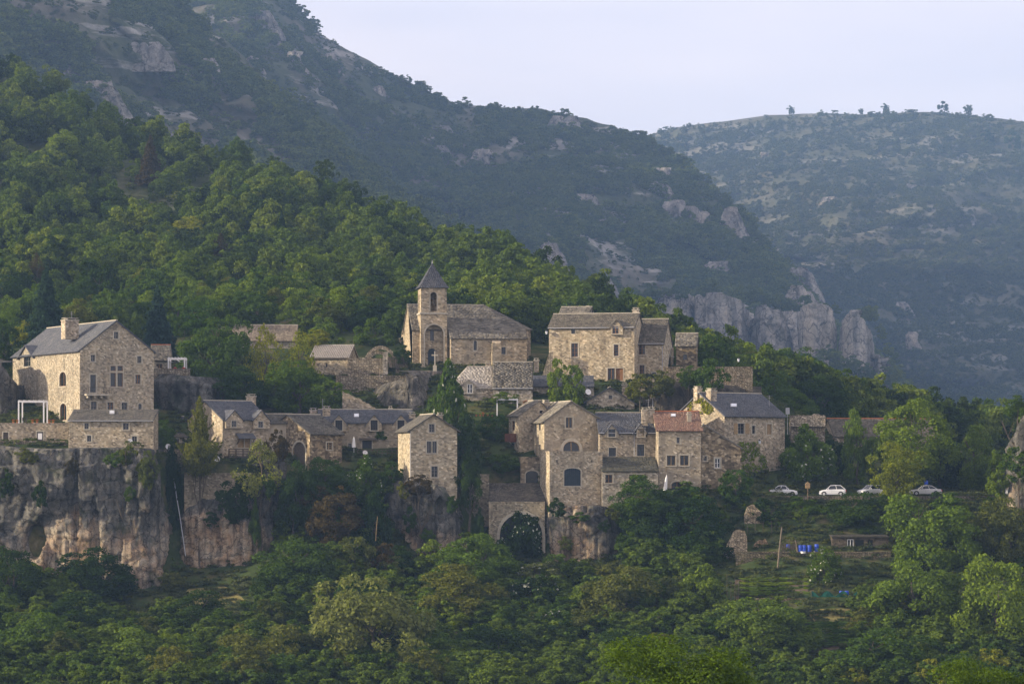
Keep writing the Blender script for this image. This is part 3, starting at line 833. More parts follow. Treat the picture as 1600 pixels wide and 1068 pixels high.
class House:
    def __init__(s, name, label, cx, D, yaw, yb, xr=None, W=None, xl=None, L=None, cat='house', wall='wall', tint=(1, 1, 1), group=None, below=3.0):
        s.th = radians(yaw)
        s.c, s.s = cos(s.th), sin(s.th)
        s.O = P(cx, yb, D)
        s.root = empty(name, s.O, s.th)
        tag(s.root, label, cat, group)
        s.W = W if W else s.lp(xr, 700, 'y', 0)[0]
        s.L = L if L else s.lp(xl, 700, 'x', 0)[1]
        s.wall, s.tint, s.below = M[wall], tint, below
        s.holes = {'F': [], 'L': [], 'R': []}
    def loc(s, p):
        d = Vector(p) - s.O
        return Vector((d.x * s.c + d.y * s.s, -d.x * s.s + d.y * s.c, d.z))
    def lp(s, px, py, axis, val):
        a, b = s.loc((0, 0, 0)), s.loc(P(px, py, 100))
        d = b - a
        i = 'xyz'.index(axis)
        return a + d * ((val - a[i]) / d[i])
    def hz(s, px, py, face='F'):
        return s.lp(px, py, *{'F': ('y', 0), 'L': ('x', 0), 'R': ('x', s.W)}[face])
    def h(s, py):
        return s.lp(s_px(s.O), py, 'y', 0).z
    def p3(s, face, a, z, d=0.0):
        """point on a face, d metres proud of it"""
        if face == 'F':
            return (a, -d, z)
        if face == 'L':
            return (-d, a, z)
        return (s.W + d, a, z)
    # ---- openings
    def rect(s, face, x0, y0, x1, y1):
        A, B = s.hz(x0, y0, face), s.hz(x1, y1, face)
        i = 0 if face == 'F' else 1
        lo, hi = sorted((A[i], B[i]))
        return lo, hi, min(A.z, B.z), max(A.z, B.z)
    def opening(s, face, x0, y0, x1, y1, style='win', frame='wood', arch=0.0, surround=True, bars=(2, 2), name=None, depth=0.22, label=None, sill=True, proud=0.0):
        a0, a1, z0, z1 = s.rect(face, x0, y0, x1, y1)
        if arch > 0:
            r = (a1 - a0) / 2 * arch
            mid = (a0 + a1) / 2
            pr = [(a0, z0), (a1, z0)] + [(mid + (a1 - a0) / 2 * cos(pi * k / 10), z1 - r + r * sin(pi * k / 10)) for k in range(11)]
        else:
            pr = [(a0, z0), (a1, z0), (a1, z1), (a0, z1)]
        s.holes[face].append((pr, depth + 0.1, proud))
        nm = name or ('door' if style in ('door', 'planks') else 'window')
        cm, cz = (a0 + a1) / 2, (z0 + z1) / 2
        wd, ht = a1 - a0, z1 - z0
        def ring(po, pi_, d0, d1):
            b = MB()
            n = len(po)
            v = [s.p3(face, *q, d0) for q in po] + [s.p3(face, *q, d0) for q in pi_] + [s.p3(face, *q, d1) for q in po] + [s.p3(face, *q, d1) for q in pi_]
            f = []
            for k in range(n):
                j = (k + 1) % n
                f += [(k, j, n + j, n + k), (2 * n + k, 3 * n + k, 3 * n + j, 2 * n + j), (k, 2 * n + k, 2 * n + j, j), (n + k, n + j, 3 * n + j, 3 * n + k)]
            b.add(v, f)
            return b
        def inset(pp, e):
            return [(cm + (q[0] - cm) * (wd - 2 * e) / wd, cz + (q[1] - cz) * (ht - 2 * e) / ht) for q in pp]
        bd = -depth + proud
        if style == 'win':
            b = ring(pr, inset(pr, 0.075), bd + 0.07, bd)
            nx, nz = bars
            for k in range(1, nx):
                aa = a0 + wd * k / nx
                t = 0.05 if nx == 2 else 0.03
                q = [s.p3(face, aa - t, z0 + 0.05, bd + 0.062), s.p3(face, aa + t, z1 - 0.05, bd + 0.02)]
                b.box(*[min(u, v) for u, v in zip(*q)], *[max(u, v) for u, v in zip(*q)])
            for k in range(1, nz):
                zz = z0 + ht * k / nz
                q = [s.p3(face, a0 + 0.05, zz - 0.022, bd + 0.055), s.p3(face, a1 - 0.05, zz + 0.022, bd + 0.02)]
                b.box(*[min(u, v) for u, v in zip(*q)], *[max(u, v) for u, v in zip(*q)])
            w_ = b.obj(nm, M[frame], s.root)
            g = MB()
            g.add([s.p3(face, *q, bd + 0.035) for q in pr], [tuple(range(len(pr)))])
            g.obj('pane', M['glass'], w_)
        elif style in ('door', 'planks'):
            w_ = ring(pr, inset(pr, 0.07), bd + 0.06, bd - 0.01).obj(nm, M[frame], s.root)
            nb = max(2, int(wd / 0.28))
            for k in range(nb):
                u0, u1 = a0 + 0.04 + (wd - 0.08) * k / nb + 0.008, a0 + 0.04 + (wd - 0.08) * (k + 1) / nb - 0.008
                def ztop(a):
                    if arch <= 0:
                        return z1 - 0.03
                    r = wd / 2 * arch
                    return z1 - r + r * sqrt(max(0, 1 - ((a - cm) / (wd / 2)) ** 2)) - 0.03
                b = MB()
                jit = 0.012 * (k % 2)
                vv = [s.p3(face, u0, z0, bd + 0.045 + jit), s.p3(face, u1, z0, bd + 0.045 + jit), s.p3(face, u1, ztop(u1), bd + 0.045 + jit), s.p3(face, u0, ztop(u0), bd + 0.045 + jit)]
                vb = [s.p3(face, u0, z0, bd), s.p3(face, u1, z0, bd), s.p3(face, u1, ztop(u1), bd), s.p3(face, u0, ztop(u0), bd)]
                b.add(vv + vb, [(0, 1, 2, 3), (0, 4, 5, 1), (1, 5, 6, 2), (2, 6, 7, 3), (3, 7, 4, 0)])
                b.obj('plank', M[frame], w_)
        else:   # a bare opening: its inner shade painted as a near-black set-back board
            b = MB()
            b.add([s.p3(face, *q, bd) for q in pr], [tuple(range(len(pr)))])
            w_ = b.obj(nm if style != 'hole' else 'opening', M['glass'] if style == 'hole' else M[frame], s.root)
        if label:
            w_['label'] = label
        if surround:
            e = -0.17 if surround is True else -surround
            po = inset(pr, e)
            ring(po, pr, 0.035 + proud, -0.05 + proud).obj('surround', M['dressed'], w_)
        if sill and style == 'win':
            b = MB()
            q = [s.p3(face, a0 - 0.15, z0 - 0.13, 0.12 + proud), s.p3(face, a1 + 0.15, z0 - 0.004, -0.1 + proud)]
            b.box(*[min(u, v) for u, v in zip(*q)], *[max(u, v) for u, v in zip(*q)])
            b.obj('sill', M['dressed'], w_)
        return w_
    def box_on(s, face, x0, y0, x1, y1, d0, d1, name, mat, parent=None):
        a0, a1, z0, z1 = s.rect(face, x0, y0, x1, y1)
        q = [s.p3(face, a0, z0, d0), s.p3(face, a1, z1, d1)]
        b = MB().box(*[min(u, v) for u, v in zip(*q)], *[max(u, v) for u, v in zip(*q)])
        return b.obj(name, M[mat], parent or s.root)
    def shutter(s, face, x0, y0, x1, y1, mat='palewood', label=None):
        sh = s.box_on(face, x0, y0, x1, y1, 0.02, 0.07, 'shutter', mat)
        a0, a1, z0, z1 = s.rect(face, x0, y0, x1, y1)
        for zz in (z0 + 0.25 * (z1 - z0), z0 + 0.78 * (z1 - z0)):
            q = [s.p3(face, a0 + 0.03, zz - 0.05, 0.065), s.p3(face, a1 - 0.03, zz + 0.05, 0.095)]
            MB().box(*[min(u, v) for u, v in zip(*q)], *[max(u, v) for u, v in zip(*q)]).obj('brace', M[mat], sh)
        return sh
    # ---- walls
    def face_mesh(s, b, face, poly, holes):
        """a wall face with its openings cut out and their reveals"""
        polys = [[Vector((q[0], q[1], 0)) for q in poly]] + [[Vector((q[0], q[1], 0)) for q in reversed(h[0])] for h in holes]
        flat = [q for pl in polys for q in pl]
        tri = tessellate_polygon(polys)
        v = [s.p3(face, q.x, q.y, 0) for q in flat]
        want = {'F': Vector((0, -1, 0)), 'L': Vector((-1, 0, 0)), 'R': Vector((1, 0, 0))}[face]
        f = []
        for t in tri:
            n = (Vector(v[t[1]]) - Vector(v[t[0]])).cross(Vector(v[t[2]]) - Vector(v[t[0]]))
            f.append(tuple(t) if n.dot(want) > 0 else tuple(reversed(t)))
        b.add(v, f)
        for h, dep, _ in holes:
            n = len(h)
            v = [s.p3(face, *q, 0) for q in h] + [s.p3(face, *q, -dep) for q in h]
            b.add(v, [(k, (k + 1) % n, n + (k + 1) % n, n + k) for k in range(n)])
    def walls(s, front, left, right, back):
        b = MB()
        s.face_mesh(b, 'F', front, s.holes['F'])
        s.face_mesh(b, 'L', left, s.holes['L'])
        s.face_mesh(b, 'R', right, s.holes['R'])
        b.add([(q[0], s.L, q[1]) for q in back], [tuple(reversed(range(len(back))))])
        o = b.obj('wall', s.wall, s.root, color=s.tint)
        # dressed corner stones
        for (x, y, sx, sy, ztop) in ((0, 0, -1, -1, front[-1][1] if len(front) > 3 else 3), (s.W, 0, 1, -1, front[2][1])):
            z, k = 0.0, 0
            rng = random.Random(int(x * 31 + ztop * 7))
            q = MB()
            while z < ztop - 0.35:
                hh = rng.uniform(0.24, 0.36)
                la, lb = (0.5, 0.26) if k % 2 else (0.26, 0.5)
                e = 0.018
                x0, x1 = (x + sx * e, x - sx * la)
                y0, y1 = (y + sy * e, y - sy * lb)
                q.box(min(x0, x1), min(y0, y1), z + 0.012, max(x0, x1), max(y0, y1), z + hh - 0.012)
                z += hh
                k += 1
            if q.v:
                q.obj('quoins', s.wall, o, kind='stuff', color=tuple(1.12 * k_ for k_ in s.tint))
        return o
    def gable_front(s, ye, yp, xp=None, yer=None, kind='oldslate', oe=0.35, og=0.25, tint=None, ridge_mat='dressed'):
        s.heL = s.hz(s_px(s.O), ye).z
        s.heR = s.heL if yer is None else s.hz_at(s.W, yer)
        xpk = s.W / 2 if xp is None else s.hz(xp, yp).x
        s.hr = s.hz(xp, yp).z if xp is not None else s.hz_at(s.W / 2, yp)
        B = -s.below
        s.walls([(0, B), (s.W, B), (s.W, s.heR), (xpk, s.hr), (0, s.heL)], [(0, B), (s.L, B), (s.L, s.heL), (0, s.heL)], [(0, B), (s.L, B), (s.L, s.heR), (0, s.heR)],
                [(0, B), (s.W, B), (s.W, s.heR), (xpk, s.hr), (0, s.heL)])
        up = 0.16
        for sx, xe, he in ((-1, 0, s.heL), (1, s.W, s.heR)):
            g = (s.hr - he) / abs(xpk - xe)
            x2, z2 = xe + sx * oe, he - g * oe
            slope(s.root, (x2, -og, z2 + up), (x2, s.L + og, z2 + up), (xpk, s.L + og, s.hr + up), (xpk, -og, s.hr + up), kind, tint=tint)
        MB().box(xpk - 0.14, -og, s.hr + up - 0.03, xpk + 0.14, s.L + og, s.hr + up + 0.1).obj('ridge', M[ridge_mat], s.root)
        return s
    def hz_at(s, x, py):
        """height of pixel row py at local x on the front"""
        w_ = s.O + Vector((x * s.c, x * s.s, 0))
        return (HY - py) / F * w_.y - s.O.z
    def gable_side(s, ye, yr, kind='oldslate', oe=0.35, og=0.2, ry=0.5, yeb=None, tint=None, hipR=0.0, hipL=0.0, ridge_mat='dressed', back=True):
        s.he = s.hz(s_px(s.O), ye).z
        ly = s.L * ry
        w_ = s.O + Vector((-ly * s.s, ly * s.c, 0))
        s.hr = (HY - yr) / F * w_.y - s.O.z
        s.ly = ly
        s.heb = s.he if yeb is None else yeb
        B = -s.below
        endL = [(0, B), (s.L, B), (s.L, s.heb), (ly, s.hr), (0, s.he)] if not hipL else [(0, B), (s.L, B), (s.L, s.heb), (0, s.he)]
        endR = [(0, B), (s.L, B), (s.L, s.heb), (ly, s.hr), (0, s.he)] if not hipR else [(0, B), (s.L, B), (s.L, s.heb), (0, s.he)]
        s.walls([(0, B), (s.W, B), (s.W, s.he), (0, s.he)], endL, endR, [(0, B), (s.W, B), (s.W, s.heb), (0, s.heb)])
        up = 0.16
        g = (s.hr - s.he) / ly
        gb = (s.hr - s.heb) / (s.L - ly)
        xl, xr = (-og, s.W + og) if not (hipL or hipR) else (-og, s.W + og)
        rl, rr = xl + hipL, xr - hipR
        E0, E1 = (xl, -oe, s.he - g * oe + up), (xr, -oe, s.he - g * oe + up)
        R0, R1 = (rl, ly, s.hr + up), (rr, ly, s.hr + up)
        B0, B1 = (xl, s.L + oe, s.heb - gb * oe + up), (xr, s.L + oe, s.heb - gb * oe + up)
        slope(s.root, E0, E1, R1, R0, kind, tint=tint)
        slope(s.root, B1, B0, R0, R1, kind, tint=tint)
        if hipR:
            slope(s.root, E1, B1, R1, R1, kind, tint=tint)
        if hipL:
            slope(s.root, B0, E0, R0, R0, kind, tint=tint)
        MB().box(rl, ly - 0.13, s.hr + up - 0.03, rr, ly + 0.13, s.hr + up + 0.1).obj('ridge', M[ridge_mat], s.root)
        return s
    def shed(s, ye, yt, kind='oldslate', oe=0.3, og=0.1, tint=None):
        s.he = s.hz(s_px(s.O), ye).z
        w_ = s.O + Vector((-s.L * s.s, s.L * s.c, 0))
        s.hr = (HY - yt) / F * w_.y - s.O.z
        s.ly = s.L
        B = -s.below
        e = [(0, B), (s.L, B), (s.L, s.hr), (0, s.he)]
        s.walls([(0, B), (s.W, B), (s.W, s.he), (0, s.he)], e, e, [(0, B), (s.W, B), (s.W, s.hr), (0, s.hr)])
        g = (s.hr - s.he) / s.L
        slope(s.root, (-og, -oe, s.he - g * oe + 0.16), (s.W + og, -oe, s.he - g * oe + 0.16), (s.W + og, s.L, s.hr + 0.16), (-og, s.L, s.hr + 0.16), kind, tint=tint)
        return s
    def flat(s, ye, cope=True):
        s.he = s.hr = s.hz(s_px(s.O), ye).z
        B = -s.below
        f = [(0, B), (s.W, B), (s.W, s.he), (0, s.he)]
        e = [(0, B), (s.L, B), (s.L, s.he), (0, s.he)]
        s.walls(f, e, e, f)
        MB().box(-0.05, -0.05, s.he - 0.02, s.W + 0.05, s.L, s.he + 0.14).obj('coping', s.wall, s.root, color=s.tint)
        return s
    # ---- roof furniture
    def chimney(s, x0, y0, x1, y1, ly, mat='wall', pot=True):
        A, B = s.lp(x0, y0, 'y', ly), s.lp(x1, y1, 'y', ly)
        wd = B.x - A.x
        b = MB().box(A.x, ly, B.z - 0.8, B.x, ly + max(0.5, wd * 0.8), A.z)
        c = b.obj('chimney', M[mat], s.root, color=(1.1, 1.05, 1))
        dp = max(0.5, wd * 0.8)
        MB().box(A.x - 0.08, ly - 0.08, A.z - 0.14, B.x + 0.08, ly + dp + 0.08, A.z - 0.004).obj('cap', M['dressed'], c)
        if pot:
            mx = (A.x + B.x) / 2
            for dx in (-wd * 0.3, wd * 0.3):
                MB().box(mx + dx - 0.06, ly + 0.1, A.z + 0.002, mx + dx + 0.06, ly + dp - 0.1, A.z + 0.2).obj('flue_stone', M['dressed'], c)
            MB().box(mx - wd * 0.48, ly, A.z + 0.203, mx + wd * 0.48, ly + dp, A.z + 0.28).obj('slab', M['dressed'], c)
        return c
    def dormer(s, x0, x1, ye, yp, kind='slate', wood='greyframe', wall=None, win=None, style='win', depth=None, proud=0.46, tint=None):
        """gabled dormer rising flush with the front wall"""
        A, B = s.hz(x0, ye), s.hz(x1, ye)
        pk = s.hz((x0 + x1) / 2, yp).z
        a0, a1, ze = A.x + 0.18, B.x - 0.18, A.z
        mid = (a0 + a1) / 2
        g = (s.hr - s.he) / max(s.ly, 0.1)
        back = min(s.ly, (pk - s.he) / max(g, 0.05) + 0.5) if depth is None else depth
        zb = s.he - 0.4
        b = MB()
        if win:
            zb = min(zb, s.rect('F', *win)[2] - 0.15)
        pf = [(a0, zb), (a1, zb), (a1, ze), (mid, pk), (a0, ze)]
        holes = []
        if win:
            u0, u1, w0, w1 = s.rect('F', *win)
            pr = [(u0, w0), (u1, w0), (u1, w1), (u0, w1)]
            holes = [pr]
        polys = [[Vector((q[0], q[1], 0)) for q in pf]] + [[Vector((q[0], q[1], 0)) for q in reversed(h)] for h in holes]
        flat = [q for pl in polys for q in pl]
        v = [(q.x, -proud, q.y) for q in flat]
        b.add(v, [tuple(t) for t in tessellate_polygon(polys)])
        for h in holes:
            n = len(h)
            b.add([(q[0], -proud, q[1]) for q in h] + [(q[0], 0.3, q[1]) for q in h], [(k, (k + 1) % n, n + (k + 1) % n, n + k) for k in range(n)])
        for x in (a0, a1):
            b.add([(x, -proud, zb), (x, back, zb), (x, back, ze), (x, -proud, ze)], [(0, 1, 2, 3)])
        d = b.obj('dormer', wall or s.wall, s.root, color=s.tint)
        gg = (pk - ze) / (mid - a0)
        for sx, xe in ((-1, a0), (1, a1)):
            x2, z2 = xe + sx * 0.22, ze - gg * 0.22
            e0, e1, r1, r0 = (x2, -proud - 0.14, z2 + 0.1), (x2, back, z2 + 0.1), (mid, back, pk + 0.1), (mid, -proud - 0.14, pk + 0.1)
            mt, sxx, sy, st = ROOF_KIND[kind]
            V, Fa = shingles(e0, e1, r1, r0, sxx, sy, st, SEED[0])
            SEED[0] += 1
            bb = MB()
            n = Vector((-sx * gg, 0, 1)).normalized() * 0.09
            tp = [Vector(q) for q in (e0, e1, r1, r0)]
            bb.add(tp + [q - Vector((sx * gg, 0, 1)).normalized() * 0.09 for q in tp], [(0, 1, 2, 3), (7, 6, 5, 4), (0, 4, 5, 1), (1, 5, 6, 2), (2, 6, 7, 3), (3, 7, 4, 0)])
            bb.add(V, Fa.tolist())
            bb.obj('dormer_roof', M[mt], d, color=tint or (1, 1, 1))
        if win:
            keep = s.holes['F']
            s.holes['F'] = []
            s.opening('F', *win, style=style, frame=wood, surround=0.12, sill=False, proud=proud, depth=0.11)
            s.holes['F'] = keep
        return d
    def skylight(s, x0, y0, x1, y1):
        g = (s.hr - s.he) / s.ly
        a, b = s.loc((0, 0, 0)), None
        def hit(px, py):
            d = s.loc(P(px, py, 100)) - a
            k = (s.he + 0.2 + g * a.y - a.z) / (d.z - g * d.y)
            return a + d * k
        q = [hit(x0, y1), hit(x1, y1), hit(x1, y0), hit(x0, y0)]
        n = Vector((0, -g, 1)).normalized()
        f = [p + n * 0.0 for p in q] + [p + n * 0.13 for p in q]
        o = MB().add(f, [(4, 5, 6, 7), (0, 1, 5, 4), (1, 2, 6, 5), (2, 3, 7, 6), (3, 0, 4, 7)]).obj('skylight', M['zinc'], s.root)
        c = sum(q, Vector()) / 4
        MB().add([c + (p - c) * 0.75 + n * 0.14 for p in q], [(0, 1, 2, 3)]).obj('pane', M['clearlamp'], o)
    def gutter(s, x0=None, x1=None, z=None, drop=()):
        z = s.he - 0.02 if z is None else z
        b = MB().tube([(-0.1, -0.38, z), (s.W + 0.1, -0.38, z)], 0.06, 6)
        g = b.obj('gutter', M['zinc'], s.root)
        for (px, y1) in drop:
            a = s.hz(px, y1)
            MB().tube([(a.x, -0.42, z), (a.x, -0.08, z - 0.4), (a.x, -0.08, a.z)], 0.055, 6).obj('downpipe', M['zinc'], s.root)
        return g

def s_px(O):
    return CX + O.x / O.y * F

# ------------------------------------------------------------------ left group
h = House('stone_house', 'large stone house with tall gable and stone balcony above the left cliff', 125, 396, 30, 700, xr=240, xl=20, wall='wallg', tint=(1.15, 1.12, 1.05))
h.opening('F', 178, 518, 185, 529, frame='greyframe')
h.opening('F', 142, 554, 148.5, 564.5, frame='greyframe')
h.opening('F', 214.5, 556, 221, 567, frame='greyframe')
for r_ in ((172.5, 571, 181, 579.5), (183.5, 571, 192, 579.5), (172.5, 582, 181, 604), (183.5, 582, 192, 604)):
    h.opening('F', *r_, frame='wood', bars=(1, 1), surround=0.13, label='light of the tall stone cross window', sill=False)
h.opening('F', 211.5, 585, 219.5, 599.5, frame='wood')
h.opening('F', 141, 585, 150, 613, style='win', name='door', bars=(1, 1), frame='greyframe', sill=False)
h.opening('F', 142, 627, 151, 640, frame='greyframe')
h.opening('F', 168, 628, 177, 640, frame='wood')
h.opening('F', 190, 628.5, 199, 640.5, frame='greyframe')
h.opening('F', 216, 630, 221.5, 641, frame='greyframe', arch=1.0, bars=(1, 1))
h.opening('L', 93, 581, 103.5, 603, frame='wood', arch=0.6, bars=(2, 1))
h.opening('L', 94, 630, 104, 656, style='win', name='door', frame='wood', arch=0.6, bars=(2, 1), sill=False)
h.opening('L', 37.5, 556, 48, 572, frame='greyframe', surround=0.1)
h.gable_front(547, 502, 182, kind='slate', oe=0.4, og=0.15)
# loft gable over the side door
A = h.hz(31, 557, 'L')
B = h.hz(54, 557, 'L')
pk = h.hz(43, 540, 'L').z
ya, yb_ = sorted((A.y, B.y))
dm = MB()
dm.add([(-0.12, ya, A.z - 0.2), (-0.12, yb_, A.z - 0.2), (-0.12, (ya + yb_) / 2, pk)], [(0, 1, 2)])
d = dm.obj('dormer', h.wall, h.root, color=h.tint)
for y0 in (ya - 0.3, yb_ + 0.3):
    ym = (ya + yb_) / 2
    q = [Vector((-0.4, y0, A.z - 0.35)), Vector((3.2, y0, A.z - 0.35)), Vector((3.2, ym, pk + 0.12)), Vector((-0.4, ym, pk + 0.12))]
    b = MB().add(q + [p - Vector((0, 0, 0.12)) for p in q], [(0, 1, 2, 3), (7, 6, 5, 4), (0, 4, 5, 1), (1, 5, 6, 2), (2, 6, 7, 3), (3, 7, 4, 0)])
    v, f = shingles(*q, 0.34, 0.22, 0.022, 5)
    b.add(v, f.tolist())
    b.obj('dormer_roof', M['slate'], d, color=(1, 1, 1))
h.chimney(102, 499, 123, 521, 7.0)
# balcony
a0, a1, z0, z1 = h.rect('F', 131, 601, 170, 617)
bal = MB().box(a0, -1.1, z0 - 0.12, a1, -0.02, z0 + 0.12).obj('balcony', M['dressed'], h.root)
for x in np.linspace(a0 + 0.4, a1 - 0.4, 4):
    MB().box(x - 0.14, -0.8, z0 - 0.45, x + 0.14, -0.02, z0 - 0.123).obj('bracket', M['dressed'], bal)
b = MB()
for x in np.linspace(a0 + 0.05, a1 - 0.05, 16):
    b.tube([(x, -1.05, z0 + 0.12), (x, -1.05, z0 + 1.05)], 0.015, 4)
b.tube([(a0 + 0.05, -0.05, z0 + 1.05), (a0 + 0.05, -1.05, z0 + 1.05), (a1 - 0.05, -1.05, z0 + 1.05), (a1 - 0.05, -0.05, z0 + 1.05)], 0.025, 5)
b.obj('railing', M['iron'], bal)

h = House('low_house', 'long low cottage with small windows at the edge of the left cliff', 107, 388.5, 0, 702, xr=239.5, L=5.5, wall='wall', tint=(0.95, 0.92, 0.86))
for r in ((132, 660.5, 138.5, 670), (192, 660.5, 201, 671), (136, 680, 142.5, 689.5)):
    h.opening('F', *r, frame='greyframe')
h.opening('F', 206, 681, 214, 693, frame='greyframe', bars=(2, 3))
h.shed(657, 641, kind='oldslate', oe=0.35)
h.skylight(171, 642, 179, 647)
h.gutter()

# small houses behind and beside
h = House('rear_cottage', 'small grey cottage with red ridge tiles behind the large house', 241, 428, 12, 592, xr=268, L=7, wall='wallg')
h.opening('F', 244, 568, 254, 575, frame='wood', surround=0.1)
h.gable_side(562, 540, kind='lauze', ridge_mat='terracotta')
h = House('hedge_cottage', 'tiny stone cottage beside the clipped hedge and conifer', 268, 399, 20, 712, xr=292, L=5, wall='wall')
h.opening('F', 275, 685, 280, 695, frame='greyframe', surround=0.1)
h.shed(683, 673, kind='oldslate')
h = House('gabled_cottage', 'small gabled cottage half hidden behind the loose conifer', 268, 407, 15, 700, xr=306, L=6, wall='wallb')
h.opening('F', 282, 668, 288, 676, frame='greyframe', surround=0.1)
h.gable_front(668, 652, 286, kind='slate')

h = House('dormer_house', 'stone house with two gabled dormers and a timber balcony', 348, 396, 33, 722, xr=419, L=11.0, wall='wallp', tint=(1.1, 1.05, 0.97))
h.opening('F', 371, 685, 381, 699, style='planks', frame='palewood', surround=0.1)
h.opening('F', 382.5, 685, 391, 699, style='planks', frame='palewood', surround=0.1)
h.opening('F', 402, 690, 409, 697, frame='greyframe', surround=0.1)
h.opening('L', 328, 722, 341, 741, style='planks', frame='oldwood', arch=0.9, surround=0.2)
h.gable_side(655, 627, kind='slate')
h.dormer(349, 379, 656, 641, win=(359.5, 657, 367, 667), wood='greyframe')
h.dormer(392, 421, 656, 641, win=(401, 658, 408.5, 668), wood='greyframe')
h.chimney(389, 618, 400, 637, 5.5)
a0, a1, z0, z1 = h.rect('F', 368, 676, 395, 684)
cn = MB().add([(a0, -1.1, z0), (a1, -1.1, z0), (a1, 0, z1), (a0, 0, z1), (a0, -1.1, z0 - .1), (a1, -1.1, z0 - .1), (a1, 0, z1 - .1), (a0, 0, z1 - .1)], [(0, 1, 2, 3), (7, 6, 5, 4), (0, 4, 5, 1), (1, 5, 6, 2), (3, 7, 4, 0)]).obj('canopy', M['slate'], h.root)
for x in (a0 + 0.2, a1 - 0.2):
    MB().tube([(x, -0.95, z0 - 0.1), (x, -0.02, z0 - 0.9)], 0.06, 5).obj('brace', M['oldwood'], cn)
a0, a1, z0, z1 = h.rect('F', 350, 701, 396, 713)
bl = MB().box(a0, -1.4, z0 - 0.1, a1, -0.01, z0 + 0.08).obj('balcony', M['oldwood'], h.root)
for x in np.linspace(a0 + 0.1, a1 - 0.1, 5):
    MB().box(x - .07, -1.38, z0 - 2.2, x + .07, -1.24, z0 + 1.1).obj('post', M['oldwood'], bl)
for zz in (0.4, 0.72, 1.05):
    MB().box(a0, -1.42, z0 + zz - 0.06, a1, -1.385, z0 + zz + 0.06).obj('rail', M['oldwood'], bl)

h = House('rendered_wing', 'plain rendered wing linking the dormer house and corner house', 418, 401, 8, 735, xr=456, L=7, wall='plaster')
h.opening('F', 430, 700, 452, 722, style='planks', frame='iron', arch=0.8, surround=0.2)
h.gable_side(661, 648, kind='oldslate')
h = House('corner_house', 'stone corner house with broad skewed roof and one small window', 484, 397, 40, 742, xr=534, L=11.0, wall='wallb', tint=(1.05, 1.0, 0.92))
h.opening('F', 510.5, 691, 519, 702, frame='palewood', bars=(2, 3))
h.opening('L', 458, 690, 477, 730, style='planks', frame='oldwood', arch=0.9, surround=0.25)
h.gable_side(677, 648.5, kind='oldslate', oe=0.5)

h = House('long_house', 'long stone house with three dormers, terrace and folded parasol', 498, 404, 3, 744, xr=643, L=9, wall='wallp', tint=(0.88, 0.85, 0.80))
h.opening('F', 566, 688, 581, 704, style='planks', frame='iron', surround=0.12)
h.opening('F', 544, 692, 549.5, 698, frame='greyframe', surround=0.1)
h.opening('F', 585, 724, 604, 744, style='hole', arch=0.7, surround=0.25)
h.gable_side(660.5, 641, kind='slate', oe=0.3, ry=0.45)
for a in (529.5, 584.5, 626.5):
    h.dormer(a - 14, a + 14, 662, 648, win=(a - 5.5, 656, a + 5.5, 672), style='planks', wood='iron')
h.skylight(553, 647, 561, 652)
h.chimney(504, 637, 516, 655, 1.8)
h.chimney(484, 640, 495, 651, 3.6)
h.chimney(607, 637, 613, 645, 4.6)
h.chimney(639, 646, 649, 666, 1.0)
h.box_on('F', 561, 684, 588, 687, 0.0, 0.5, 'door_canopy', 'oldwood')
a0, a1, z0, z1 = h.rect('F', 537, 703, 621, 715)
tr = MB().box(a0, -2.2, z0 - 0.2, a1, -0.02, z0 + 0.25).obj('terrace', M['wallg'], h.root)
for x in np.linspace(a0 + 2.0, a1 - 0.1, 9):
    MB().box(x - .05, -2.15, z0 + 0.25, x + .05, -2.05, z0 + 1.2).obj('post', M['oldwood'], tr)
for zz in (0.7, 1.15):
    MB().box(a0 + 2.0, -2.2, z0 + zz - .05, a1, -2.16, z0 + zz + .05).obj('rail', M['oldwood'], tr)
LONG = h
LONG_T = (a0, a1, z0)

h = House('tower_house', 'tall narrow stone house standing on the rock bluff', 641, 390, 14, 768, xr=714, xl=622, wall='ashlar', tint=(1.22, 1.17, 1.06))
h.opening('F', 670.5, 662, 679, 675, frame='greyframe', bars=(2, 3))
h.opening('F', 667, 689, 674, 707.5, frame='greyframe', bars=(2, 1))
h.opening('F', 675.5, 689, 682.5, 707.5, frame='greyframe', bars=(2, 1))
h.opening('F', 674, 728, 684, 745, frame='greyframe', bars=(2, 3))
h.gable_front(672, 648, 677.5, kind='oldslate', oe=0.5, og=0.35)
h.chimney(684, 647, 692, 655, 3.0)
b = MB()
a, c_ = h.hz(641, 676), h.hz(643, 745)
b.tube([(0.0, -0.1, h.heL), (0.0, -0.1, 0.5)], 0.05, 6)
b.obj('downpipe', M['zinc'], h.root)

# ------------------------------------------------------------------ upper group
h = House('tiled_house', 'house with pale tiled roof behind the tall sparse trees', 340, 446, 2, 570, xr=462, L=8, wall='wall')
h.gable_side(532, 509, kind='buffTile')
h = House('barn', 'stone barn with a roof of ridged pale tiles', 487, 432, -12, 600, xr=543, L=6, cat='barn', wall='wallg', tint=(1.1, 1.05, 0.95))
h.opening('F', 509, 567, 511.5, 573, style='hole', surround=False)
h.gable_side(559, 541, kind='buffTile', tint=(1.2, 1.2, 1.2))
a0 = -0.3
for k in range(22):     # rows of cover tiles
    x = -0.2 + k * (h.W + 0.4) / 21
    g = (h.hr - h.he) / h.ly
    MB().tube([(x, -0.4, h.he - 0.4 * g + 0.22), (x, h.ly, h.hr + 0.22)], 0.1, 6).obj('cover_tile_row', M['paleslab'], h.root, color=(0.95, 0.95, 0.95))

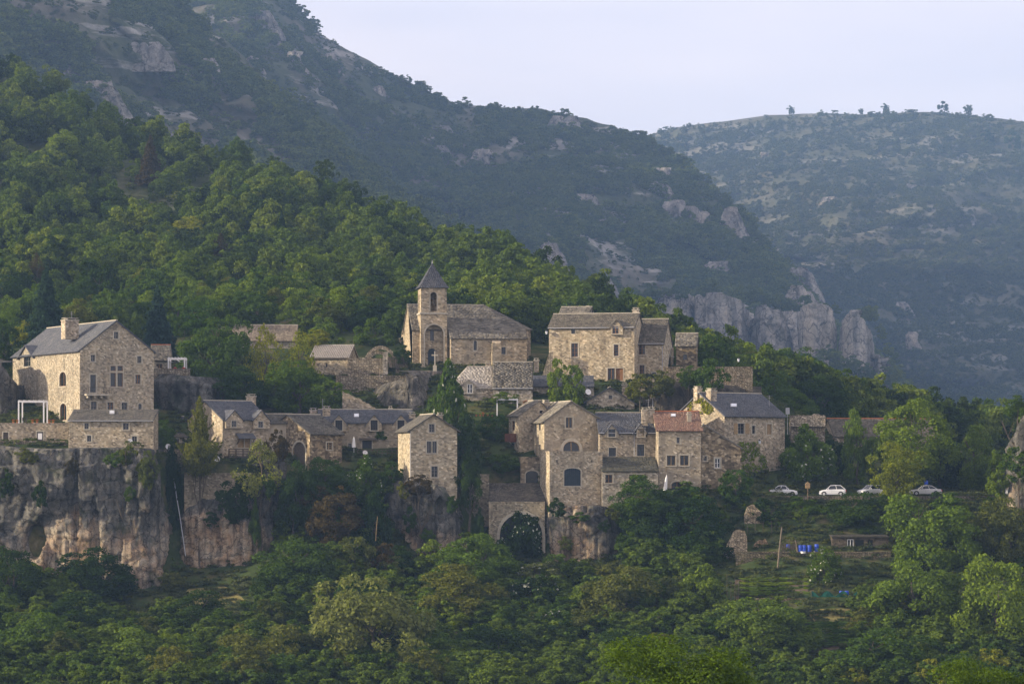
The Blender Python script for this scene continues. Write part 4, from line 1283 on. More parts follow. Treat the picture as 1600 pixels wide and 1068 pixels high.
# church
c = House('church', 'stone church with slate-spired bell tower and long slab roof', 645, 434, 9, 576, W=16.4, L=12.5, cat='church', wall='ashlar', tint=(1.18, 1.1, 0.96))
c.opening('L', 632.4, 500, 634, 522, style='hole', surround=False)
c.opening('L', 623.5, 529, 626, 540, style='hole', surround=0.08)
c.gable_side(515, 477, kind='lauze', hipR=4.6, oe=0.35, og=0.15, ry=0.5)
# side aisle in front of the nave, its roof running on down from the nave
ax0 = c.lp(704.5, 560, 'y', -2.4).x
ax1 = c.lp(823, 560, 'y', -2.4).x
zA = c.lp(704.5, 528, 'y', -2.4).z
def church_rect(px0, py0, px1, py1, ly):
    A, B = c.lp(px0, py0, 'y', ly), c.lp(px1, py1, 'y', ly)
    return A.x, B.x, B.z, A.z
b = MB()
wins = []
for (r, ar) in (((740, 531.8, 745, 547), 1.0), ((783.5, 542, 790, 553), 0)):
    x0, x1, z0, z1 = church_rect(*r, -2.4)
    m_ = (x0 + x1) / 2
    pr = [(x0, z0), (x1, z0)] + ([(m_ + (x1 - x0) / 2 * cos(pi * k / 8), z1 - (x1 - x0) / 2 + (x1 - x0) / 2 * sin(pi * k / 8)) for k in range(9)] if ar else [(x1, z1), (x0, z1)])
    wins.append(pr)
polys = [[Vector((ax0, -3, 0)), Vector((ax1, -3, 0)), Vector((ax1, zA, 0)), Vector((ax0, zA, 0))]] + [[Vector((*q, 0)) for q in reversed(p)] for p in wins]
flat_ = [q for pl in polys for q in pl]
b.add([(q.x, -2.4, q.y) for q in flat_], [tuple(t) for t in tessellate_polygon(polys)])
for p in wins:
    n = len(p)
    b.add([(q[0], -2.4, q[1]) for q in p] + [(q[0], -2.0, q[1]) for q in p], [(k, (k + 1) % n, n + (k + 1) % n, n + k) for k in range(n)])
g = (c.hr - c.he) / c.ly
zN = zA + 2.4 * g
for x in (ax0, ax1):
    b.add([(x, -2.4, -3), (x, 0.6, -3), (x, 0.6, zN), (x, -2.4, zA)], [(0, 1, 2, 3)])
b.obj('aisle_wall', M['ashlar'], c.root, color=c.tint)
for p in wins:
    w_ = MB().add([(q[0], -2.14, q[1]) for q in p], [tuple(range(len(p)))]).obj('window', M['glass'], c.root)
    n = len(p)
    mx, mz = sum(q[0] for q in p) / n, sum(q[1] for q in p) / n
    po = [(mx + (q[0] - mx) * 1.5, mz + (q[1] - mz) * 1.22) for q in p]
    MB().add([(q[0], -2.42, q[1]) for q in po] + [(q[0], -2.42, q[1]) for q in p], [(k, (k + 1) % n, n + (k + 1) % n, n + k) for k in range(n)]).obj('surround', M['dressed'], w_)
# aisle roof continues the nave slope
z_at = lambda y: zA + (y + 2.4) * ((c.he + 0.16 + 0.05 - zA - 0.16) / 2.4)
slope(c.root, (ax0 - 0.15, -2.75, zA + 0.16 - 0.35 * (c.he - zA) / 2.4), (ax1 + 0.15, -2.75, zA + 0.16 - 0.35 * (c.he - zA) / 2.4), (ax1 + 0.15, 0.5, c.he + 0.2 + 0.5 * g), (ax0 - 0.15, 0.5, c.he + 0.2 + 0.5 * g), 'lauze')
x0, x1, z0, z1 = church_rect(769, 533, 783, 569, -3.2)
bt = MB().box(x0, -3.2, -3, x1, -2.42, z1 - 0.3)
bt.add([(x0, -3.2, z1 - 0.3), (x1, -3.2, z1 - 0.3), (x1, -2.42, z1 + 0.3), (x0, -2.42, z1 + 0.3)], [(0, 1, 2, 3)])
bt.obj('buttress', M['ashlar'], c.root, color=c.tint)
# apse, polygonal, at the far right end
xa = c.lp(826, 560, 'y', 3).x
za = c.he + 0.25
pts = [(c.W - 0.5, 0.8), (c.W + 1.2, 1.2), (c.W + 2.6, 3.6), (c.W + 2.6, 7.0), (c.W + 1.2, 10), (c.W - 0.5, 10.6)]
v = [(x, y, -3) for x, y in pts] + [(x, y, za) for x, y in pts]
MB().add(v, [(k, k + 1, 7 + k, 6 + k) for k in range(5)]).obj('apse', M['ashlar'], c.root, color=(0.95, 0.9, 0.82))  # stone tinted darker: shade of the right-facing end put into the colour
apex = (c.W + 0.15 - 4.6, c.ly, c.hr + 0.22)
po = [(c.W - 1 + (x - c.W + 1) * 1.08, 5.7 + (y - 5.7) * 1.06) for x, y in pts]
for k in range(5):
    slope(c.root, (*po[k], za + 0.05), (*po[k + 1], za + 0.05), apex, apex, 'lauze', name='apse_roof')
# bell tower
ty = -1.3
x0, x1, z0, z1 = church_rect(657.5, 490.5, 698.5, 574, ty)
tw = x1 - x0
def wall_ring(x0, x1, y0, y1, zb, zt, front_holes=(), left_holes=(), mat='ashlar', name='tower', dep=0.5, parent=None):
    b = MB()
    for (face, hol) in (('F', front_holes), ('L', left_holes)):
        rng_ = (x0, x1) if face == 'F' else (y0, y1)
        polys = [[Vector((rng_[0], zb, 0)), Vector((rng_[1], zb, 0)), Vector((rng_[1], zt, 0)), Vector((rng_[0], zt, 0))]] + [[Vector((*q, 0)) for q in reversed(p)] for p in hol]
        fl = [q for pl in polys for q in pl]
        mk = (lambda a, z, d=0: (a, y0 + d, z)) if face == 'F' else (lambda a, z, d=0: (x0 + d, a, z))
        b.add([mk(q.x, q.y) for q in fl], [tuple(t) for t in tessellate_polygon(polys)])
        for p in hol:
            n = len(p)
            b.add([mk(*q) for q in p] + [mk(*q, dep) for q in p], [(k, (k + 1) % n, n + (k + 1) % n, n + k) for k in range(n)])
    b.add([(x1, y0, zb), (x1, y1, zb), (x1, y1, zt), (x1, y0, zt)], [(0, 1, 2, 3)])
    b.add([(x0, y1, zb), (x0, y1, zt), (x1, y1, zt), (x1, y1, zb)], [(0, 1, 2, 3)])
    b.add([(x0, y0, zt), (x1, y0, zt), (x1, y1, zt), (x0, y1, zt)], [(0, 1, 2, 3)])
    return b.obj(name, M[mat], parent or c.root, color=c.tint)
def archp(px0, py0, px1, py1, ly):
    a, b_, zb, zt = church_rect(px0, py0, px1, py1, ly)
    r, m_ = (b_ - a) / 2, (a + b_) / 2
    return [(a, zb), (b_, zb)] + [(m_ + r * cos(pi * k / 12), zt - r + r * sin(pi * k / 12)) for k in range(13)]
niche = archp(664, 507, 693, 571.5, ty)
tower = wall_ring(x0, x1, ty, ty + tw, -2, z1, [niche], name='bell_tower', dep=1.1)
# back of the deep niche with its door and window
door = archp(668.7, 544, 681.5, 569.5, ty + 1.1)
lanc = archp(672, 514, 678, 532, ty + 1.1)
polys = [[Vector((*q, 0)) for q in niche]] + [[Vector((*q, 0)) for q in reversed(p)] for p in (door, lanc)]
fl = [q for pl in polys for q in pl]
b = MB().add([(q.x, ty + 1.1, q.y) for q in fl], [tuple(t) for t in tessellate_polygon(polys)])
for p in (door, lanc):
    n = len(p)
    b.add([(q[0], ty + 1.1, q[1]) for q in p] + [(q[0], ty + 1.28, q[1]) for q in p], [(k, (k + 1) % n, n + (k + 1) % n, n + k) for k in range(n)])
b.obj('porch_back', M['ashlar'], tower, color=c.tint)
MB().add([(q[0], ty + 1.25, q[1]) for q in door], [tuple(range(len(door)))]).obj('church_door', M['bluedoor'], tower)
MB().add([(q[0], ty + 1.25, q[1]) for q in lanc], [tuple(range(len(lanc)))]).obj('lancet_window', M['glass'], tower)
po = [(x0 + tw / 2 + (q[0] - x0 - tw / 2) * 1.13, q[1] * 1.025) for q in niche]
n = len(niche)
MB().add([(q[0], ty - 0.04, q[1]) for q in po] + [(q[0], ty - 0.04, q[1]) for q in niche], [(k, (k + 1) % n, n + (k + 1) % n, n + k) for k in range(1, n)]).obj('arch_stones', M['dressed'], tower)
MB().box(x0 - 0.14, ty - 0.14, z1 + 0.002, x1 + 0.14, ty + tw + 0.1, z1 + 0.26).obj('string_course', M['dressed'], tower)
u0, u1, y0t = x0 + 0.05, x1 - 0.05, ty + 0.08
zt = church_rect(657.5, 449, 698, 490, ty)[3]
bell = archp(672.5, 456, 682.5, 486, y0t)
lb = c.lp(654.7, 470, 'x', u0).y
lw = 0.5
lm = [(lb - lw, bell[0][1]), (lb + lw, bell[0][1])] + [(lb + lw * cos(pi * k / 8), bell[7][1] - 0.1 - lw + lw * sin(pi * k / 8)) for k in range(9)]
belf = wall_ring(u0, u1, y0t, ty + tw - 0.08, z1 + 0.262, zt, [bell], [lm], name='belfry', dep=0.45)
mb_ = MB().lathe(((bell[0][0] + bell[1][0]) / 2, y0t + 0.8, bell[0][1] + 1.15), [(0.02, 0.75), (0.2, 0.72), (0.26, 0.45), (0.34, 0.15), (0.46, 0.0)], 12)
mb_.obj('bell', M['bronze'], belf, smooth=True)
MB().box(bell[0][0] - 0.1, y0t + 0.72, bell[0][1] + 1.93, bell[1][0] + 0.1, y0t + 0.88, bell[0][1] + 2.08).obj('bell_beam', M['oldwood'], belf)
MB().box(u0 + 0.5, y0t + 0.5, z1 + 0.3, u1 - 0.5, y0t + 0.55 + tw * 0.6, z1 + 0.4).obj('belfry_floor', M['oldwood'], belf)
for k, q in enumerate((MB().add([(q[0] + (q[0] - (bell[0][0] + bell[1][0]) / 2) * 0.3, y0t - 0.03, q[1]) for q in bell] + [(q[0], y0t - 0.03, q[1]) for q in bell], [(j, (j + 1) % len(bell), len(bell) + (j + 1) % len(bell), len(bell) + j) for j in range(1, len(bell))]),)):
    q.obj('arch_stones', M['dressed'], belf)
# bell-cast pyramid spire
ap = church_rect(674.5, 411, 675, 412, ty + tw / 2)[3]
mx, my = (u0 + u1) / 2, ty + tw / 2
lv = [(tw / 2 + 0.32, zt - 0.02), (tw / 2 - 0.25, zt + 0.75), (0.02, ap)]
for (sx, sy) in ((0, -1), (1, 0), (0, 1), (-1, 0)):
    for i in range(2):
        (ra, za_), (rb, zb_) = lv[i], lv[i + 1]
        tx_, ty_ = -sy, sx
        q = [(mx + sx * ra - tx_ * ra, my + sy * ra - ty_ * ra, za_), (mx + sx * ra + tx_ * ra, my + sy * ra + ty_ * ra, za_), (mx + sx * rb + tx_ * rb, my + sy * rb + ty_ * rb, zb_), (mx + sx * rb - tx_ * rb, my + sy * rb - ty_ * rb, zb_)]
        slope(c.root, *q, 'slate', thick=0.06, name='spire_face', tint=(0.85, 0.85, 0.9))
MB().tube([(mx, my, ap - 0.1), (mx, my, ap + 0.5)], [0.08, 0.03], 6).obj('finial', M['zinc'], c.root)
CH = c

# stone cross in front of the porch
o = P(679.5, 572, 428)
cr = MB().box(-0.28, -0.28, -0.8, 0.28, 0.28, 0.15).box(-0.09, -0.09, 0.15, 0.09, 0.09, 2.3).box(-0.5, -0.085, 1.6, 0.5, 0.085, 1.8)
tag(cr.obj('stone_cross', M['dressed'], loc=o), 'stone cross standing before the church door', 'cross')

# slab-roofed pair under the church
h = House('slab_house', 'cottage with pale stone slab roof and arched dormer below the church', 703, 416, 4, 642, xr=770, L=7.5, wall='wall')
h.opening('F', 747, 627, 757, 646, style='planks', frame='bluedoor', surround=0.15)
h.gable_side(606, 574, kind='paleslab', hipL=3.0, oe=0.3, ry=0.55)
h.dormer(719, 745, 602, 593, kind='paleslab', win=(730, 600, 738, 614), wood='whiteframe')
h.chimney(759, 566, 767, 577, 4.0)
h = House('slab_house', 'cottage with steep grey stone slab roof beside the pale-roofed one', 770.5, 415, 0, 642, xr=832, L=8.0, wall='wall')
h.opening('F', 800, 620, 808, 640, style='planks', frame='oldwood', surround=0.12)
h.gable_side(606.5, 567, kind='lauze', oe=0.3, og=0.1, ry=0.5, tint=(0.85, 0.85, 0.85))
h.gutter()
h.chimney(834, 562, 842, 573, 4.0)
h = House('slate_annexe', 'low annexe with dark slate roof below the big upper house', 834, 419, 0, 640, xr=928, L=5, wall='wallg')
h.opening('F', 905, 612, 911, 622, frame='greyframe', surround=0.1)
h.shed(604, 588, kind='slate')

# big upper house
h = House('upper_house', 'big golden stone house high on the right with a wooden double door', 858, 428, -11, 597, xr=991, L=9.5, wall='wall', tint=(1.12, 1.06, 0.94))
h.opening('F', 892.5, 514.5, 898.5, 521, style='hole', surround=0.08)
h.opening('F', 892.5, 536, 903, 557.5, frame='wood', bars=(2, 3))
h.opening('F', 959, 538, 966.5, 556, frame='wood', bars=(1, 4))
h.opening('F', 949.5, 575, 960.5, 594, frame='wood', name='door', bars=(2, 1), sill=False)
h.opening('F', 961.5, 575, 973.5, 594, style='planks', frame='wood', surround=0.1)
h.opening('F', 894, 578, 901, 581.5, style='hole', surround=False)
h.gable_side(512.5, 492, kind='oldslate', oe=0.35, og=0.2, tint=(1.15, 1.1, 1.0))
h.dormer(952, 976, 512, 500, kind='oldslate', win=(957.5, 509.5, 967.5, 521.5), wood='wood', tint=(1.15, 1.1, 1.0))
h.chimney(988, 483, 998, 494, 4.7)
h.gutter()
UH = h
h2 = House('upper_wing', 'lower right wing of the big upper house with brown windows', 990, 429.5, -11, 597, xr=1037, L=9.5, wall='wall', tint=(1.05, 1.0, 0.9))
h2.opening('F', 998, 539, 1008, 553.5, frame='wood', bars=(2, 3))
h2.opening('F', 999, 570, 1007, 586.5, frame='wood', bars=(2, 3))
h2.opening('F', 1018, 581, 1025.5, 586, frame='whiteframe', bars=(1, 1), surround=0.1)
h2.opening('R', 1047.5, 543, 1052.5, 557, frame='greyframe', surround=0.1)
h2.gable_side(537, 500, kind='oldslate', oe=0.35, og=0.15, tint=(1.1, 1.06, 1.0))
h2.gutter(drop=[(1035, 592)])
h = House('rear_house', 'roof and chimney of a house just behind the big upper house', 874, 443, -8, 560, xr=919, L=8, wall='wall')
h.gable_side(494, 481, kind='lauze')
h.chimney(915.5, 480, 920.5, 494, 3.9)
h = House('end_annexe', 'rough stone annexe with sloping roof right of the upper wing', 1056.5, 439, -6, 590, xr=1088, L=6, wall='wallb', tint=(0.9, 0.86, 0.78))
h.opening('F', 1067, 553, 1074, 562, style='hole', arch=0.8, surround=False)
h.gable_side(540, 522, kind='lauze')

h = House('gable_cottage', 'small gabled cottage with one tiny window below the upper house', 917, 415, 0, 652, xr=991, L=8, wall='wall')
h.opening('F', 951, 617, 956.5, 623, style='hole', surround=0.1)
h.gable_front(627, 606, 953, yer=630, kind='slate', oe=0.5, og=0.4)
h.chimney(972, 600, 980, 618, 2.5)

# ------------------------------------------------------------------ centre
h = House('balcony_house', 'narrow house with sunlit side wall and red wooden balcony', 811, 402, 27, 716, xr=866, xl=795, wall='wallg', tint=(1.2, 1.15, 1.05))
h.opening('L', 799.8, 657, 804.5, 672, frame='wood', surround=0.1, bars=(1, 3), sill=False)
h.opening('L', 800.3, 692, 804.3, 709, style='planks', frame='redwood', surround=0.1)
h.opening('F', 843, 641, 848, 645.5, style='hole', surround=0.08)
h.gable_front(649, 627, 843, kind='lauze', oe=0.35, og=0.2)
a0, a1, z0, z1 = h.rect('L', 800, 673, 806, 689)
bl = MB().box(-1.05, a0 - 0.2, z0 - 0.1, -0.01, a1 + 0.2, z0 + 0.06).obj('balcony', M['redwood'], h.root)
for k, y in enumerate(np.linspace(a0 - 0.15, a1 + 0.15, 9)):
    MB().box(-1.05, y - 0.09, z0 + 0.062, -0.99, y + 0.09, z0 + 1.1).obj('board', M['redwood'], bl)
for k, x in enumerate(np.linspace(-0.95, -0.1, 5)):
    MB().box(x - 0.08, a0 - 0.2, z0 + 0.062, x + 0.08, a0 - 0.14, z0 + 1.1).obj('board', M['redwood'], bl)
h.chimney(850, 627, 859, 648, 2.0)

h = House('central_house', 'gabled stone house with arched first-floor window above the terrace', 850.5, 397, 14, 764, xr=936, L=15, wall='wallp', tint=(0.98, 0.95, 0.88))
h.opening('F', 884, 651.5, 894.5, 668.5, frame='palewood', bars=(2, 1))
h.opening('F', 880, 689, 905.5, 706, frame='palewood', arch=0.9, bars=(2, 1), surround=0.45)
for (x0_, x1_) in ((836.6, 838.8), (842.5, 845)):
    h.opening('L', x0_, 694, x1_, 712, frame='wood', surround=0.08, bars=(1, 2), sill=False)
    h.opening('L', x0_, 660, x1_, 672, frame='greyframe', surround=0.08, bars=(1, 2), sill=False)
h.gable_front(658, 628, 892, yer=654, kind='lauze', oe=0.45, og=0.25)
h = House('terrace_block', 'square stone terrace block with dark arched garage door', 859, 390.5, 12, 792, xr=941, L=6.4, wall='wallg', tint=(1.25, 1.2, 1.1), below=5, cat='terrace')
h.opening('F', 881.5, 731, 907.5, 758.5, style='planks', frame='bluedoor', arch=0.35, surround=0.14)
h.opening('F', 869.5, 718, 871.5, 722, style='hole', surround=False)
h.opening('F', 924, 718, 926, 722, style='hole', surround=False)
h.flat(706)
h = House('arched_outhouse', 'small outhouse with dark arched doorway left of the terrace block', 813.5, 398, 4, 760, xr=846, L=4, wall='wallb', cat='outhouse')
h.opening('F', 821.5, 735, 841, 756, style='hole', arch=0.6, surround=0.15)
h.flat(715)
h = House('low_roofed_shed', 'long low roof behind the bridge arch', 765, 392.6, 0, 795, xr=852, L=4.6, wall='wallg', cat='shed')
h.shed(784, 756, kind='oldslate', tint=(0.9, 0.85, 0.8))

h = House('slate_house', 'house with shiny slate roof, two dormers and white drainpipes', 937, 396, 4, 775, xr=1029, L=8.5, wall='wallg', tint=(1.0, 0.97, 0.92))
h.opening('F', 951, 699, 962.5, 712.5, frame='bluedoor', surround=0.1)
h.opening('F', 995.5, 694, 1006.5, 712, frame='bluedoor', surround=0.1)
h.gable_side(676, 646, kind='slate', oe=0.35)
h.dormer(943, 968, 676, 663, win=(950, 670, 961, 682), wood='bluedoor')
h.dormer(988, 1013, 676, 662, win=(995.5, 669, 1006.5, 682), wood='bluedoor')
h.gutter(drop=[(991, 712), (1027.5, 712)])
h = House('lean_to', 'lean-to with mossy slate roof under the slate-roofed house', 941, 391, 4, 776, xr=1028, L=4.6, wall='wall', cat='lean-to')
h.opening('F', 945.5, 741, 957, 754, frame='wood')
h.opening('F', 983, 741, 992.5, 757, frame='wood', bars=(1, 1))
h.opening('F', 995, 741, 1004.5, 757, frame='wood', bars=(1, 1))
h.shed(736, 715, kind='oldslate', tint=(0.75, 0.78, 0.68))

h = House('red_roofed_house', 'tall narrow house with the only red clay tile roof', 1029, 393, 4, 772, xr=1095, L=8, wall='wallp', tint=(0.98, 0.95, 0.9))
h.opening('F', 1057, 683, 1062, 692, frame='greyframe', surround=0.1)
h.opening('F', 1042, 711, 1055.5, 727, frame='palewood', bars=(2, 1))
h.opening('F', 1062.5, 711, 1076, 727, frame='palewood', bars=(2, 1))
h.opening('F', 1049, 752, 1067, 768, frame='wood', arch=0.5, bars=(2, 2), surround=0.14, sill=False)
h.gable_side(672, 644, kind='redtile', oe=0.35, og=0.35, ridge_mat='terracotta')
h.chimney(1074, 646, 1080.5, 662, 1.6, mat='plaster')
h.chimney(1003, 639, 1012, 656, 3.2)
h.chimney(1013.5, 638, 1023, 652, 3.4)
h.skylight(1048, 647, 1056, 651)

h = House('sloping_wing', 'stone wing with a long sloping gable between red roof and slate roof', 1095.5, 394, 10, 766, xr=1158, L=8, wall='wallb', tint=(0.95, 0.92, 0.86))
h.opening('F', 1099, 712, 1104.5, 719.5, frame='greyframe', surround=0.1)
h.opening('F', 1117, 715.5, 1125.5, 730.5, frame='whiteframe')
h.gable_front(668, 664, 1099, yer=700, kind='lauze', oe=0.2, og=0.15)
h = House('hidden_cottage', 'slab-roofed cottage wedged behind the sloping wing', 1096, 404, 0, 720, xr=1132, L=7, wall='wallg')
h.gable_front(680, 656, 1106, yer=676, kind='lauze')

h = House('right_house', 'house with sunlit vine-clad gable, slate roof and orange shutters', 1132, 397, 40, 762, xr=1226, L=10.0, wall='wallg', tint=(1.15, 1.1, 1.02), below=5)
h.opening('F', 1153, 661, 1163, 677.5, frame='greyframe', bars=(2, 3))
h.opening('F', 1175, 664.5, 1180, 677.5, frame='greyframe', bars=(1, 2))
h.opening('F', 1198, 662, 1205.5, 678.5, style='planks', frame='palewood', label='window closed with orange wooden shutters')
h.opening('L', 1074, 637, 1081.5, 645, style='planks', frame='wood', surround=0.1)
h.gable_side(649, 614.5, kind='slate', oe=0.4, og=0.25)
h.shutter('F', 1146.5, 661, 1152.3, 677.5)
h.shutter('F', 1164, 661, 1170.5, 677.5)
h.chimney(1089.5, 606, 1097, 617, 5.2)
h.chimney(1110.5, 609, 1120, 629, 3.0)
h.skylight(1141, 631, 1151, 636)
RH = h

h = House('tree_hidden_house', 'long old house almost hidden behind the car park trees', 1305, 424, 6, 745, xr=1470, L=10, wall='wall', tint=(0.9, 0.86, 0.78))
h.opening('F', 1318, 690, 1323, 699, frame='greyframe', surround=0.1)
h.opening('F', 1359, 686, 1364.5, 692, frame='greyframe', surround=0.1)
h.opening('F', 1360, 730, 1366, 738, frame='greyframe', surround=0.1)
h.gable_side(682, 655, kind='oldslate', ridge_mat='terracotta', tint=(1.1, 1.05, 0.95))

# ================================================================== TREES
def leaf_quads(pos, nrm, size, rng, aspect=0.65):
    n = len(pos)
    r = rng.normal(size=(n, 3))
    a = np.cross(nrm, r)
    a /= np.linalg.norm(a, axis=1, keepdims=True) + 1e-9
    b = np.cross(nrm, a)
    s = size[:, None] * 0.5
    v = np.stack([pos - a * s, pos + b * s * aspect + nrm * s * 0.25, pos + a * s, pos - b * s * aspect + nrm * s * 0.1], 1)
    return v.reshape(-1, 3), np.arange(4 * n).reshape(n, 4)

def unit(v):
    return v / (np.linalg.norm(v, axis=-1, keepdims=True) + 1e-9)

def crown(name, seed, nclump, per, leaf, shape='round', mat='leaf', blossom=0, sparse=1.0):
    """a crown one unit high and wide, made of leaf clumps on an uneven dome"""
    rng = np.random.default_rng(seed)
    cs = []
    while len(cs) < nclump:
        p = rng.uniform(-1, 1, 3)
        r = np.linalg.norm(p)
        if r > 1 or r < 0.35:
            continue
        if p[2] < -0.75:
            continue
        cs.append(p)
    cs = np.array(cs)
    lump = 1 + 0.28 * fbm(cs * 1.6 + seed, 2, seed)
    cs = cs * lump[:, None]
    if shape == 'tall':
        w_ = np.clip(1.05 - np.abs(cs[:, 2] + 0.2) ** 1.6 * 0.75, 0.2, 1)
        cs[:, :2] *= w_[:, None]
    elif shape == 'spread':
        cs[:, 2] = np.sign(cs[:, 2]) * np.abs(cs[:, 2]) ** 1.3
        w_ = np.clip(0.75 + 0.35 * cs[:, 2], 0.3, 1.1)
        cs[:, :2] *= w_[:, None]
    rad = rng.uniform(0.14, 0.30, nclump) * (1.0 if nclump > 20 else 1.25)
    V, Nn, S = [], [], []
    for c_, r in zip(cs, rad):
        k = int(per * (r / 0.22) ** 2 * sparse)
        d = unit(rng.normal(size=(k, 3)) + unit(c_[None]) * 0.75 + np.array([0, 0, 0.35]))
        rr = r * rng.uniform(0.55, 1.12, (k, 1))
        p = c_ + d * rr * np.array([1.1, 1.1, 0.8])
        V.append(p)
        Nn.append(unit(d + 0.75 * rng.normal(size=(k, 3)) + np.array([0, 0, 0.25])))
        S.append(leaf * rng.uniform(0.55, 1.45, k))
    p, nn, sz = np.concatenate(V), np.concatenate(Nn), np.concatenate(S)
    lo, hi = np.percentile(p, 1, 0), np.percentile(p, 99, 0)
    p = (p - (lo + hi) / 2) / (hi - lo)
    p[:, 2] += 0.5
    v, f = leaf_quads(p, nn, sz, rng)
    me = new_mesh(name, v, f, M[mat])
    if blossom:
        me.materials.append(M['flower'])
        mi = np.zeros(len(f), dtype=np.int32)
        out_ = (np.linalg.norm(p - [0, 0, 0.45], axis=1) > 0.40) & (rng.uniform(size=len(f)) < blossom)
        mi[out_] = 1
        me.polygons.foreach_set('material_index', mi)
    return me

def conifer(name, seed, whorls, per, leaf, mat='leaf', droop=0.25, loose=0.0):
    rng = np.random.default_rng(seed)
    V, Nn, S = [], [], []
    for i in range(whorls):
        t = i / (whorls - 1)
        z = 0.02 + 0.96 * t
        R = 0.5 * (1 - t) ** 0.85 * (1 + loose * rng.uniform(-0.5, 0.4)) + 0.02
        nb = max(4, int(11 * (1 - t) + 4))
        for k in range(nb):
            a = 2 * pi * (k + rng.uniform(-.4, .4)) / nb + i
            Rb = R * rng.uniform(0.6, 1.12)
            n = max(6, int(per * (Rb / 0.4)))
            u = rng.uniform(0.08, 1, n) ** 0.8
            wd = 0.10 * (1.1 - u) * Rb / 0.4 + 0.015
            off = rng.normal(size=n) * wd
            x = cos(a) * u * Rb - sin(a) * off
            y = sin(a) * u * Rb + cos(a) * off
            zz = z - droop * Rb * u ** 1.5 + 0.06 * Rb * u ** 4 + rng.normal(size=n) * 0.008
            V.append(np.stack([x, y, zz], 1))
            Nn.append(unit(np.stack([0.5 * np.cos(a) * np.ones(n), 0.5 * np.sin(a) * np.ones(n), np.ones(n)], 1) + 0.6 * rng.normal(size=(n, 3))))
            S.append(leaf * rng.uniform(0.6, 1.4, n))
    p, nn, sz = np.concatenate(V), np.concatenate(Nn), np.concatenate(S)
    v, f = leaf_quads(p, nn, sz, rng, 0.4)
    return new_mesh(name, v, f, M[mat])

def trunk_mesh(name, seed, limbs=6, lean=0.05):
    """unit-high tapered trunk with limbs reaching up into the crown"""
    rng = random.Random(seed)
    b = MB()
    pts = [(0, 0, 0)]
    for k in range(1, 6):
        pts.append((rng.uniform(-lean, lean), rng.uniform(-lean, lean), k / 5 * 0.9))
    rad = [0.045, 0.034, 0.028, 0.022, 0.015, 0.006]
    b.tube(pts, rad, 7)
    for k in range(limbs):
        t = rng.uniform(0.35, 0.75)
        i = int(t / 0.18)
        base = Vector(pts[min(i, 5)])
        a = 2 * pi * k / limbs + rng.uniform(-.5, .5)
        ln = rng.uniform(0.22, 0.36)
        e = base + Vector((cos(a) * ln * 0.8, sin(a) * ln * 0.8, ln * 0.85))
        m_ = base.lerp(e, 0.5) + Vector((rng.uniform(-.03, .03), rng.uniform(-.03, .03), -0.02))
        b.tube([base, m_, e], [0.016, 0.011, 0.004], 5)
        for j in range(2):
            e2 = m_ + Vector((rng.uniform(-.15, .15), rng.uniform(-.15, .15), rng.uniform(.08, .2)))
            b.tube([m_, e2], [0.008, 0.003], 4)
    return new_mesh(name, b.v, b.f, M['bark'])

TR = [trunk_mesh('trunk', 300 + k) for k in range(4)]
CR = {
    'big': [crown('crown', 400 + k, 100, 140, 0.036) for k in range(5)],
    'mid': [crown('crown', 420 + k, 60, 80, 0.060) for k in range(5)],
    'small': [crown('crown', 440 + k, 34, 50, 0.10) for k in range(4)],
    'tall': [crown('crown', 460 + k, 80, 80, 0.048, 'tall') for k in range(3)],
    'spread': [crown('crown', 470 + k, 70, 90, 0.044, 'spread') for k in range(2)],
    'sparse': [crown('crown', 480 + k, 70, 55, 0.040, 'tall', sparse=0.8) for k in range(2)],
    'flower': [crown('crown', 490 + k, 60, 80, 0.055, blossom=0.045) for k in range(2)],
    'chestnut': [crown('crown', 495, 75, 95, 0.052, 'tall', blossom=0.04)],
    'near': [crown('crown', 530, 110, 480, 0.016)],
    'fir': [conifer('crown', 500 + k, 26, 120, 0.055) for k in range(2)],
    'pine': [conifer('crown', 510, 20, 90, 0.055, droop=-0.35, loose=0.7)],
}
COLS = {  # leaf colours; dark and mid also hold painted shade for shaded foliage
    'dark': (0.030, 0.055, 0.014), 'mid': (0.060, 0.102, 0.018), 'bright': (0.120, 0.172, 0.026), 'yellow': (0.175, 0.190, 0.022),
    'olive': (0.105, 0.118, 0.030), 'pale': (0.150, 0.170, 0.055), 'brown': (0.070, 0.054, 0.026), 'blue': (0.032, 0.060, 0.052), 'fir': (0.034, 0.052, 0.020)}
GROUPS = {}
CNT = [0]

def tree(label, kind, col, cx, top, bot, wpx, D, name=None, group=None, cat=None, trunk=True, depth=None, base=None):
    """a tree or shrub whose crown fills the given picture rows and width at distance D"""
    CNT[0] += 1
    rnd = random.Random(CNT[0] * 13 + 5)
    m = D / F
    x = (cx - CX) * m
    wd, ht = wpx * m, (bot - top) * m
    z0 = (HY - bot) * m
    g = gz(x, D) if base is None else base
    g = min(g, z0 + 0.2 * ht)
    nm = name or ('shrub' if ht < 3.2 else 'tree')
    r = empty(nm, (x, D, g), 0)
    tag(r, label, cat or ('shrub' if nm == 'shrub' else 'tree'), group)
    cm = CR[kind][rnd.randrange(len(CR[kind]))]
    c_ = obj('crown', cm, r, loc=(0, 0, z0 - g), rz=rnd.uniform(0, 6.28), scale=(wd, wd * rnd.uniform(0.85, 1.05) if depth is None else depth, ht), color=COLS[col])
    if trunk:
        H = z0 - g + ht * 0.85
        th = min(max(wd * 0.8, 0.6), H) if H < wd else H
        obj('trunk', TR[rnd.randrange(4)], r, loc=(0, 0, -0.3), rz=rnd.uniform(0, 6.28), scale=((H * 0.22,) * 2 if kind in ('fir', 'pine') else (max(H * 0.55, wd * 0.75),) * 2) + (H + 0.3,))
    return r

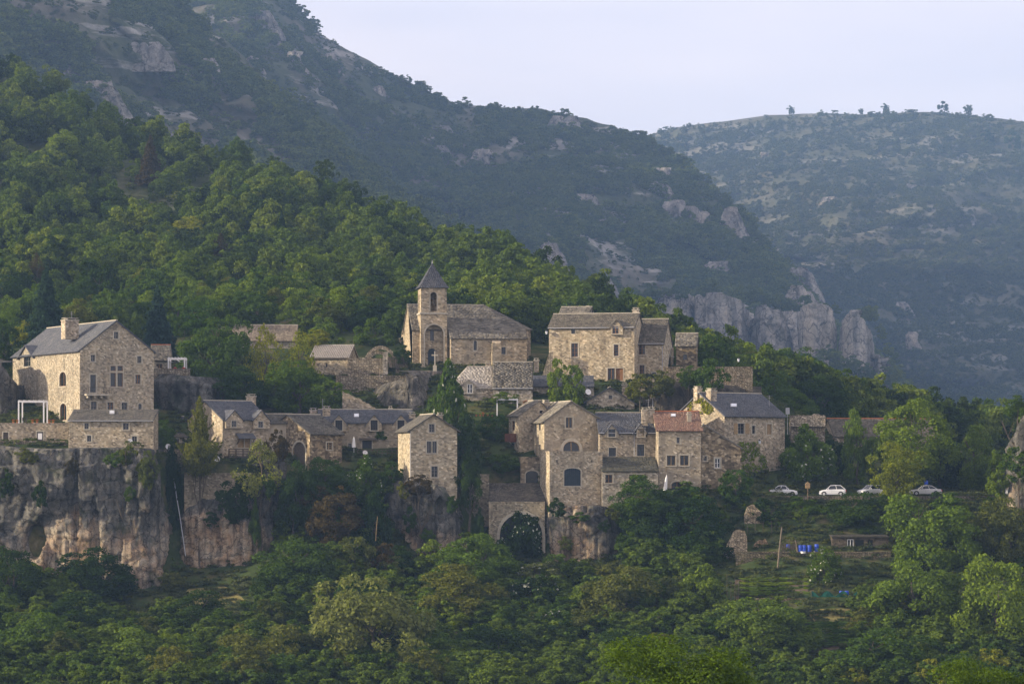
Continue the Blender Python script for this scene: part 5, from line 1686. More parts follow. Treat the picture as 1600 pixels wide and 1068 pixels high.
# ------------------------------------------------------------------ the wooded hill, tree by tree where they show largest
def scatter(lf, n, seed, vmin=0.0, vmax=1.0, mask=0.0, mfreq=0.02, umin=0, umax=1):
    rng = np.random.default_rng(seed)
    u, v = rng.uniform(umin, umax, n * 3), rng.uniform(vmin, vmax, n * 3)
    p = lf.at(u, v)
    k = fbm(p * mfreq, 4, seed) + rng.normal(size=len(p)) * 0.12 > mask
    return p[k][:n], u[k][:n], v[k][:n]

ROOFLINE = np.array([(-100, 545), (20, 545), (60, 500), (190, 500), (260, 535), (340, 510), (470, 510), (550, 540), (610, 470), (660, 410), (700, 470), (800, 475), (860, 480), (1060, 490), (1100, 560), (1130, 600), (1230, 610), (1310, 640), (1700, 660)])
p, u, v = scatter(hillA, 3900, 5, 0.02, 0.995, -0.42, 0.025)
order = np.argsort(p[:, 1])
p, v = p[order], v[order]
px_, py_ = CX + p[:, 0] / p[:, 1] * F, HY - p[:, 2] / p[:, 1] * F
seen = (py_ - 25 < np.interp(px_, ROOFLINE[:, 0], ROOFLINE[:, 1])) & (px_ > -30) & (px_ < 1630)
ind = np.where(seen)[0][:290]
rest = np.setdiff1d(np.arange(len(p)), ind)
rng = np.random.default_rng(77)
WOODC = [('mid', 'mid green oak'), ('bright', 'light green oak'), ('dark', 'dark green oak'), ('olive', 'olive green oak')]
def zone(x):
    for lim, z in ((200, 'above the large gabled house'), (480, 'above the pale tiled roof'), (640, 'above the ruined arch'), (860, 'behind the church'), (1060, 'behind the big upper house'), (1240, 'behind the right house')):
        if x < lim:
            return z
    return 'beyond the car park'
for i in ind:
    q = p[i]
    ci = int(rng.choice(4, p=[0.45, 0.3, 0.15, 0.1]))
    ht = rng.uniform(3.8, 7.0) + 3.0 * rng.uniform() ** 4
    z = zone(px_[i])
    r = empty('oak_tree', q - np.array([0, 0, 0.3]))
    hb = 'high' if py_[i] < np.interp(px_[i], ROOFLINE[:, 0], ROOFLINE[:, 1]) - 60 else 'low'
    tag(r, f'{"tall" if ht > 7 else "small" if ht < 5.6 else "middling"} {WOODC[ci][1]} {hb} on the hillside {z}', 'tree', f'hillside oaks {z}')
    wd = ht * rng.uniform(0.75, 1.1)
    kd = ['mid', 'mid', 'mid', 'tall', 'spread', 'sparse'][int(rng.integers(6))]
    obj('crown', CR[kd][int(rng.integers(len(CR[kd])))], r, loc=(0, 0, ht * 0.16), rz=rng.uniform(0, 6.28), scale=(wd, wd, ht * 0.88), color=COLS[WOODC[ci][0]])
    obj('trunk', TR[int(rng.integers(4))], r, scale=(ht * 0.7, ht * 0.7, ht * 0.8), rz=rng.uniform(0, 6.28))

def forest(name, label, pts, scl, sources, seed):
    """a wood that reads as one mass: one object scattering whole trees"""
    rng = np.random.default_rng(seed)
    n = len(pts)
    me = bpy.data.meshes.new(name)
    me.vertices.add(n)
    me.vertices.foreach_set('co', np.asarray(pts, np.float32).ravel())
    a = me.attributes.new('scl', 'FLOAT_VECTOR', 'POINT')
    a.data.foreach_set('vector', np.asarray(scl, np.float32).ravel())
    a = me.attributes.new('rot', 'FLOAT_VECTOR', 'POINT')
    rt = np.zeros((n, 3), np.float32)
    rt[:, 2] = rng.uniform(0, 6.28, n)
    a.data.foreach_set('vector', rt.ravel())
    a = me.attributes.new('idx', 'INT', 'POINT')
    a.data.foreach_set('value', rng.integers(0, len(sources), n).astype(np.int32))
    o = obj(name, me, kind='stuff')
    o['label'] = label
    ng = bpy.data.node_groups.new(name, 'GeometryNodeTree')
    ng.interface.new_socket('Geometry', in_out='INPUT', socket_type='NodeSocketGeometry')
    ng.interface.new_socket('Geometry', in_out='OUTPUT', socket_type='NodeSocketGeometry')
    gi, go = ng.nodes.new('NodeGroupInput'), ng.nodes.new('NodeGroupOutput')
    geo = ng.nodes.new('GeometryNodeGeometryToInstance')
    for me_s in reversed(sources):
        so = bpy.data.objects.new(name + '_tree', me_s)
        oi = ng.nodes.new('GeometryNodeObjectInfo')
        oi.inputs['Object'].default_value = so
        oi.inputs['As Instance'].default_value = True
        ng.links.new(oi.outputs['Geometry'], geo.inputs[0])
    iop = ng.nodes.new('GeometryNodeInstanceOnPoints')
    iop.inputs['Pick Instance'].default_value = True
    ng.links.new(gi.outputs[0], iop.inputs['Points'])
    ji = ng.nodes.new('GeometryNodeJoinGeometry')
    for l in list(geo.inputs[0].links):
        ng.links.new(l.from_socket, ji.inputs[0])
    ng.nodes.remove(geo)
    ng.links.new(ji.outputs[0], iop.inputs['Instance'])
    for nm, ty, sock in (('scl', 'FLOAT_VECTOR', 'Scale'), ('rot', 'FLOAT_VECTOR', 'Rotation'), ('idx', 'INT', 'Instance Index')):
        na = ng.nodes.new('GeometryNodeInputNamedAttribute')
        na.data_type = ty
        na.inputs['Name'].default_value = nm
        ng.links.new(na.outputs[0], iop.inputs[sock])
    ng.links.new(iop.outputs[0], go.inputs[0])
    md = o.modifiers.new('scatter', 'NODES')
    md.node_group = ng
    return o

WOOD = [crown('wood_crown', 600 + k, 50, 75, 0.064, sh, mat=mt) for k, (sh, mt) in enumerate((('round', 'leafwood'), ('round', 'leafwood'), ('tall', 'leafwood'), ('spread', 'leafwood2'), ('round', 'leafwood3'), ('tall', 'leafwood2'), ('round', 'leafwood'), ('round', 'leafwood3')))]
FAR = [crown('far_crown', 620 + k, 30, 34, 0.125, mat='leaffar') for k in range(5)]
DRY = [crown('dry_crown', 640 + k, 16, 20, 0.19, mat='leafdry') for k in range(3)]
q = p[rest]
ht = rng.uniform(3.8, 7.0, len(q)) + 3.2 * rng.uniform(0, 1, len(q)) ** 4
wd = ht * rng.uniform(0.75, 1.1, len(q))
forest('woodland', 'dense oak woodland covering the hill behind the village', q + np.stack([0 * ht, 0 * ht, ht * 0.05], 1), np.stack([wd, wd, ht], 1), WOOD, 1)
# low scrub filling the gaps between the trees
q, _, _ = scatter(hillA, 2600, 9, 0.0, 1.0, -0.3, 0.05)
s_ = rng.uniform(1.2, 3.2, len(q))
forest('scrub', 'low scrub between the trees of the wooded hill', q - np.array([0, 0, 0.2]), np.stack([s_ * 1.5, s_ * 1.5, s_], 1), FAR, 2)
for nm, lb, lf, n, mask, fr, lo, hi, src, sd in (
        ('woodland', 'hazy woodland on the mountain shoulder', mtB1, 13000, -0.22, 0.014, 4.5, 10, FAR, 11),
        ('woodland', 'hazy woodland on the tall left mountain', mtB2, 14500, -0.2, 0.016, 4.0, 9.0, FAR, 12),
        ('scrub', 'scattered box and juniper scrub on the dry mountain', mtD, 58000, -0.2, 0.03, 2.3, 7.0, DRY, 13)):
    q, _, _ = scatter(lf, n, sd, 0.0, 0.998, mask, fr)
    s_ = lo + (hi - lo) * rng.uniform(0, 1, len(q)) ** 2
    forest(nm, lb, q - np.array([0, 0, 0.6]), np.stack([s_ * 1.25, s_ * 1.25, s_ * 0.95], 1), src, sd)
for nm, lb, lf, n, sd in (('low_scrub', 'low dark bushes dotting the clearings of the mountain shoulder', mtB1, 9000, 41), ('low_scrub', 'low dark bushes dotting the clearings of the tall left mountain', mtB2, 9000, 42),
                         ('low_scrub', 'low dark bushes dotting the clearings of the dry mountain', mtD, 46000, 43)):
    q, _, _ = scatter(lf, n, sd, 0.0, 0.995, -9, 0.02)
    s_ = 1.3 + 2.2 * rng.uniform(0, 1, len(q)) ** 2
    forest(nm, lb, q - np.array([0, 0, 0.4]), np.stack([s_ * 1.5, s_ * 1.5, s_], 1), DRY, sd)
# trees rooted on and between the distant crags
cp = []
r9 = np.random.default_rng(99)
for px in r9.uniform(1000, 1395, 170):
    tp_ = np.interp(px, [1000, 1095, 1178, 1246, 1309, 1370, 1395], [462, 458, 466, 480, 480, 500, 570])
    if r9.uniform() < 0.3:
        cp.append(tuple(P(px, tp_ + r9.uniform(-3, 10), 1446)))
    else:
        cp.append(tuple(P(px, r9.uniform(560, 640), r9.uniform(1385, 1412))))
s_ = r9.uniform(3.0, 7.5, len(cp))
forest('woodland', 'trees rooted on and at the foot of the far crags', np.array(cp), np.stack([s_ * 1.2, s_ * 1.2, s_], 1), FAR, 51)
# a few lone trees on the skyline of the dry mountain
for px, wp in ((1343, 8), (1386, 13), (1238, 12), (1472, 16), (1515, 14), (1542, 20), (1580, 24), (1590, 12)):
    i = int(np.argmin(abs(mtD.px - px)))
    b_ = mtD.G[i, -1 if px < 1530 else -14]
    D = b_[1]
    r = empty('lone_tree', b_ - np.array([0, 0, 0.5]))
    tag(r, f'lone tree on the skyline of the dry mountain', 'tree', 'lone trees on the far skyline')
    w_ = wp / F * D
    obj('crown', CR['small'][px % 4], r, loc=(0, 0, w_ * 0.15), scale=(w_, w_, w_ * 1.05), color=COLS['dark'])
    obj('trunk', TR[px % 4], r, scale=(w_, w_, w_ * 0.8))

# conifers and dead trees standing out of the oak wood
for (px, py, wp, hp, kd, cl, lb) in ((235, 285, 50, 74, 'fir', 'brown', 'brownish pine high in the oak wood above the large house'), (345, 430, 56, 66, 'pine', 'brown', 'bronze-needled pine above the pale tiled roof'), (150, 330, 34, 60, 'fir', 'dark', 'dark fir in the left part of the oak wood'),
                                     (58, 440, 26, 44, 'sparse', 'brown', 'red-brown dying tree above the left fir'), (590, 420, 24, 36, 'sparse', 'brown', 'brown dying tree on the slope left of the church spire'), (440, 380, 30, 52, 'fir', 'dark', 'slim dark fir in the middle of the oak wood'),
                                     (560, 350, 28, 46, 'tall', 'dark', 'dark tree near the crest above the church'), (290, 390, 60, 50, 'big', 'yellow', 'yellowish broad tree in the oak wood above the tiled roof'), (100, 250, 50, 44, 'big', 'bright', 'bright broad tree high on the left of the oak wood'),
                                     (800, 440, 44, 40, 'big', 'bright', 'bright round tree above the church roof'), (500, 450, 60, 50, 'big', 'bright', 'bright broad tree in the oak wood left of the church')):
    D_ = hillA.D_at(px, py)
    tree(lb, kd, cl, px, py - hp, py, wp, D_ - 6, name='pine_tree' if kd in ('fir', 'pine') else 'tree', base=(HY - py - 8) / F * D_)
# ------------------------------------------------------------------ trees among the houses
tree('dark blue-green fir at the far left behind the large house', 'fir', 'blue', 72, 416, 545, 86, 434, name='fir_tree')
tree('blue-green fir right of the large house gable', 'fir', 'blue', 246, 446, 580, 88, 438, name='fir_tree')
tree('yellow-green bush behind the large house roof', 'mid', 'yellow', 45, 502, 545, 52, 436)
tree('olive tree above the large house chimney', 'mid', 'olive', 122, 468, 520, 50, 440)
tree('dark tree on the rock at the left edge', 'mid', 'dark', 5, 500, 575, 60, 425)
tree('big round leafy tree beside the upper terrace', 'big', 'mid', 335, 500, 628, 112, 424)
tree('tall sparse tree in front of the pale tiled roof', 'sparse', 'yellow', 415, 512, 640, 70, 424)
tree('second tall sparse tree near the barn', 'sparse', 'yellow', 465, 520, 640, 66, 423)
tree('dark broad tree below the barn', 'big', 'mid', 468, 566, 652, 96, 416)
tree('dense tree at the foot of the upper terrace rock', 'big', 'dark', 375, 575, 645, 90, 416)
tree('low leafy tree left of the ruined wall', 'mid', 'bright', 515, 590, 645, 66, 414)
tree('light green tree behind the barn roof', 'mid', 'bright', 508, 497, 548, 62, 444)
tree('green tree behind the ruined arch', 'mid', 'mid', 585, 500, 560, 60, 450)
tree('clipped bush beside the church gate', 'mid', 'dark', 629, 540, 570, 26, 429, trunk=False)
tree('loose pale conifer left of the dormer house', 'pine', 'olive', 312, 618, 745, 62, 389.5, name='pine_tree')
tree('clipped dark hedge beside the low cottage', 'mid', 'mid', 256, 657, 702, 36, 396, trunk=False, name='hedge', cat='hedge')
tree('pale wispy tree below the timber balcony', 'sparse', 'pale', 405, 690, 775, 72, 388.5)
tree('dark bush under the arched wing', 'mid', 'brown', 432, 672, 720, 40, 391)
tree('tall chestnut tree beside the tower house', 'chestnut', 'mid', 706, 570, 720, 62, 402)
tree('dark tree at the foot of the chestnut', 'tall', 'dark', 728, 650, 760, 54, 399)
tree('bright green tree below the big upper house', 'mid', 'bright', 872, 563, 640, 34, 416)
tree('second bright green tree below the big upper house', 'mid', 'bright', 896, 572, 642, 36, 415)
tree('grapevine heaped over the white pergola', 'mid', 'bright', 790, 612, 634, 74, 411, trunk=False, name='vine', cat='vine', depth=3)
tree('dark hedge hanging below the flower pots', 'mid', 'mid', 770, 648, 690, 56, 406, trunk=False, name='hedge', cat='hedge')
tree('hedge on the bank left of the arched outhouse', 'mid', 'mid', 788, 710, 738, 54, 398.5, trunk=False, name='hedge', cat='hedge')
tree('shrub on the bank under the upper wing', 'mid', 'olive', 1000, 585, 622, 46, 413)
tree('shrub beside the telegraph post under the upper house', 'mid', 'olive', 1032, 580, 618, 44, 413)
tree('bushy tree on the bank above the right house', 'mid', 'mid', 1110, 562, 618, 62, 414)
tree('green bush left of the upper retaining wall', 'mid', 'mid', 1075, 572, 606, 34, 415)
tree('wooded clump behind the right house', 'mid', 'mid', 1165, 585, 635, 60, 440)
tree('tree behind the upper annexe', 'mid', 'mid', 1112, 526, 592, 62, 446)
tree('tree in the dip behind the slate roof', 'big', 'mid', 1210, 582, 655, 70, 450)
tree('spreading dark tree above the ruined wall', 'big', 'dark', 1285, 590, 665, 90, 452)
tree('dark trees edge above the hidden house', 'big', 'mid', 1240, 610, 665, 70, 445)
tree('flowering chestnut in front of the ruin by the car park', 'chestnut', 'bright', 1263, 668, 762, 84, 403)
tree('narrow ivy-clad tree beside the car park', 'tall', 'bright', 1340, 644, 762, 50, 406)
tree('big spreading acacia over the parked cars', 'big', 'bright', 1425, 628, 745, 116, 404)
tree('sunlit yellow acacia in front of the parked cars', 'spread', 'yellow', 1402, 694, 784, 80, 393)  # yellow leaf colour carries the sunlight falling on this tree
tree('rounded tree at the right end of the car park', 'big', 'bright', 1522, 668, 770, 78, 408)
tree('dark tree filling in below the acacia', 'big', 'dark', 1468, 690, 775, 80, 410)
tree('dark ivy bush at the foot of the ruin', 'mid', 'dark', 1232, 680, 770, 40, 408)
tree('dark shrub between chestnut and narrow tree', 'mid', 'dark', 1305, 690, 762, 44, 411)
tree('small tree beside the rock stack', 'tall', 'bright', 1555, 705, 770, 26, 400)
tree('green shrub crowning the rock stack', 'mid', 'mid', 1590, 618, 650, 40, 391)
tree('shrub hanging on the rock stack face', 'mid', 'mid', 1592, 700, 752, 56, 386)
tree('low shrub at the foot of the rock stack', 'mid', 'bright', 1560, 735, 775, 36, 390)
# gully and cliffs
tree('leafy tree on the cliff edge below the low cottage', 'mid', 'olive', 205, 690, 732, 46, 386)
tree('ivy mass draped down the cleft beside the tall cliff', 'tall', 'dark', 272, 700, 820, 34, 391, trunk=False, name='ivy', cat='ivy', depth=2.5)
tree('ivy draped over the lower cliff', 'mid', 'dark', 372, 745, 815, 70, 387.5, trunk=False, name='ivy', cat='ivy', depth=2)
tree('ivy tongue hanging on the lower cliff right side', 'tall', 'mid', 398, 780, 850, 40, 387.3, trunk=False, name='ivy', cat='ivy', depth=1.6)
tree('chestnut below the terrace of the long house', 'chestnut', 'mid', 572, 714, 790, 56, 391)
tree('leafy tree in the gully below the corner house', 'big', 'mid', 510, 718, 780, 76, 392)
tree('bush left of the tower house foot', 'mid', 'mid', 612, 722, 765, 44, 392)
tree('dark tree deep in the gully', 'big', 'dark', 462, 725, 830, 70, 388)
tree('brownish leafless-looking tree in the gully', 'big', 'brown', 520, 762, 850, 96, 387)
tree('dark tree beside the tower bluff', 'tall', 'dark', 585, 770, 870, 50, 386)
tree('brown bush at the foot of the tower bluff', 'mid', 'brown', 600, 850, 910, 60, 383)
tree('olive brown bush in the middle of the gully', 'mid', 'olive', 555, 840, 905, 70, 382)
tree('broad green tree below the lower cliff', 'big', 'mid', 465, 848, 935, 126, 379)
tree('dark tree against the lower cliff foot', 'big', 'dark', 425, 890, 960, 60, 377)
tree('dark pine-like tree before the tall cliff', 'big', 'dark', 152, 858, 940, 112, 380)
tree('dark tree at the left edge below the cliff', 'big', 'dark', 20, 860, 960, 100, 377)
tree('shrub on top of the tower bluff', 'mid', 'brown', 655, 742, 772, 40, 387.4)
tree('ivy strip beside the bridge arch', 'tall', 'dark', 748, 795, 850, 26, 388.5, trunk=False, name='ivy', cat='ivy', depth=2)
tree('dark bush between tower house and bridge', 'tall', 'dark', 735, 712, 790, 44, 392)
tree('white-flowered ivy filling the bridge arch', 'flower', 'dark', 813, 802, 892, 72, 390.3, trunk=False, name='ivy', cat='ivy', depth=4)
tree('bright sunlit tree under the bridge', 'big', 'bright', 742, 836, 910, 130, 380)
tree('pale flowering bush at the bridge foot', 'flower', 'pale', 845, 878, 925, 76, 381)
tree('dark olive tree below the bright one', 'big', 'olive', 715, 885, 985, 140, 372)
tree('white-flowered dark bush below the bridge', 'flower', 'dark', 838, 900, 985, 90, 374)
tree('lower bush scattered with white blossom', 'flower', 'mid', 862, 955, 1020, 90, 366)
tree('fig tree climbing the lean-to wall', 'big', 'mid', 1003, 745, 822, 92, 388.5)
tree('green shrub under the red-roofed house', 'mid', 'mid', 1078, 762, 812, 60, 389)
tree('dark leafy mass beside the squat rock', 'big', 'dark', 1010, 800, 880, 80, 386)
tree('large dark tree above the garden', 'big', 'dark', 1085, 782, 890, 110, 384)
tree('dark green bush left of the dry stone ruin', 'mid', 'mid', 1095, 830, 885, 70, 381)
tree('rounded olive tree below the squat rock', 'big', 'olive', 975, 888, 1000, 140, 370)
tree('dense green tree under the parked cars', 'big', 'dark', 1330, 772, 855, 130, 389)
tree('green bush below the leftmost white car', 'mid', 'dark', 1195, 780, 830, 70, 389)
tree('hedge along the car park edge', 'mid', 'mid', 1250, 776, 815, 60, 390, trunk=False, name='hedge', cat='hedge')
tree('green hedge below the middle cars', 'mid', 'mid', 1480, 770, 815, 90, 391, trunk=False, name='hedge', cat='hedge')
tree('climbing vine mass on the right house foot', 'mid', 'mid', 1150, 735, 790, 60, 391)
tree('big leafy tree below the acacia', 'big', 'bright', 1455, 778, 912, 150, 378)
tree('olive tree at the right edge below the rock stack', 'big', 'olive', 1575, 782, 900, 96, 378)
tree('white-flowered elder beside the garden shed', 'flower', 'mid', 1288, 858, 925, 64, 373)
tree('small apple tree with pale leaves in the garden', 'mid', 'bright', 1098, 884, 962, 68, 367)
tree('big round walnut tree in the lower garden', 'big', 'bright', 1195, 938, 1040, 148, 352)
tree('tall walnut tree at the lower right', 'big', 'bright', 1425, 880, 1010, 170, 358)
tree('yellowish tree at the lower right corner', 'big', 'bright', 1560, 880, 1060, 150, 352)
tree('leafy tree in the bottom right', 'big', 'mid', 1375, 985, 1100, 180, 345)
tree('dark leafy tree at the bottom edge right of centre', 'big', 'mid', 1515, 1010, 1120, 150, 342)
tree('pale olive tree in the lower middle', 'big', 'pale', 585, 908, 1085, 178, 352)
tree('yellow-green tree beside the pale olive one', 'big', 'olive', 400, 980, 1100, 150, 350)
tree('green tree at the bottom left', 'big', 'mid', 60, 960, 1090, 150, 355)
tree('leafy bright tree in the lower left', 'big', 'bright', 215, 985, 1100, 140, 350)
tree('dark tree in the lower left shade', 'big', 'dark', 310, 925, 1000, 110, 368)
tree('dark green tree left of the lower middle', 'big', 'dark', 120, 930, 1010, 130, 366)
tree('round bush at the bottom centre', 'big', 'dark', 780, 985, 1090, 150, 354)
tree('dark green tree near the bottom centre', 'big', 'mid', 690, 1000, 1100, 130, 350)
tree('dark bush right of the bottom centre', 'big', 'dark', 960, 990, 1090, 130, 352)
tree('bushy tree at the bottom below the garden', 'big', 'mid', 1090, 985, 1075, 110, 353)
tree('near leafy treetop rising at the bottom edge', 'near', 'mid', 1050, 1008, 1260, 330, 118)
tree('second near treetop at the bottom edge', 'near', 'mid', 1540, 1042, 1250, 240, 125)
tree('yellow-green bush beside the tiled roof', 'mid', 'yellow', 495, 515, 545, 40, 436)

for k, (cx, tp, bt, wp, D, kd, cl, lb) in enumerate((
        (40, 700, 722, 36, 385.2, 'small', 'olive', 'at the far left cliff top'), (112, 716, 742, 22, 383.6, 'small', 'brown', 'in the crack left of the low cottage'), (232, 705, 760, 34, 383.0, 'mid', 'olive', 'hanging below the right end of the low cottage'),
        (178, 706, 728, 30, 383.3, 'small', 'mid', 'under the middle of the low cottage'), (62, 752, 790, 24, 384.3, 'small', 'dark', 'halfway down the tall cliff'), (205, 760, 782, 18, 382.8, 'small', 'mid', 'on the ledge of the tall cliff'),
        (10, 735, 775, 30, 385.6, 'small', 'dark', 'at the left frame edge of the tall cliff'), (330, 800, 822, 24, 388.2, 'small', 'dark', 'on the lower cliff face'), (420, 742, 775, 26, 387.4, 'small', 'mid', 'at the right end of the lower cliff'),
        (640, 792, 830, 22, 386.6, 'small', 'dark', 'on the left of the tower bluff'), (628, 752, 778, 18, 387.5, 'small', 'olive', 'at the left corner of the tower house'), (708, 775, 800, 20, 388.0, 'small', 'mid', 'at the right of the tower bluff'),
        (668, 826, 846, 22, 386.6, 'small', 'mid', 'low on the tower bluff'), (868, 778, 806, 26, 388.0, 'small', 'dark', 'under the terrace block left corner'), (905, 800, 816, 34, 387.2, 'small', 'mid', 'on the squat rock top'),
        (885, 838, 858, 26, 387.0, 'small', 'olive', 'in the middle of the squat rock'), (945, 812, 830, 20, 387.2, 'small', 'dark', 'on the right of the squat rock'), (960, 790, 812, 34, 388.0, 'small', 'olive', 'at the right shoulder of the squat rock'))):
    tree(f'small {cl if cl in ("dark", "olive", "brown") else "green"} bush rooted {lb}', kd, cl, cx, tp, bt, wp, D, name='cliff_shrub', cat='shrub', group='shrubs rooted on the cliffs', trunk=False, base=(HY - bt) / F * D)
# undergrowth: shrubs wherever slopes are overgrown
CLEAR = [(0, 690, 262, 905), (282, 775, 440, 905), (600, 745, 722, 880), (765, 770, 980, 900), (1120, 825, 1400, 884), (1120, 896, 1345, 958), (1250, 955, 1345, 1035), (1120, 885, 1260, 900), (270, 925, 385, 960), (165, 900, 265, 968), (280, 900, 390, 975)]
rng = np.random.default_rng(123)
und = []
while len(und) < 1500:
    px, py = rng.uniform(-40, 1640), rng.uniform(700, 1090)
    D = rng.uniform(336, 396)
    x = (px - CX) / F * D
    und.append((x, D))
und = np.array(und)
uz = ground_z(und[:, 0], und[:, 1])
up_ = CX + und[:, 0] / und[:, 1] * F
uy_ = HY - uz / und[:, 1] * F
ok = np.ones(len(und), bool)
for (a, b_, c_, d_) in CLEAR:
    ok &= ~((up_ > a) & (up_ < c_) & (uy_ > b_) & (uy_ < d_ + 6))
ok &= (uy_ > 752) & (uy_ < 1110)
ok &= ~((und[:, 1] > 391) & ((up_ < 440) | ((up_ > 600) & (up_ < 1640))))
und, uz, up_, uy_ = und[ok], uz[ok], up_[ok], uy_[ok]
def uzone(px, py):
    if px > 1050:
        return 'garden slope' if py < 960 else 'lower right bank'
    if px > 600:
        return 'slope below the bridge arch'
    if px > 430:
        return 'gully beside the tower house'
    return 'slope below the left cliffs'
n_ind = 0
extra = []
for k in range(len(und)):
    w_ = float(rng.uniform(2.2, 5.2))
    if up_[k] > 1110 and uy_[k] < 960:
        w_ = float(rng.uniform(1.0, 2.2))
    if n_ind < 270:
        n_ind += 1
        ci = (['bright', 'mid', 'olive', 'yellow', 'bright'] if up_[k] > 1240 else ['dark', 'mid', 'mid', 'olive', 'bright'])[int(rng.integers(5))]
        zn = uzone(up_[k], uy_[k])
        r = empty('wild_shrub', (und[k, 0], und[k, 1], uz[k] - 0.2))
        tag(r, {'dark': 'dark green', 'mid': 'green', 'olive': 'olive', 'bright': 'light green', 'yellow': 'yellowish'}[ci] + (' broad' if w_ > 4.2 else ' low' if w_ < 3 else '') + ' wild shrub ' + ('high' if uy_[k] < 860 else 'midway' if uy_[k] < 960 else 'low') + ' on the ' + zn, 'shrub', f'wild shrubs on the {zn}')
        hh = w_ * float(rng.uniform(0.65, 1.0))
        obj('crown', CR['mid' if w_ > 3 else 'small'][int(rng.integers(4))], r, scale=(w_, w_, hh), rz=rng.uniform(0, 6.28), color=COLS[ci])
        obj('stem', TR[k % 4], r, scale=(w_ * 0.5, w_ * 0.5, hh * 0.8))
    else:
        extra.append((und[k, 0], und[k, 1], uz[k] - 0.2, w_))
extra = np.array(extra)
LOWW = [crown('low_crown', 660 + k, 34, 50, 0.10, mat='leafwood') for k in range(3)]
forest('undergrowth', 'tangled undergrowth covering the slopes below the village', extra[:, :3], np.stack([extra[:, 3], extra[:, 3], extra[:, 3] * 0.75], 1), LOWW, 21)
# rank grass and weeds on the ground of the whole village slope
rng = np.random.default_rng(321)
n = 16000
D = rng.uniform(336, 440, n)
px = rng.uniform(-40, 1640, n)
x = (px - CX) / F * D
z = ground_z(x, D)
py = HY - z / D * F
TUFT = []
for k in range(3):
    r2 = np.random.default_rng(700 + k)
    m_ = 60
    a = r2.uniform(0, 6.28, m_)
    rr = 0.5 * np.sqrt(r2.uniform(0, 1, m_))
    pp = np.stack([rr * np.cos(a), rr * np.sin(a), 0.15 + 0.25 * r2.uniform(0, 1, m_)], 1)
    vv, ff = leaf_quads(pp, unit(r2.normal(size=(m_, 3)) * [1, 1, 0.5] + [0, -0.3, 0.5]), r2.uniform(0.2, 0.5, m_), r2, 0.35)
    TUFT.append(new_mesh('tuft', vv, ff, M['grass'] if 'grass' in M else M['leafdry']))
s_ = rng.uniform(0.6, 1.6, n)
forest('grass', 'rank grass and weeds on the slopes of the village', np.stack([x, D, z], 1), np.stack([s_, s_, s_ * 0.8], 1), TUFT, 31)

# ================================================================== WALLS, TERRACES AND SMALL THINGS
def block(name, label, x0, x1, top, bot, D, L=1.0, yaw=0, cat='wall', wall='dry', tint=(1, 1, 1), wins=(), below=2.0):
    h = House(name, label, x0, D, yaw, bot, xr=x1, L=L, wall=wall, tint=tint, cat=cat, below=below)
    for w_ in wins:
        h.opening('F', *w_[0], **w_[1])
    h.flat(top)
    return h
block('terrace_wall', 'stone terrace wall with two doorways at the left edge', -60, 106, 662, 690, 391.5, 9, wall='wallg', tint=(0.95, 0.92, 0.88),
      wins=[((57.5, 674, 67.5, 689), dict(style='planks', frame='greyframe', surround=0.14)), ((5, 675, 13, 689), dict(style='planks', frame='oldwood', surround=0.14))])
pw = P(62.5, 681, 391.2)
tag(MB().box(-0.28, -0.02, -0.45, 0.28, 0.0, 0.4).obj('notice', M['cloth'], loc=pw), 'white paper notice fixed to the terrace doorway', 'notice')
block('lower_wall', 'rough wall below the left terrace along the cliff top', -60, 104, 690, 704, 390.0, 1.2, wall='dry', tint=(0.8, 0.78, 0.74))
block('upper_terrace_wall', 'parapet of the upper terrace right of the large house', 241, 296, 577, 590, 414, 1.0, wall='dry', tint=(0.9, 0.88, 0.82))
block('retaining_wall', 'stone retaining wall under the dormer house', 288, 392, 740, 782, 390.8, 5.0, wall='wallg', tint=(0.85, 0.82, 0.76))
block('garden_wall', 'crumbling garden wall left of the retaining wall', 250, 290, 703, 735, 393.5, 1.0, wall='dry', tint=(0.95, 0.92, 0.85))
block('cross_wall', 'long low wall running below the church rock', 525, 662, 588, 600, 424, 0.8, wall='dry', tint=(0.9, 0.86, 0.78), yaw=-4)
block('churchyard_wall', 'churchyard wall joining the ruined arch to the barn', 543, 603, 561, 585, 430, 0.8, wall='dry', tint=(1.0, 0.96, 0.88))
block('gate_pier', 'square stone gate pier beside the wooden fence', 598.5, 606, 551, 573, 429, 0.7, cat='pier', wall='ashlar')
block('upper_retaining_wall', 'retaining wall along the lane right of the upper wing', 1037, 1176, 574, 600, 424, 1.0, wall='dry', tint=(0.85, 0.8, 0.7))
block('gully_wall', 'wall between the tower house and the bridge', 716, 764, 742, 800, 394.5, 2.0, wall='wallg', tint=(0.8, 0.78, 0.72))
block('terrace_ruin', 'broken ivy-topped ruin wall left of the parking', 1236, 1289, 650, 720, 416, 3.0, wall='dry', tint=(0.95, 0.92, 0.86), cat='ruin')
block('parking_wall', 'long dry stone wall under the parked cars', 1190, 1640, 776, 790, 393.4, 1.0, wall='dry', tint=(0.7, 0.68, 0.6))
block('garden_terrace_wall', 'dry stone wall of the upper garden terrace', 1150, 1392, 863, 872, 378.4, 0.6, wall='dry', tint=(0.6, 0.58, 0.48))
block('garden_terrace_wall', 'lower garden terrace wall beside the green netting', 1180, 1345, 936, 944, 366.4, 0.6, wall='dry', tint=(0.75, 0.68, 0.52))
block('field_wall', 'remnant of field wall under the apple tree', 1045, 1110, 966, 984, 362, 0.6, wall='dry', tint=(0.75, 0.7, 0.58))
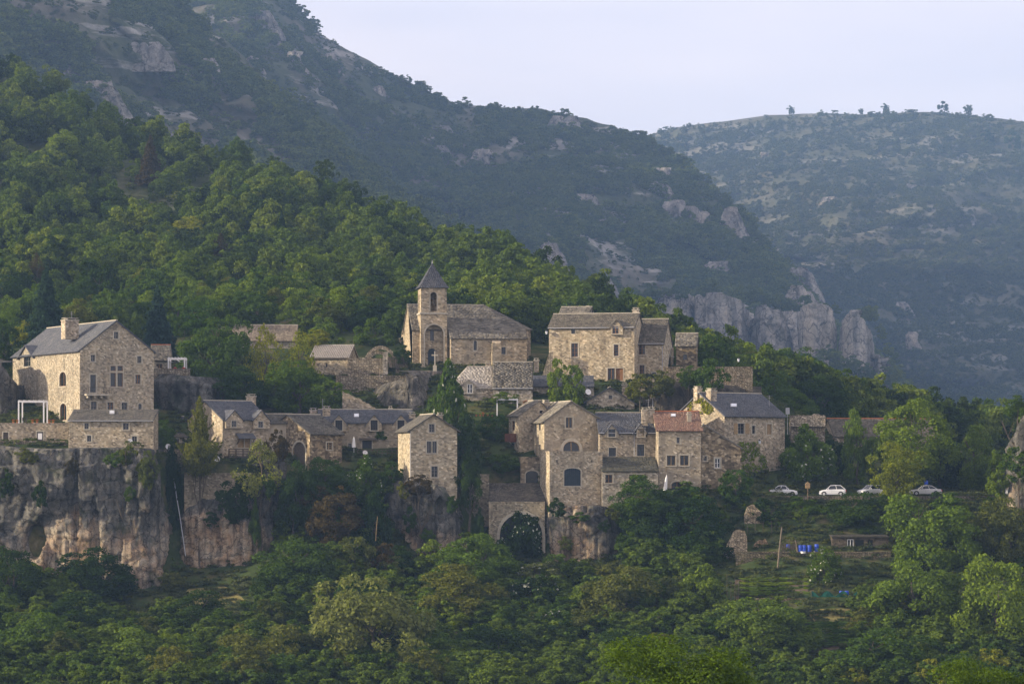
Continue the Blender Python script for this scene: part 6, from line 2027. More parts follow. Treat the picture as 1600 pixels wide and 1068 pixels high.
# sloping-topped ruin walls
def ragged(name, label, pts, bot, D, th=0.8, cat='ruin', mat='dry', tint=(1, 1, 1), seed=1):
    rg = random.Random(seed)
    top = []
    for (a, ya), (b_, yb2) in zip(pts[:-1], pts[1:]):
        n = max(2, int(abs(b_ - a) / 3))
        for k in range(n):
            t_ = k / n
            top.append((a + (b_ - a) * t_, ya + (yb2 - ya) * t_ + rg.uniform(-1.2, 1.2)))
    top.append(pts[-1])
    O = P(pts[0][0], bot, D)
    f_ = [P(a, y_, D) - O for a, y_ in top]
    g_ = [P(a, bot + 12, D) - O for a, y_ in top]
    n = len(top)
    v = f_ + g_ + [q + Vector((0, th, 0)) for q in f_] + [q + Vector((0, th, 0)) for q in g_]
    fc = []
    for k in range(n - 1):
        fc += [(n + k, n + k + 1, k + 1, k), (k, k + 1, 2 * n + k + 1, 2 * n + k), (3 * n + k + 1, 3 * n + k, 2 * n + k, 2 * n + k + 1)]
    fc += [(0, 2 * n, 3 * n, n), (n - 1, 2 * n - 1, 4 * n - 1, 3 * n - 1)]
    return tag(MB().add(v, fc).obj(name, M[mat], loc=O, color=tint), label, cat)
ragged('gable_ruin', 'stone gable wall with a long sloping edge above the long house', [(535, 611), (560, 622), (598, 644)], 650, 411, mat='wallg', tint=(0.95, 0.92, 0.86))
ragged('ruined_wall', 'jagged dry stone ruin in the upper garden', [(1131, 864), (1136, 850), (1146, 832), (1152, 827), (1164, 829), (1167, 838), (1158, 856), (1154, 864)][:6] + [(1167.5, 850)], 866, 381, tint=(1.15, 1.08, 0.95), seed=3)
ragged('ruined_wall', 'small tumbled stone wall above the jagged ruin', [(1163, 806), (1168, 792), (1178, 788), (1190, 800), (1196, 812)], 814, 387, tint=(1.05, 1.0, 0.9), seed=4)
ragged('parapet', 'tumbled stones crowning the ruin beside the parking', [(1235, 652), (1246, 647), (1262, 650), (1275, 646), (1290, 650)], 654, 415.5, tint=(1.5, 1.45, 1.35), seed=5)
ragged('buttress_ruin', 'leaning stone buttress at the left corner of the upper house', [(846, 590), (852, 570), (858, 552), (864, 548)], 594, 426, tint=(1.1, 1.05, 0.92), seed=6, cat='buttress')
ragged('stone_bank', 'orange earth and stone bank in the upper garden', [(1172, 862), (1182, 846), (1196, 842), (1208, 860)], 866, 382, tint=(1.2, 0.95, 0.7), seed=8, cat='bank')

# bridge wall with its great arch
h = House('arch_bridge', 'stone bridge wall with one great round arch below the low roof', 764, 391.2, 2, 884, xr=851, L=1.2, wall='wallg', tint=(0.92, 0.9, 0.82), cat='bridge', below=3)
h.opening('F', 781, 802, 847.5, 884, style='hole', arch=1.0, surround=0.4, depth=1.0, name='arch')
h.flat(785)

# ruined arch by the church
O = P(560, 575, 430.5)
b = MB()
def arch_band(b, c0, r_in, r_out, a0, a1, th, n=14, sq=1.0):
    vs = []
    for k in range(n + 1):
        a = a0 + (a1 - a0) * k / n
        for r in (r_in, r_out):
            for y in (0, th):
                vs.append((c0[0] + r * cos(a), c0[1] + y, c0[2] + r * sin(a) * sq))
    fs = []
    for k in range(n):
        i = k * 4
        j = i + 4
        fs += [(i, j, j + 2, i + 2), (i + 1, i + 3, j + 3, j + 1), (i + 2, j + 2, j + 3, i + 3), (i, i + 1, j + 1, j)]
    fs += [(0, 2, 3, 1), (n * 4, n * 4 + 1, n * 4 + 3, n * 4 + 2)]
    b.add(vs, fs)
arch_band(b, (3.4, 0, 0.0), 2.3, 2.75, 0.02, pi * 0.92, 0.7, sq=1.25)
arch_band(b, (3.0, 1.4, 0.0), 1.7, 2.1, 0.02, pi * 0.95, 0.6, sq=1.3)
b.box(0.2, 0, -1.5, 0.9, 0.7, 1.6).box(5.7, 0, -1.5, 6.25, 0.7, 0.8)
tag(b.obj('ruined_arch', M['dry'], loc=O, color=(1.0, 0.96, 0.88)), 'ruined double stone arch left of the church', 'arch')

# wooden fence at the churchyard gate
r = empty('wooden_fence', P(606, 571, 429))
tag(r, 'grey picket fence between gate pier and church tower', 'fence')
W_ = (637 - 606) * 429 / F
for k in range(15):
    x = W_ * k / 14
    MB().box(x - 0.05, -0.03, -0.3, x + 0.05, 0.03, 1.25 + 0.06 * (k % 3)).obj('picket', M['oldwood'], r)
for zz in (0.35, 0.95):
    MB().box(-0.1, 0.035, zz - 0.05, W_ + 0.1, 0.09, zz + 0.05).obj('rail', M['oldwood'], r)

# pergolas
def pergola(label, x0, x1, top, bot, D, dep, sag=False):
    O = P(x0, bot, D)
    r = empty('pergola', O)
    tag(r, label, 'pergola')
    W_, H_ = (x1 - x0) * D / F, (bot - top) * D / F
    for x in (0.06, W_ - 0.06):
        for y in (0, dep):
            MB().box(x - 0.09, y - 0.09, -0.3, x + 0.09, y + 0.09, H_).obj('post', M['whiteframe'], r)
    for y in (0, dep):
        MB().box(-0.05, y - 0.07, H_ + 0.002, W_ + 0.05, y + 0.07, H_ + 0.2).obj('beam', M['whiteframe'], r)
    for x in np.linspace(0.1, W_ - 0.1, 6):
        MB().box(x - 0.04, -0.2, H_ + 0.204, x + 0.04, dep + 0.2, H_ + 0.3).obj('rafter', M['whiteframe'], r)
    if sag:
        n = 10
        v = []
        for k in range(n + 1):
            for y in (0.1, dep - 0.1):
                v.append((W_ * k / n, y, H_ - 0.05 - 0.35 * abs(sin(pi * k / n * 2))))
        MB().add(v, [(2 * k, 2 * k + 2, 2 * k + 3, 2 * k + 1) for k in range(n)]).obj('awning', M['cloth'], r)
    return r
pergola('white pergola frame on the terrace left of the large house', 28.5, 69, 628, 664, 394, 3.0)
pergola('small white pergola with canvas awning on the upper terrace', 262.5, 289, 561, 582, 416, 2.4, True)
pergola('white metal pergola below the slab-roofed cottages', 776, 809, 625, 648, 408.5, 3.0)

def leafball(n, seed, size, mat, w=1.0, hgt=1.0):
    rg = np.random.default_rng(seed)
    d = unit(rg.normal(size=(n, 3)))
    pp = d * rg.uniform(0.5, 1, (n, 1)) * [w, w, hgt]
    v, f = leaf_quads(pp, unit(d + 0.6 * rg.normal(size=(n, 3))), size * rg.uniform(0.6, 1.4, n), rg)
    return new_mesh('leaves', v, f, M[mat])
RED = leafball(70, 1, 0.16, 'redflower', 0.42, 0.28)
GRN = leafball(90, 2, 0.16, 'leaf', 0.38, 0.28)
POT = new_mesh('pot', *(lambda b: (b.v, b.f))(MB().lathe((0, 0, 0), [(0.0, 0.0), (0.17, 0.0), (0.24, 0.36), (0.27, 0.36), (0.27, 0.43), (0.2, 0.43), (0.0, 0.36)], 10)), M['terracotta'])
def flowerpot(label, px, py, D, red=True, group=None):
    r = empty('flower_pot', P(px, py, D))
    tag(r, label, 'flower pot', group)
    r.scale = (0.62, 0.62, 0.62)
    obj('pot', POT, r)
    obj('foliage', GRN, r, loc=(0, 0, 0.6), color=COLS['bright'])
    if red:
        obj('flowers', RED, r, loc=(0, 0, 0.72))
for k, px in enumerate((21, 27, 51, 58, 77, 83)):
    flowerpot(['first', 'second', 'third', 'fourth', 'fifth', 'sixth'][k] + ' geranium pot from the left on the terrace parapet', px, 661.5, 391.9, True, 'geraniums on the left terrace')
for k, px in enumerate((744, 750, 755, 762, 769)):
    flowerpot(['first', 'second', 'third', 'fourth', 'fifth'][k] + ' terracotta pot from the left beside the white metal pergola', px, 650, 405.5, k == 2, 'pots in front of the pergola')
for k, px in enumerate((819, 822)):
    flowerpot(['red geranium pot on the slab cottage ledge', 'second red geranium pot on the slab cottage ledge'][k], px, 632 - k, 410, True, 'geraniums on the ledge')

# garden table and chairs on the left terrace
def table(label, px, py, D):
    r = empty('garden_table', P(px, py, D))
    tag(r, label, 'table')
    MB().box(-0.9, -0.45, 0.70, 0.9, 0.45, 0.75).obj('table_top', M['oldwood'], r)
    for sx in (-0.8, 0.8):
        for sy in (-0.38, 0.38):
            MB().box(sx - 0.035, sy - 0.035, 0, sx + 0.035, sy + 0.035, 0.698).obj('leg', M['oldwood'], r)
def chair(label, px, py, D, rz, group, col='iron'):
    r = empty('garden_chair', P(px, py, D), rz)
    tag(r, label, 'chair', group)
    MB().box(-0.22, -0.22, 0.43, 0.22, 0.22, 0.47).obj('seat', M[col], r)
    MB().box(-0.22, 0.19, 0.472, 0.22, 0.225, 0.92).obj('backrest', M[col], r)
    for sx in (-0.19, 0.19):
        for sy in (-0.19, 0.19):
            MB().box(sx - 0.02, sy - 0.02, 0, sx + 0.02, sy + 0.02, 0.428).obj('leg', M[col], r)
table('dark garden table under the left white pergola', 50, 662, 395.2)
chair('garden chair left of the table under the pergola', 38, 662, 395.3, 1.4, 'chairs under the left pergola')
chair('garden chair right of the table under the pergola', 62, 662, 395.3, -1.4, 'chairs under the left pergola')

# satellite dishes
def dish(label, px, py, D, r_, arm=(0.0, 0.35, -0.2)):
    c_ = P(px, py, D)
    e = empty('satellite_dish', c_)
    tag(e, label, 'satellite dish')
    dr = Vector((0.25, -0.93, 0.27)).normalized()
    a = dr.orthogonal().normalized()
    b2 = dr.cross(a)
    v, f = [], []
    n, rings = 16, 4
    for i in range(rings + 1):
        rr = r_ * i / rings
        for k in range(n):
            v.append(a * rr * cos(2 * pi * k / n) + b2 * rr * sin(2 * pi * k / n) * 1.08 + dr * (0.18 * r_ * (i / rings) ** 2))
    for i in range(rings):
        for k in range(n):
            f.append((i * n + k, i * n + (k + 1) % n, (i + 1) * n + (k + 1) % n, (i + 1) * n + k))
    MB().add(v, f).obj('reflector', M['whiteframe'], e, smooth=True)
    MB().tube([(0, 0, 0), arm], 0.03, 5).obj('bracket', M['zinc'], e)
    MB().tube([b2 * -r_ * 0.95, dr * r_ * 0.9], 0.018, 4).tube([dr * r_ * 0.8, dr * r_ * 1.0], 0.05, 6).obj('receiver', M['zinc'], e)
dish('small satellite dish on the low cottage front wall', 203.5, 688.5, 387.9, 0.30)
dish('satellite dish on the garden wall by the hedge', 263, 697.5, 392.8, 0.38, (0, 0.3, -0.6))
dish('satellite dish below the timber balcony corner', 339, 716.5, 392.5, 0.40)
dish('tilted satellite dish on the long house terrace', 570.5, 707, 400.4, 0.34, (0, 0.3, -0.5))
dish('satellite dish left of the small gabled cottage', 919, 612, 413.8, 0.42, (0, 0.9, -0.9))

# parasols
def parasol(label, px, top, bot, D, lean=0.0):
    O = P(px, bot, D)
    H_ = (bot - top) * D / F
    r = empty('parasol', O)
    tag(r, label, 'parasol')
    MB().tube([(0, 0, -0.3), (lean, 0, H_ + 0.1)], 0.03, 6).obj('pole', M['whiteframe'], r)
    n = 10
    v, f = [], []
    lv = [(0.03, H_), (0.13, H_ * 0.85), (0.2, H_ * 0.5), (0.25, H_ * 0.22)]
    for rr, z in lv:
        for k in range(n):
            q = rr * (1 + 0.25 * (k % 2))
            v.append((q * cos(2 * pi * k / n) + lean * z / H_, q * sin(2 * pi * k / n), z))
    for i in range(len(lv) - 1):
        for k in range(n):
            f.append((i * n + k, i * n + (k + 1) % n, (i + 1) * n + (k + 1) % n, (i + 1) * n + k))
    MB().add(v, f).obj('canopy', M['cloth'], r)
parasol('folded white parasol on the long house terrace', 553, 682.5, 703, 400.2)
parasol('folded white parasol below the red-roofed house', 1039, 742, 772, 390.5, 0.25)

# people sitting on the upper terrace
def person(label, px, py, D, cloth, face):
    """seated figure: one skinned body, with hair and clothing"""
    r = empty('person', P(px, py, D), face)
    tag(r, label, 'person')
    J = [((0, 0, 0.48), 0.15), ((0, 0.02, 0.70), 0.145), ((0, 0.02, 0.92), 0.16), ((0, 0.01, 1.06), 0.06), ((0, -0.02, 1.16), 0.095), ((0, -0.02, 1.27), 0.085),
         ((0.19, 0.01, 0.96), 0.065), ((0.25, -0.08, 0.72), 0.05), ((0.16, -0.3, 0.70), 0.038), ((-0.19, 0.01, 0.96), 0.065), ((-0.25, -0.08, 0.72), 0.05), ((-0.16, -0.3, 0.70), 0.038),
         ((0.1, -0.05, 0.47), 0.09), ((0.12, -0.42, 0.48), 0.07), ((0.12, -0.44, 0.08), 0.045), ((0.12, -0.58, 0.05), 0.035),
         ((-0.1, -0.05, 0.47), 0.09), ((-0.12, -0.42, 0.48), 0.07), ((-0.12, -0.44, 0.08), 0.045), ((-0.12, -0.58, 0.05), 0.035)]
    E = [(0, 1), (1, 2), (2, 3), (3, 4), (4, 5), (2, 6), (6, 7), (7, 8), (2, 9), (9, 10), (10, 11), (0, 12), (12, 13), (13, 14), (14, 15), (0, 16), (16, 17), (17, 18), (18, 19)]
    me = bpy.data.meshes.new('body')
    me.from_pydata([j[0] for j in J], E, [])
    me.materials.append(M['skin'])
    bo = obj('body', me, r)
    sk = bo.modifiers.new('skin', 'SKIN')
    for k, j in enumerate(J):
        me.skin_vertices[0].data[k].radius = (j[1], j[1])
    me.skin_vertices[0].data[0].use_root = True
    bo.modifiers.new('sub', 'SUBSURF').render_levels = 2
    b = MB().lathe((0, 0.015, 0.46), [(0.17, 0.0), (0.18, 0.12), (0.165, 0.25), (0.20, 0.46), (0.19, 0.54), (0.09, 0.6)], 12)
    for s_ in (-1, 1):
        b.tube([(s_ * 0.17, 0.01, 0.97), (s_ * 0.25, -0.06, 0.76)], [0.085, 0.07], 8)
    b.obj('shirt', M[cloth], r, smooth=True)
    b = MB()
    for s_ in (-1, 1):
        b.tube([(s_ * 0.08, 0.02, 0.48), (s_ * 0.12, -0.4, 0.49), (s_ * 0.12, -0.45, 0.12)], [0.115, 0.09, 0.065], 8)
    b.obj('trousers', M['bluedoor'], r, smooth=True)
    MB().lathe((0, 0.0, 1.19), [(0.098, -0.06), (0.108, 0.03), (0.09, 0.12), (0.04, 0.165), (0.0, 0.17)], 10).obj('hair', M['hair'], r, smooth=True)
chair('terrace chair under the left seated person', 273.5, 584.5, 417.0, 0.3, 'chairs on the upper terrace')
chair('terrace chair under the right seated person', 287, 584.5, 416.0, -0.4, 'chairs on the upper terrace')
person('person in a dark red top sitting on the upper terrace', 273.5, 584.5, 417.0, 'redcloth', 0.3)
person('person in a red and pale top sitting right of the pergola', 287, 584.5, 416.0, 'redcloth', -0.4)

# ------------------------------------------------------------------ parked cars
def loft_x(b, secs):
    """closed body from cross-sections (each the same number of points)"""
    n = len(secs[0])
    base = [p for s_ in secs for p in s_]
    f = []
    for i in range(len(secs) - 1):
        for k in range(n):
            f.append((i * n + k, i * n + (k + 1) % n, (i + 1) * n + (k + 1) % n, (i + 1) * n + k))
    f.append(tuple(range(n - 1, -1, -1)))
    f.append(tuple((len(secs) - 1) * n + k for k in range(n)))
    b.add(base, f)
def car(label, px, py, D, rz, prof, length, hgt, tint=(1, 1, 1), wid=1.68):
    r = empty('parked_car', P(px, py, D), rz)
    tag(r, label, 'car', 'cars parked along the lane')
    hw = wid / 2
    hood, roof0, roof1, tail, belt = prof
    X = lambda u: (u - 0.5) * length
    zb = 0.22
    zbelt = belt * hgt
    # lower body, rounded in plan at nose and tail
    secs = []
    for u, zt, w_ in ((0.0, zbelt * 0.62, 0.80), (0.02, zbelt * 0.74, 0.90), (0.10, zbelt * 0.87, 0.98), (hood, zbelt, 1.0), (0.5, zbelt * 1.01, 1.0), (tail - 0.06, zbelt * 1.02, 1.0), (0.975, zbelt * 0.98, 0.95), (1.0, zbelt * 0.75, 0.86)):
        y = hw * w_
        secs.append([(X(u), -y * 0.94, zb), (X(u), -y, zb + 0.18), (X(u), -y, zt - 0.12), (X(u), -y * 0.93, zt), (X(u), y * 0.93, zt), (X(u), y, zt - 0.12), (X(u), y, zb + 0.18), (X(u), y * 0.94, zb)])
    b = MB()
    loft_x(b, secs)
    body = b.obj('body', M['carwhite'], r, color=tint)
    cab = [(hood + 0.0, zbelt, 0.90), (roof0, hgt * 0.97, 0.70), ((roof0 + roof1) / 2, hgt, 0.72), (roof1, hgt * 0.97, 0.70), (tail, zbelt * 1.02, 0.88)]
    def cabsec(shift, sc):
        v = []
        for u, z, w_ in cab:
            v.append([(X(u), s_ * hw * w_ * sc, z + shift) for s_ in (-1, 1)])
        return v
    c0 = cabsec(0, 1)
    # roof panel and pillars
    v = [p for q in c0 for p in q]
    b = MB().add([(x, y, z + 0.005) for x, y, z in v], [(2, 4, 5, 3), (4, 6, 7, 5)])
    for s_ in (0, 1):
        for i in range(4):
            b.tube([v[2 * i + s_], v[2 * i + 2 + s_]], 0.045, 5)
        mid = (X((hood + tail) / 2 + 0.03), v[4 + s_][1] * 1.2, zbelt)
        b.tube([v[4 + s_], mid], 0.04, 5)
    b.obj('roof', M['carwhite'], r, color=tint)
    for s_ in (0, 1):
        poly = [v[2 * i + s_] for i in range(5)]
        MB().add(poly, [tuple(range(5))]).obj('side_window', M['glass'], r)
    MB().add([v[0], v[1], v[3], v[2]], [(0, 1, 2, 3)]).obj('windscreen', M['glass'], r)
    MB().add([v[6], v[7], v[9], v[8]], [(0, 1, 2, 3)]).obj('rear_window', M['glass'], r)
    for u in (0.175, 0.80):
        for s_ in (-1, 1):
            y0 = s_ * (hw - 0.1)
            tb = MB()
            ring = [(0.10, -0.11), (0.29, -0.10), (0.315, -0.06), (0.315, 0.06), (0.29, 0.10), (0.10, 0.11)]
            n = 16
            vv = [(X(u) + rr * cos(2 * pi * k / n), y0 + yy, 0.315 + rr * sin(2 * pi * k / n)) for rr, yy in ring for k in range(n)]
            ff = [(i * n + k, i * n + (k + 1) % n, (i + 1) * n + (k + 1) % n, (i + 1) * n + k) for i in range(len(ring) - 1) for k in range(n)]
            wh = tb.add(vv, ff).obj('wheel', M['rubber'], r)
            vv = [(X(u), y0 + s_ * 0.113, 0.315)] + [(X(u) + 0.2 * cos(2 * pi * k / 12), y0 + s_ * 0.108, 0.315 + 0.2 * sin(2 * pi * k / 12)) for k in range(12)]
            MB().add(vv, [(0, 1 + k, 1 + (k + 1) % 12) for k in range(12)]).obj('rim', M['alloy'], wh)
            # dark wheel arch
            aa = [(X(u) + 0.37 * cos(pi * k / 10), s_ * (hw + 0.004), 0.30 + 0.37 * sin(pi * k / 10)) for k in range(11)]
            MB().add(aa, [tuple(range(11))]).obj('wheel_arch', M['rubber'], body)
    for s_ in (-1, 1):
        MB().box(X(0.015) - 0.05, s_ * hw * 0.72 - 0.16, zbelt * 0.62, X(0.05), s_ * hw * 0.72 + 0.16, zbelt * 0.78).obj('headlight', M['clearlamp'], r)
        MB().box(X(0.965), s_ * hw * 0.80 - 0.1, zbelt * 0.62, X(1.0) + 0.02, s_ * hw * 0.80 + 0.1, zbelt * 0.95).obj('tail_light', M['redlamp'], r)
        MB().box(X(hood + 0.06), s_ * (hw + 0.02) - 0.08, zbelt + 0.02, X(hood + 0.06) + 0.1, s_ * (hw + 0.02) + 0.08, zbelt + 0.16).obj('mirror', M['carwhite'], r, color=tint)
        MB().box(X(0.52), s_ * (hw + 0.012) - 0.01, zbelt - 0.16, X(0.57), s_ * (hw + 0.012) + 0.01, zbelt - 0.12).obj('door_handle', M['zinc'], r)
        MB().box(X(0.47) - 0.006, s_ * (hw + 0.003) - 0.004, zb + 0.2, X(0.47) + 0.006, s_ * (hw + 0.003) + 0.004, zbelt - 0.05).obj('door_seam', M['rubber'], r)
    for u, nm in ((0.0, 'front_bumper'), (0.985, 'rear_bumper')):
        MB().box(X(u) - 0.05, -hw * 0.8, 0.3, X(u) + 0.08, hw * 0.8, 0.48).obj(nm, M['carwhite'], r, color=tint)
    MB().box(X(0.0) - 0.06, -0.26, 0.40, X(0.0) - 0.051, 0.26, 0.51).obj('number_plate', M['cloth'], r)
HATCH = (0.27, 0.42, 0.80, 0.97, 0.62)
SALOON = (0.30, 0.43, 0.68, 0.84, 0.64)
WAGON = (0.27, 0.40, 0.88, 0.985, 0.63)
PKY = 774.5
car('white rounded hatchback leftmost on the lane, nose to the right', 1224, PKY, 396.5, pi - 0.12, SALOON, 3.9, 1.48)
car('white hatchback parked left of the acacia, nose to the left', 1301, PKY, 396.5, -0.10, HATCH, 3.75, 1.52)
car('white car seen through the acacia leaves', 1361, PKY - 1, 398, 0.5, HATCH, 3.8, 1.46)
car('white estate car right behind the acacia trunk', 1391, PKY - 1, 399, 0.9, WAGON, 4.2, 1.55)
car('pale silver saloon right of the acacia', 1446, PKY - 1, 396.5, 0.05, SALOON, 4.4, 1.40, (0.8, 0.8, 0.78))
car('silver estate car at the right edge by the rock stack', 1596, PKY - 1, 396.5, 0.0, WAGON, 4.2, 1.5, (0.85, 0.86, 0.88))
# the lane they stand on
v = []
for px in np.linspace(1150, 1700, 40):
    for D in (394.2, 401.5):
        q = P(px, PKY, 396.5)
        x = q.x / 396.5 * D
        v.append((x, D, q.z - 0.02 + 0.02 * noise(np.array([[x * 0.3, D * 0.3, 0]]))[0]))
obj('lane', new_mesh('lane', v, [(2 * k, 2 * k + 2, 2 * k + 3, 2 * k + 1) for k in range(39)], M['asphalt']), kind='structure')

# posts, lamps, signs
def post(name, label, px, top, bot, D, r0, r1, mat, lean=0.0, cat='post', group=None):
    O = P(px, bot, D)
    H_ = (bot - top) * D / F
    return tag(MB().tube([(0, 0, -0.4), (lean * 0.5, 0.02, H_ * 0.5), (lean, 0, H_)], [r0, (r0 + r1) / 2, r1], 8).obj(name, M[mat], loc=O), label, cat, group)
post('telegraph_pole', 'leaning wooden pole in the upper garden', 1214, 823, 893, 376, 0.13, 0.09, 'greypole', 0.65, 'pole')
post('leaning_post', 'short leaning post beside the blue barrels', 1247, 843, 864, 378.5, 0.09, 0.07, 'greypole', -0.4)
post('telegraph_post', 'thin pole on the bank below the upper house', 1020, 608, 648, 413, 0.07, 0.05, 'zinc', 0.0, 'pole')
post('white_post', 'white marker post in the lower garden', 1082, 992, 1010, 356, 0.06, 0.06, 'whiteframe')
post('bare_pole', 'bare pole standing in the gully beside the tower bluff', 587, 806, 840, 383.5, 0.04, 0.03, 'palewood', 0.25, 'pole')
for k, (px, tp) in enumerate(((1136, 897), (1142, 907), (1148, 903), (1154, 906))):
    post('garden_stake', ['tallest leftmost', 'second', 'third', 'rightmost'][k] + ' bean stake in the row left of the garden', px, tp, 934, 367.5, 0.035, 0.03, 'greypole', 0.03 * (k - 1), 'stake', 'bean stakes')
for k, px in enumerate((1168, 1180, 1192, 1206, 1222, 1232, 1240, 1245)):
    post('fence_post', f'grey garden fence post, number {k + 1} from the left near the barrels' if False else ['first', 'second', 'third', 'fourth', 'fifth', 'sixth', 'seventh', 'eighth'][k] + ' grey fence post from the left in the upper garden', px, 846 if px > 1215 else 814, 862 if px > 1215 else 828, 379.5 if px > 1215 else 385, 0.045, 0.04, 'oldwood', 0.04 * ((k % 3) - 1), 'post', 'garden fence posts')
r = empty('bird_house', P(1262, 786, 391.5))
tag(r, 'wooden bird table on a post beside the leftmost cars', 'bird table')
MB().box(-0.06, -0.06, -0.3, 0.06, 0.06, 2.1).obj('post', M['palewood'], r)
MB().box(-0.3, -0.25, 2.102, 0.3, 0.25, 2.65).obj('house', M['palewood'], r)
MB().add([(-0.4, -0.3, 2.65), (0.4, -0.3, 2.65), (0.4, 0.3, 2.65), (-0.4, 0.3, 2.65), (0, -0.3, 3.0), (0, 0.3, 3.0)], [(0, 1, 4), (3, 5, 2), (0, 4, 5, 3), (1, 2, 5, 4), (0, 3, 2, 1)]).obj('roof', M['palewood'], r)
r = empty('road_sign', P(1230.5, 668, 414))
tag(r, 'small pale square sign on a thin post above the ruin', 'sign')
MB().tube([(0, 0, -1), (0, 0, 2.9)], 0.035, 6).obj('post', M['zinc'], r)
MB().box(-0.28, -0.06, 2.0, 0.30, -0.036, 2.95).obj('panel', M['zinc'], r)
r = empty('road_sign', P(1447, 773, 401))
tag(r, 'blue parking sign on a post behind the silver saloon', 'sign')
MB().tube([(0, 0, -0.3), (0, 0, 2.1)], 0.035, 6).obj('post', M['zinc'], r)
MB().box(-0.28, -0.06, 1.55, 0.28, -0.036, 2.1).obj('panel', M['blueplastic'], r)
def lamp(label, px, py, D, side):
    r = empty('wall_lantern', P(px, py, D))
    tag(r, label, 'lantern')
    MB().tube([(0, 0, 0.25), (0, 0, 0.45), (side * 0.5, 0.05, 0.5)], 0.03, 5).obj('bracket', M['iron'], r)
    MB().lathe((0, 0, -0.3), [(0.02, 0), (0.12, 0.03), (0.2, 0.42), (0.2, 0.45)], 8).obj('glass', M['clearlamp'], r)
    MB().lathe((0, 0, 0.15), [(0.24, 0.0), (0.1, 0.14), (0.02, 0.2)], 8).obj('cap', M['iron'], r)
lamp('street lantern bracketed to the left corner of the upper house', 854, 519, 427.6, 1)
lamp('street lantern on the far retaining wall corner', 1154, 562, 424, 1)
lamp('street lantern on the front of the right house', 1187, 690, 399.3, 0.6)

# ------------------------------------------------------------------ vegetable gardens
def barrel(label, px, bot, D, h_=0.95, r_=0.29, group='blue barrels'):
    r = empty('blue_barrel', P(px, bot, D))
    tag(r, label, 'barrel', group)
    MB().lathe((0, 0, 0), [(0.0, 0.0), (r_ * 0.9, 0.0), (r_, 0.06), (r_, h_ * 0.3), (r_ * 1.04, h_ * 0.33), (r_, h_ * 0.36), (r_, h_ * 0.64), (r_ * 1.04, h_ * 0.67), (r_, h_ * 0.7), (r_, h_ * 0.95), (r_ * 0.92, h_)], 14).obj('drum', M['blueplastic'], r, smooth=True)
    MB().lathe((0, 0, h_), [(r_ * 0.92, 0.0), (r_ * 0.9, 0.03), (0.0, 0.03)], 14).obj('lid', M['blueplastic'], r)
for k, px in enumerate((1250.5, 1256.5, 1264.5)):
    barrel(['left', 'middle', 'right'][k] + ' one of three blue barrels in the upper garden', px, 862.5, 378.7)
barrel('blue barrel behind the paling by the leaning pole', 1232, 861, 379.8)
barrel('blue barrel partly hidden right of the three barrels', 1276, 861, 379)
barrel('left blue barrel behind the green netting', 1315, 934, 367.2)
barrel('right blue barrel behind the green netting', 1323, 934, 367.2)
tag(MB().lathe((0, 0, 0), [(0, 0), (0.3, 0.0), (0.36, 0.28), (0.33, 0.28), (0.28, 0.04), (0, 0.04)], 14).obj('white_tub', M['whiteframe'], loc=P(1255, 864, 378.2)), 'white plastic tub in front of the blue barrels', 'tub')
r = empty('wooden_paling', P(1223, 863, 379.2))
tag(r, 'rough upright palings left of the blue barrels', 'fence')
for k in range(10):
    x = k * 0.19
    MB().box(x, -0.02, -0.2, x + 0.11, 0.02, 1.0 + 0.35 * abs(sin(k * 2.1))).obj('paling', M['oldwood'], r)
# shed
h = House('garden_shed', 'dark plank garden shed with a white-framed door', 1300, 380.8, 0, 862, xr=1388, L=3.0, wall='wallg', tint=(0.35, 0.33, 0.3), cat='shed')
h.opening('F', 1324, 842, 1333.5, 862, style='win', name='door', frame='whiteframe', bars=(2, 1), surround=False, sill=False, depth=0.08)
h.opening('F', 1336, 843, 1350, 862, style='hole', surround=False, name='opening')
h.opening('F', 1356, 843, 1364, 862, style='hole', surround=False, name='opening')
h.shed(839, 836, kind='oldslate', tint=(0.6, 0.6, 0.55))
for k in range(9):
    a = h.hz(1368 + k * 2.3, 850)
    MB().box(a.x, -0.06, 0.0, a.x + 0.17, -0.01, h.he - 0.25).obj('plank', M['oldwood'], h.root)
# netting
r = empty('garden_netting', P(1268, 938, 366.8))
tag(r, 'sagging dark green netting round the lower vegetable bed', 'netting')
W_ = (1342 - 1268) * 366.8 / F
n = 24
v = []
for k in range(n + 1):
    t_ = k / n
    top = 0.55 + 0.75 * abs(cos(t_ * pi * 3.0)) ** 1.5
    v += [(W_ * t_, 0.05 * sin(k * 1.7), 0), (W_ * t_, 0.05 * sin(k * 1.3), top)]
MB().add(v, [(2 * k, 2 * k + 2, 2 * k + 3, 2 * k + 1) for k in range(n)]).obj('net', M['greennet'], r)
for k in range(4):
    x = W_ * k / 3
    MB().tube([(x, 0.08, -0.2), (x, 0.08, 1.4)], 0.03, 5).obj('stake', M['oldwood'], r)
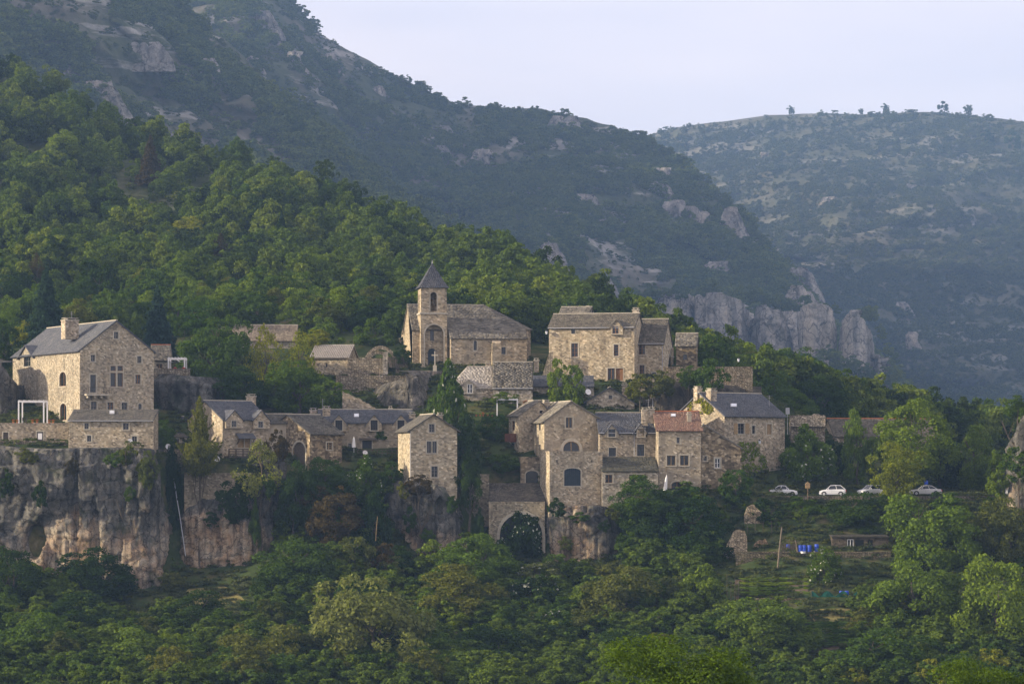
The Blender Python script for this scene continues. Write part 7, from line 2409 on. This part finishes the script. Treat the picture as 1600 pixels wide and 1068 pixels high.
# beds of vegetables: rows that can be told apart
ROW = new_mesh('row', *leaf_quads(*(lambda g_: (np.stack([g_.uniform(0, 1, 160), g_.normal(size=160) * 0.16, 0.12 + 0.22 * g_.uniform(0, 1, 160)], 1) * [1, 1, 1], unit(g_.normal(size=(160, 3)) + [0, -0.3, 1.2]), 0.26 * g_.uniform(0.6, 1.4, 160), g_))(np.random.default_rng(9))), M['leaf'])
k = 0
for (x0_, x1_, py0, py1, Da, Db, n, col) in ((1268, 1345, 972, 1000, 352, 358.5, 6, 'mid'), (1165, 1260, 900, 926, 368.5, 373, 4, 'bright'), (1095, 1150, 1000, 1016, 353, 356, 3, 'mid')):
    for i in range(n):
        D = Da + (Db - Da) * i / max(1, n - 1)
        xa, xb = (x0_ - CX) / F * D, (x1_ - CX) / F * D
        zz = gz((xa + xb) / 2, D)
        nm = ['nearest', 'second', 'third', 'fourth', 'fifth', 'sixth'][i]
        o_ = tag(obj('vegetable_row', ROW, loc=(xa, D, zz), scale=((xb - xa), 1.5, 1.5), color=COLS[col]), f'{nm} row of plants in the {["lower right bed", "middle bed", "bed beside the white post"][k]}', 'vegetables', 'vegetable rows')
    k += 1
# dry grass strips between the beds
v, f = [], []
def patch(name, pts, Ds, mat, lift=0.06):
    q = []
    for (a, b_), D in zip(pts, Ds):
        for t_ in np.linspace(0, 1, 12):
            x = ((a + (b_ - a) * t_) - CX) / F * D
            q.append((x, D, gz(x, D) + lift))
    fs = [(i * 12 + k, i * 12 + k + 1, (i + 1) * 12 + k + 1, (i + 1) * 12 + k) for i in range(len(Ds) - 1) for k in range(11)]
    return obj(name, new_mesh(name, q, fs, M[mat]), kind='structure')
M['drygrass'] = plain_mat('dry straw grass', (0.19, 0.165, 0.055), 1.0, 0.45, 0.9)
M['soil'] = plain_mat('garden soil', (0.10, 0.075, 0.045), 1.0, 0.4, 1.5)
patch('path', [(1275, 1345), (1272, 1345), (1265, 1350), (1262, 1348)], [359.3, 360.5, 362, 363.5], 'drygrass')
patch('path', [(1140, 1240), (1138, 1245)], [346.5, 349], 'drygrass')
patch('garden_soil', [(1265, 1345), (1262, 1348), (1268, 1345)], [351, 355, 359], 'soil')
patch('garden_soil', [(1150, 1262), (1148, 1265)], [368, 374], 'soil')
patch('path', [(285, 385), (280, 370), (295, 350)], [378, 381, 384.5], 'drygrass')

# ------------------------------------------------------------------ climbers on walls
def climber(label, house, face, x0, y0, x1, y1, n, col, thr=0.0, seed=0, size=0.3):
    rg = np.random.default_rng(seed + 50)
    a0, a1, z0, z1 = house.rect(face, x0, y0, x1, y1)
    a, z = rg.uniform(a0, a1, n * 3), rg.uniform(z0, z1, n * 3)
    e = 1 - np.maximum(abs(2 * (a - a0) / (a1 - a0) - 1), abs(2 * (z - z0) / (z1 - z0) - 1)) ** 3
    k = fbm(np.stack([a * 0.8, z * 0.8, a * 0 + seed], -1), 3, seed) * 0.9 + e * 0.5 > thr
    if face == 'L':
        k &= z < np.interp(a, [0, house.L / 2, house.L], [getattr(house, 'he', 9), getattr(house, 'hr', 9), getattr(house, 'he', 9)]) - 0.2
    a, z = a[k][:n], z[k][:n]
    m_ = len(a)
    d = rg.uniform(0.03, 0.3, m_)
    pp = np.array([house.p3(face, u, w_, q) for u, w_, q in zip(a, z, d)])
    nn = np.array(house.p3(face, 0, 0, 1.0)) - np.array(house.p3(face, 0, 0, 0))
    v, f = leaf_quads(pp, unit(nn[None] + 0.6 * rg.normal(size=(m_, 3))), size * rg.uniform(0.6, 1.4, m_), rg)
    o_ = obj('climbing_vine', new_mesh('climbing_vine', v, f, M['leaf']), loc=house.O, rz=house.th, color=COLS[col])
    return tag(o_, label, 'vine')
climber('sunlit yellow vine on the gable of the right house', RH, 'L', 1070, 618, 1115, 646, 420, 'yellow', 0.05, 1)
climber('vine climbing the front of the right house', RH, 'F', 1152, 690, 1200, 755, 900, 'bright', 0.25, 2)
climber('small vine over the long house door', LONG, 'F', 583, 670, 604, 686, 160, 'mid', 0.3, 3)
# aerials
for k, (px, py, D, lb) in enumerate(((112, 497, 403, 'thin rod aerial above the large house chimney'), (504, 633, 405, 'aerial on the long house chimney'), (1013, 634, 397, 'aerial on the red-roofed house chimneys'), (1202, 628, 405, 'tall aerial at the right end of the slate roof'))):
    tag(MB().tube([(0, 0, -0.6), (0, 0, 1.0)], 0.02, 5).tube([(-0.4, 0, 0.85), (0.4, 0, 0.85)], 0.012, 4).tube([(-0.25, 0, 0.6), (0.25, 0, 0.6)], 0.012, 4).obj('aerial', M['zinc'], loc=P(px, py, D)), lb, 'aerial', 'roof aerials')
# pipe on the cliff
tag(MB().tube([P(33, 876, 382.5), P(50, 889, 382.0)], 0.09, 6).obj('white_pipe', M['zinc']), 'pale metal pipe lying on the slope below the cave', 'pipe')
tag(MB().tube([P(271, 745, 390.5), P(282, 812, 389.2), P(290, 868, 388)], 0.07, 6).obj('drain_pipe', M['zinc']), 'thin pale pipe running down the cleft beside the cliff', 'pipe')

# ================================================================== HAZE
b = MB().box(-5200, -60, -1100, 5200, 6200, 620)
me = new_mesh('haze', b.v, b.f)
m, t, o = mat_new('haze')
pv = N(t, 'ShaderNodeVolumePrincipled', inp={'Color': (0.36, 0.59, 1.0, 1), 'Density': 0.000135, 'Anisotropy': 0.1})
t.links.new(pv.outputs[0], o.inputs['Volume'])
m.cycles.homogeneous_volume = True
me.materials.append(m)
ho = obj('haze', me, kind='stuff')
ho['label'] = 'thin blue evening haze filling the valley'

# ------------------------------------------------------------------ tell alike trees apart by their place in the row
WORDS = ['first', 'second', 'third', 'fourth', 'fifth', 'sixth', 'seventh', 'eighth', 'ninth', 'tenth', 'eleventh', 'twelfth', 'thirteenth', 'fourteenth', 'fifteenth', 'sixteenth', 'seventeenth', 'eighteenth', 'nineteenth',
         'twentieth', 'twenty-first', 'twenty-second', 'twenty-third', 'twenty-fourth', 'twenty-fifth', 'twenty-sixth', 'twenty-seventh', 'twenty-eighth', 'twenty-ninth', 'thirtieth']
same = {}
for o_ in COL.objects:
    if o_.parent is None and o_.name.split('.')[0] in ('oak_tree', 'wild_shrub', 'lone_tree') and 'label' in o_:
        same.setdefault(o_['label'], []).append(o_)
for lb, os_ in same.items():
    if 1 < len(os_) <= len(WORDS):
        for k, o_ in enumerate(sorted(os_, key=lambda q: q.location.x / q.location.y)):
            o_['label'] = f'{lb}, {WORDS[k]} from left'
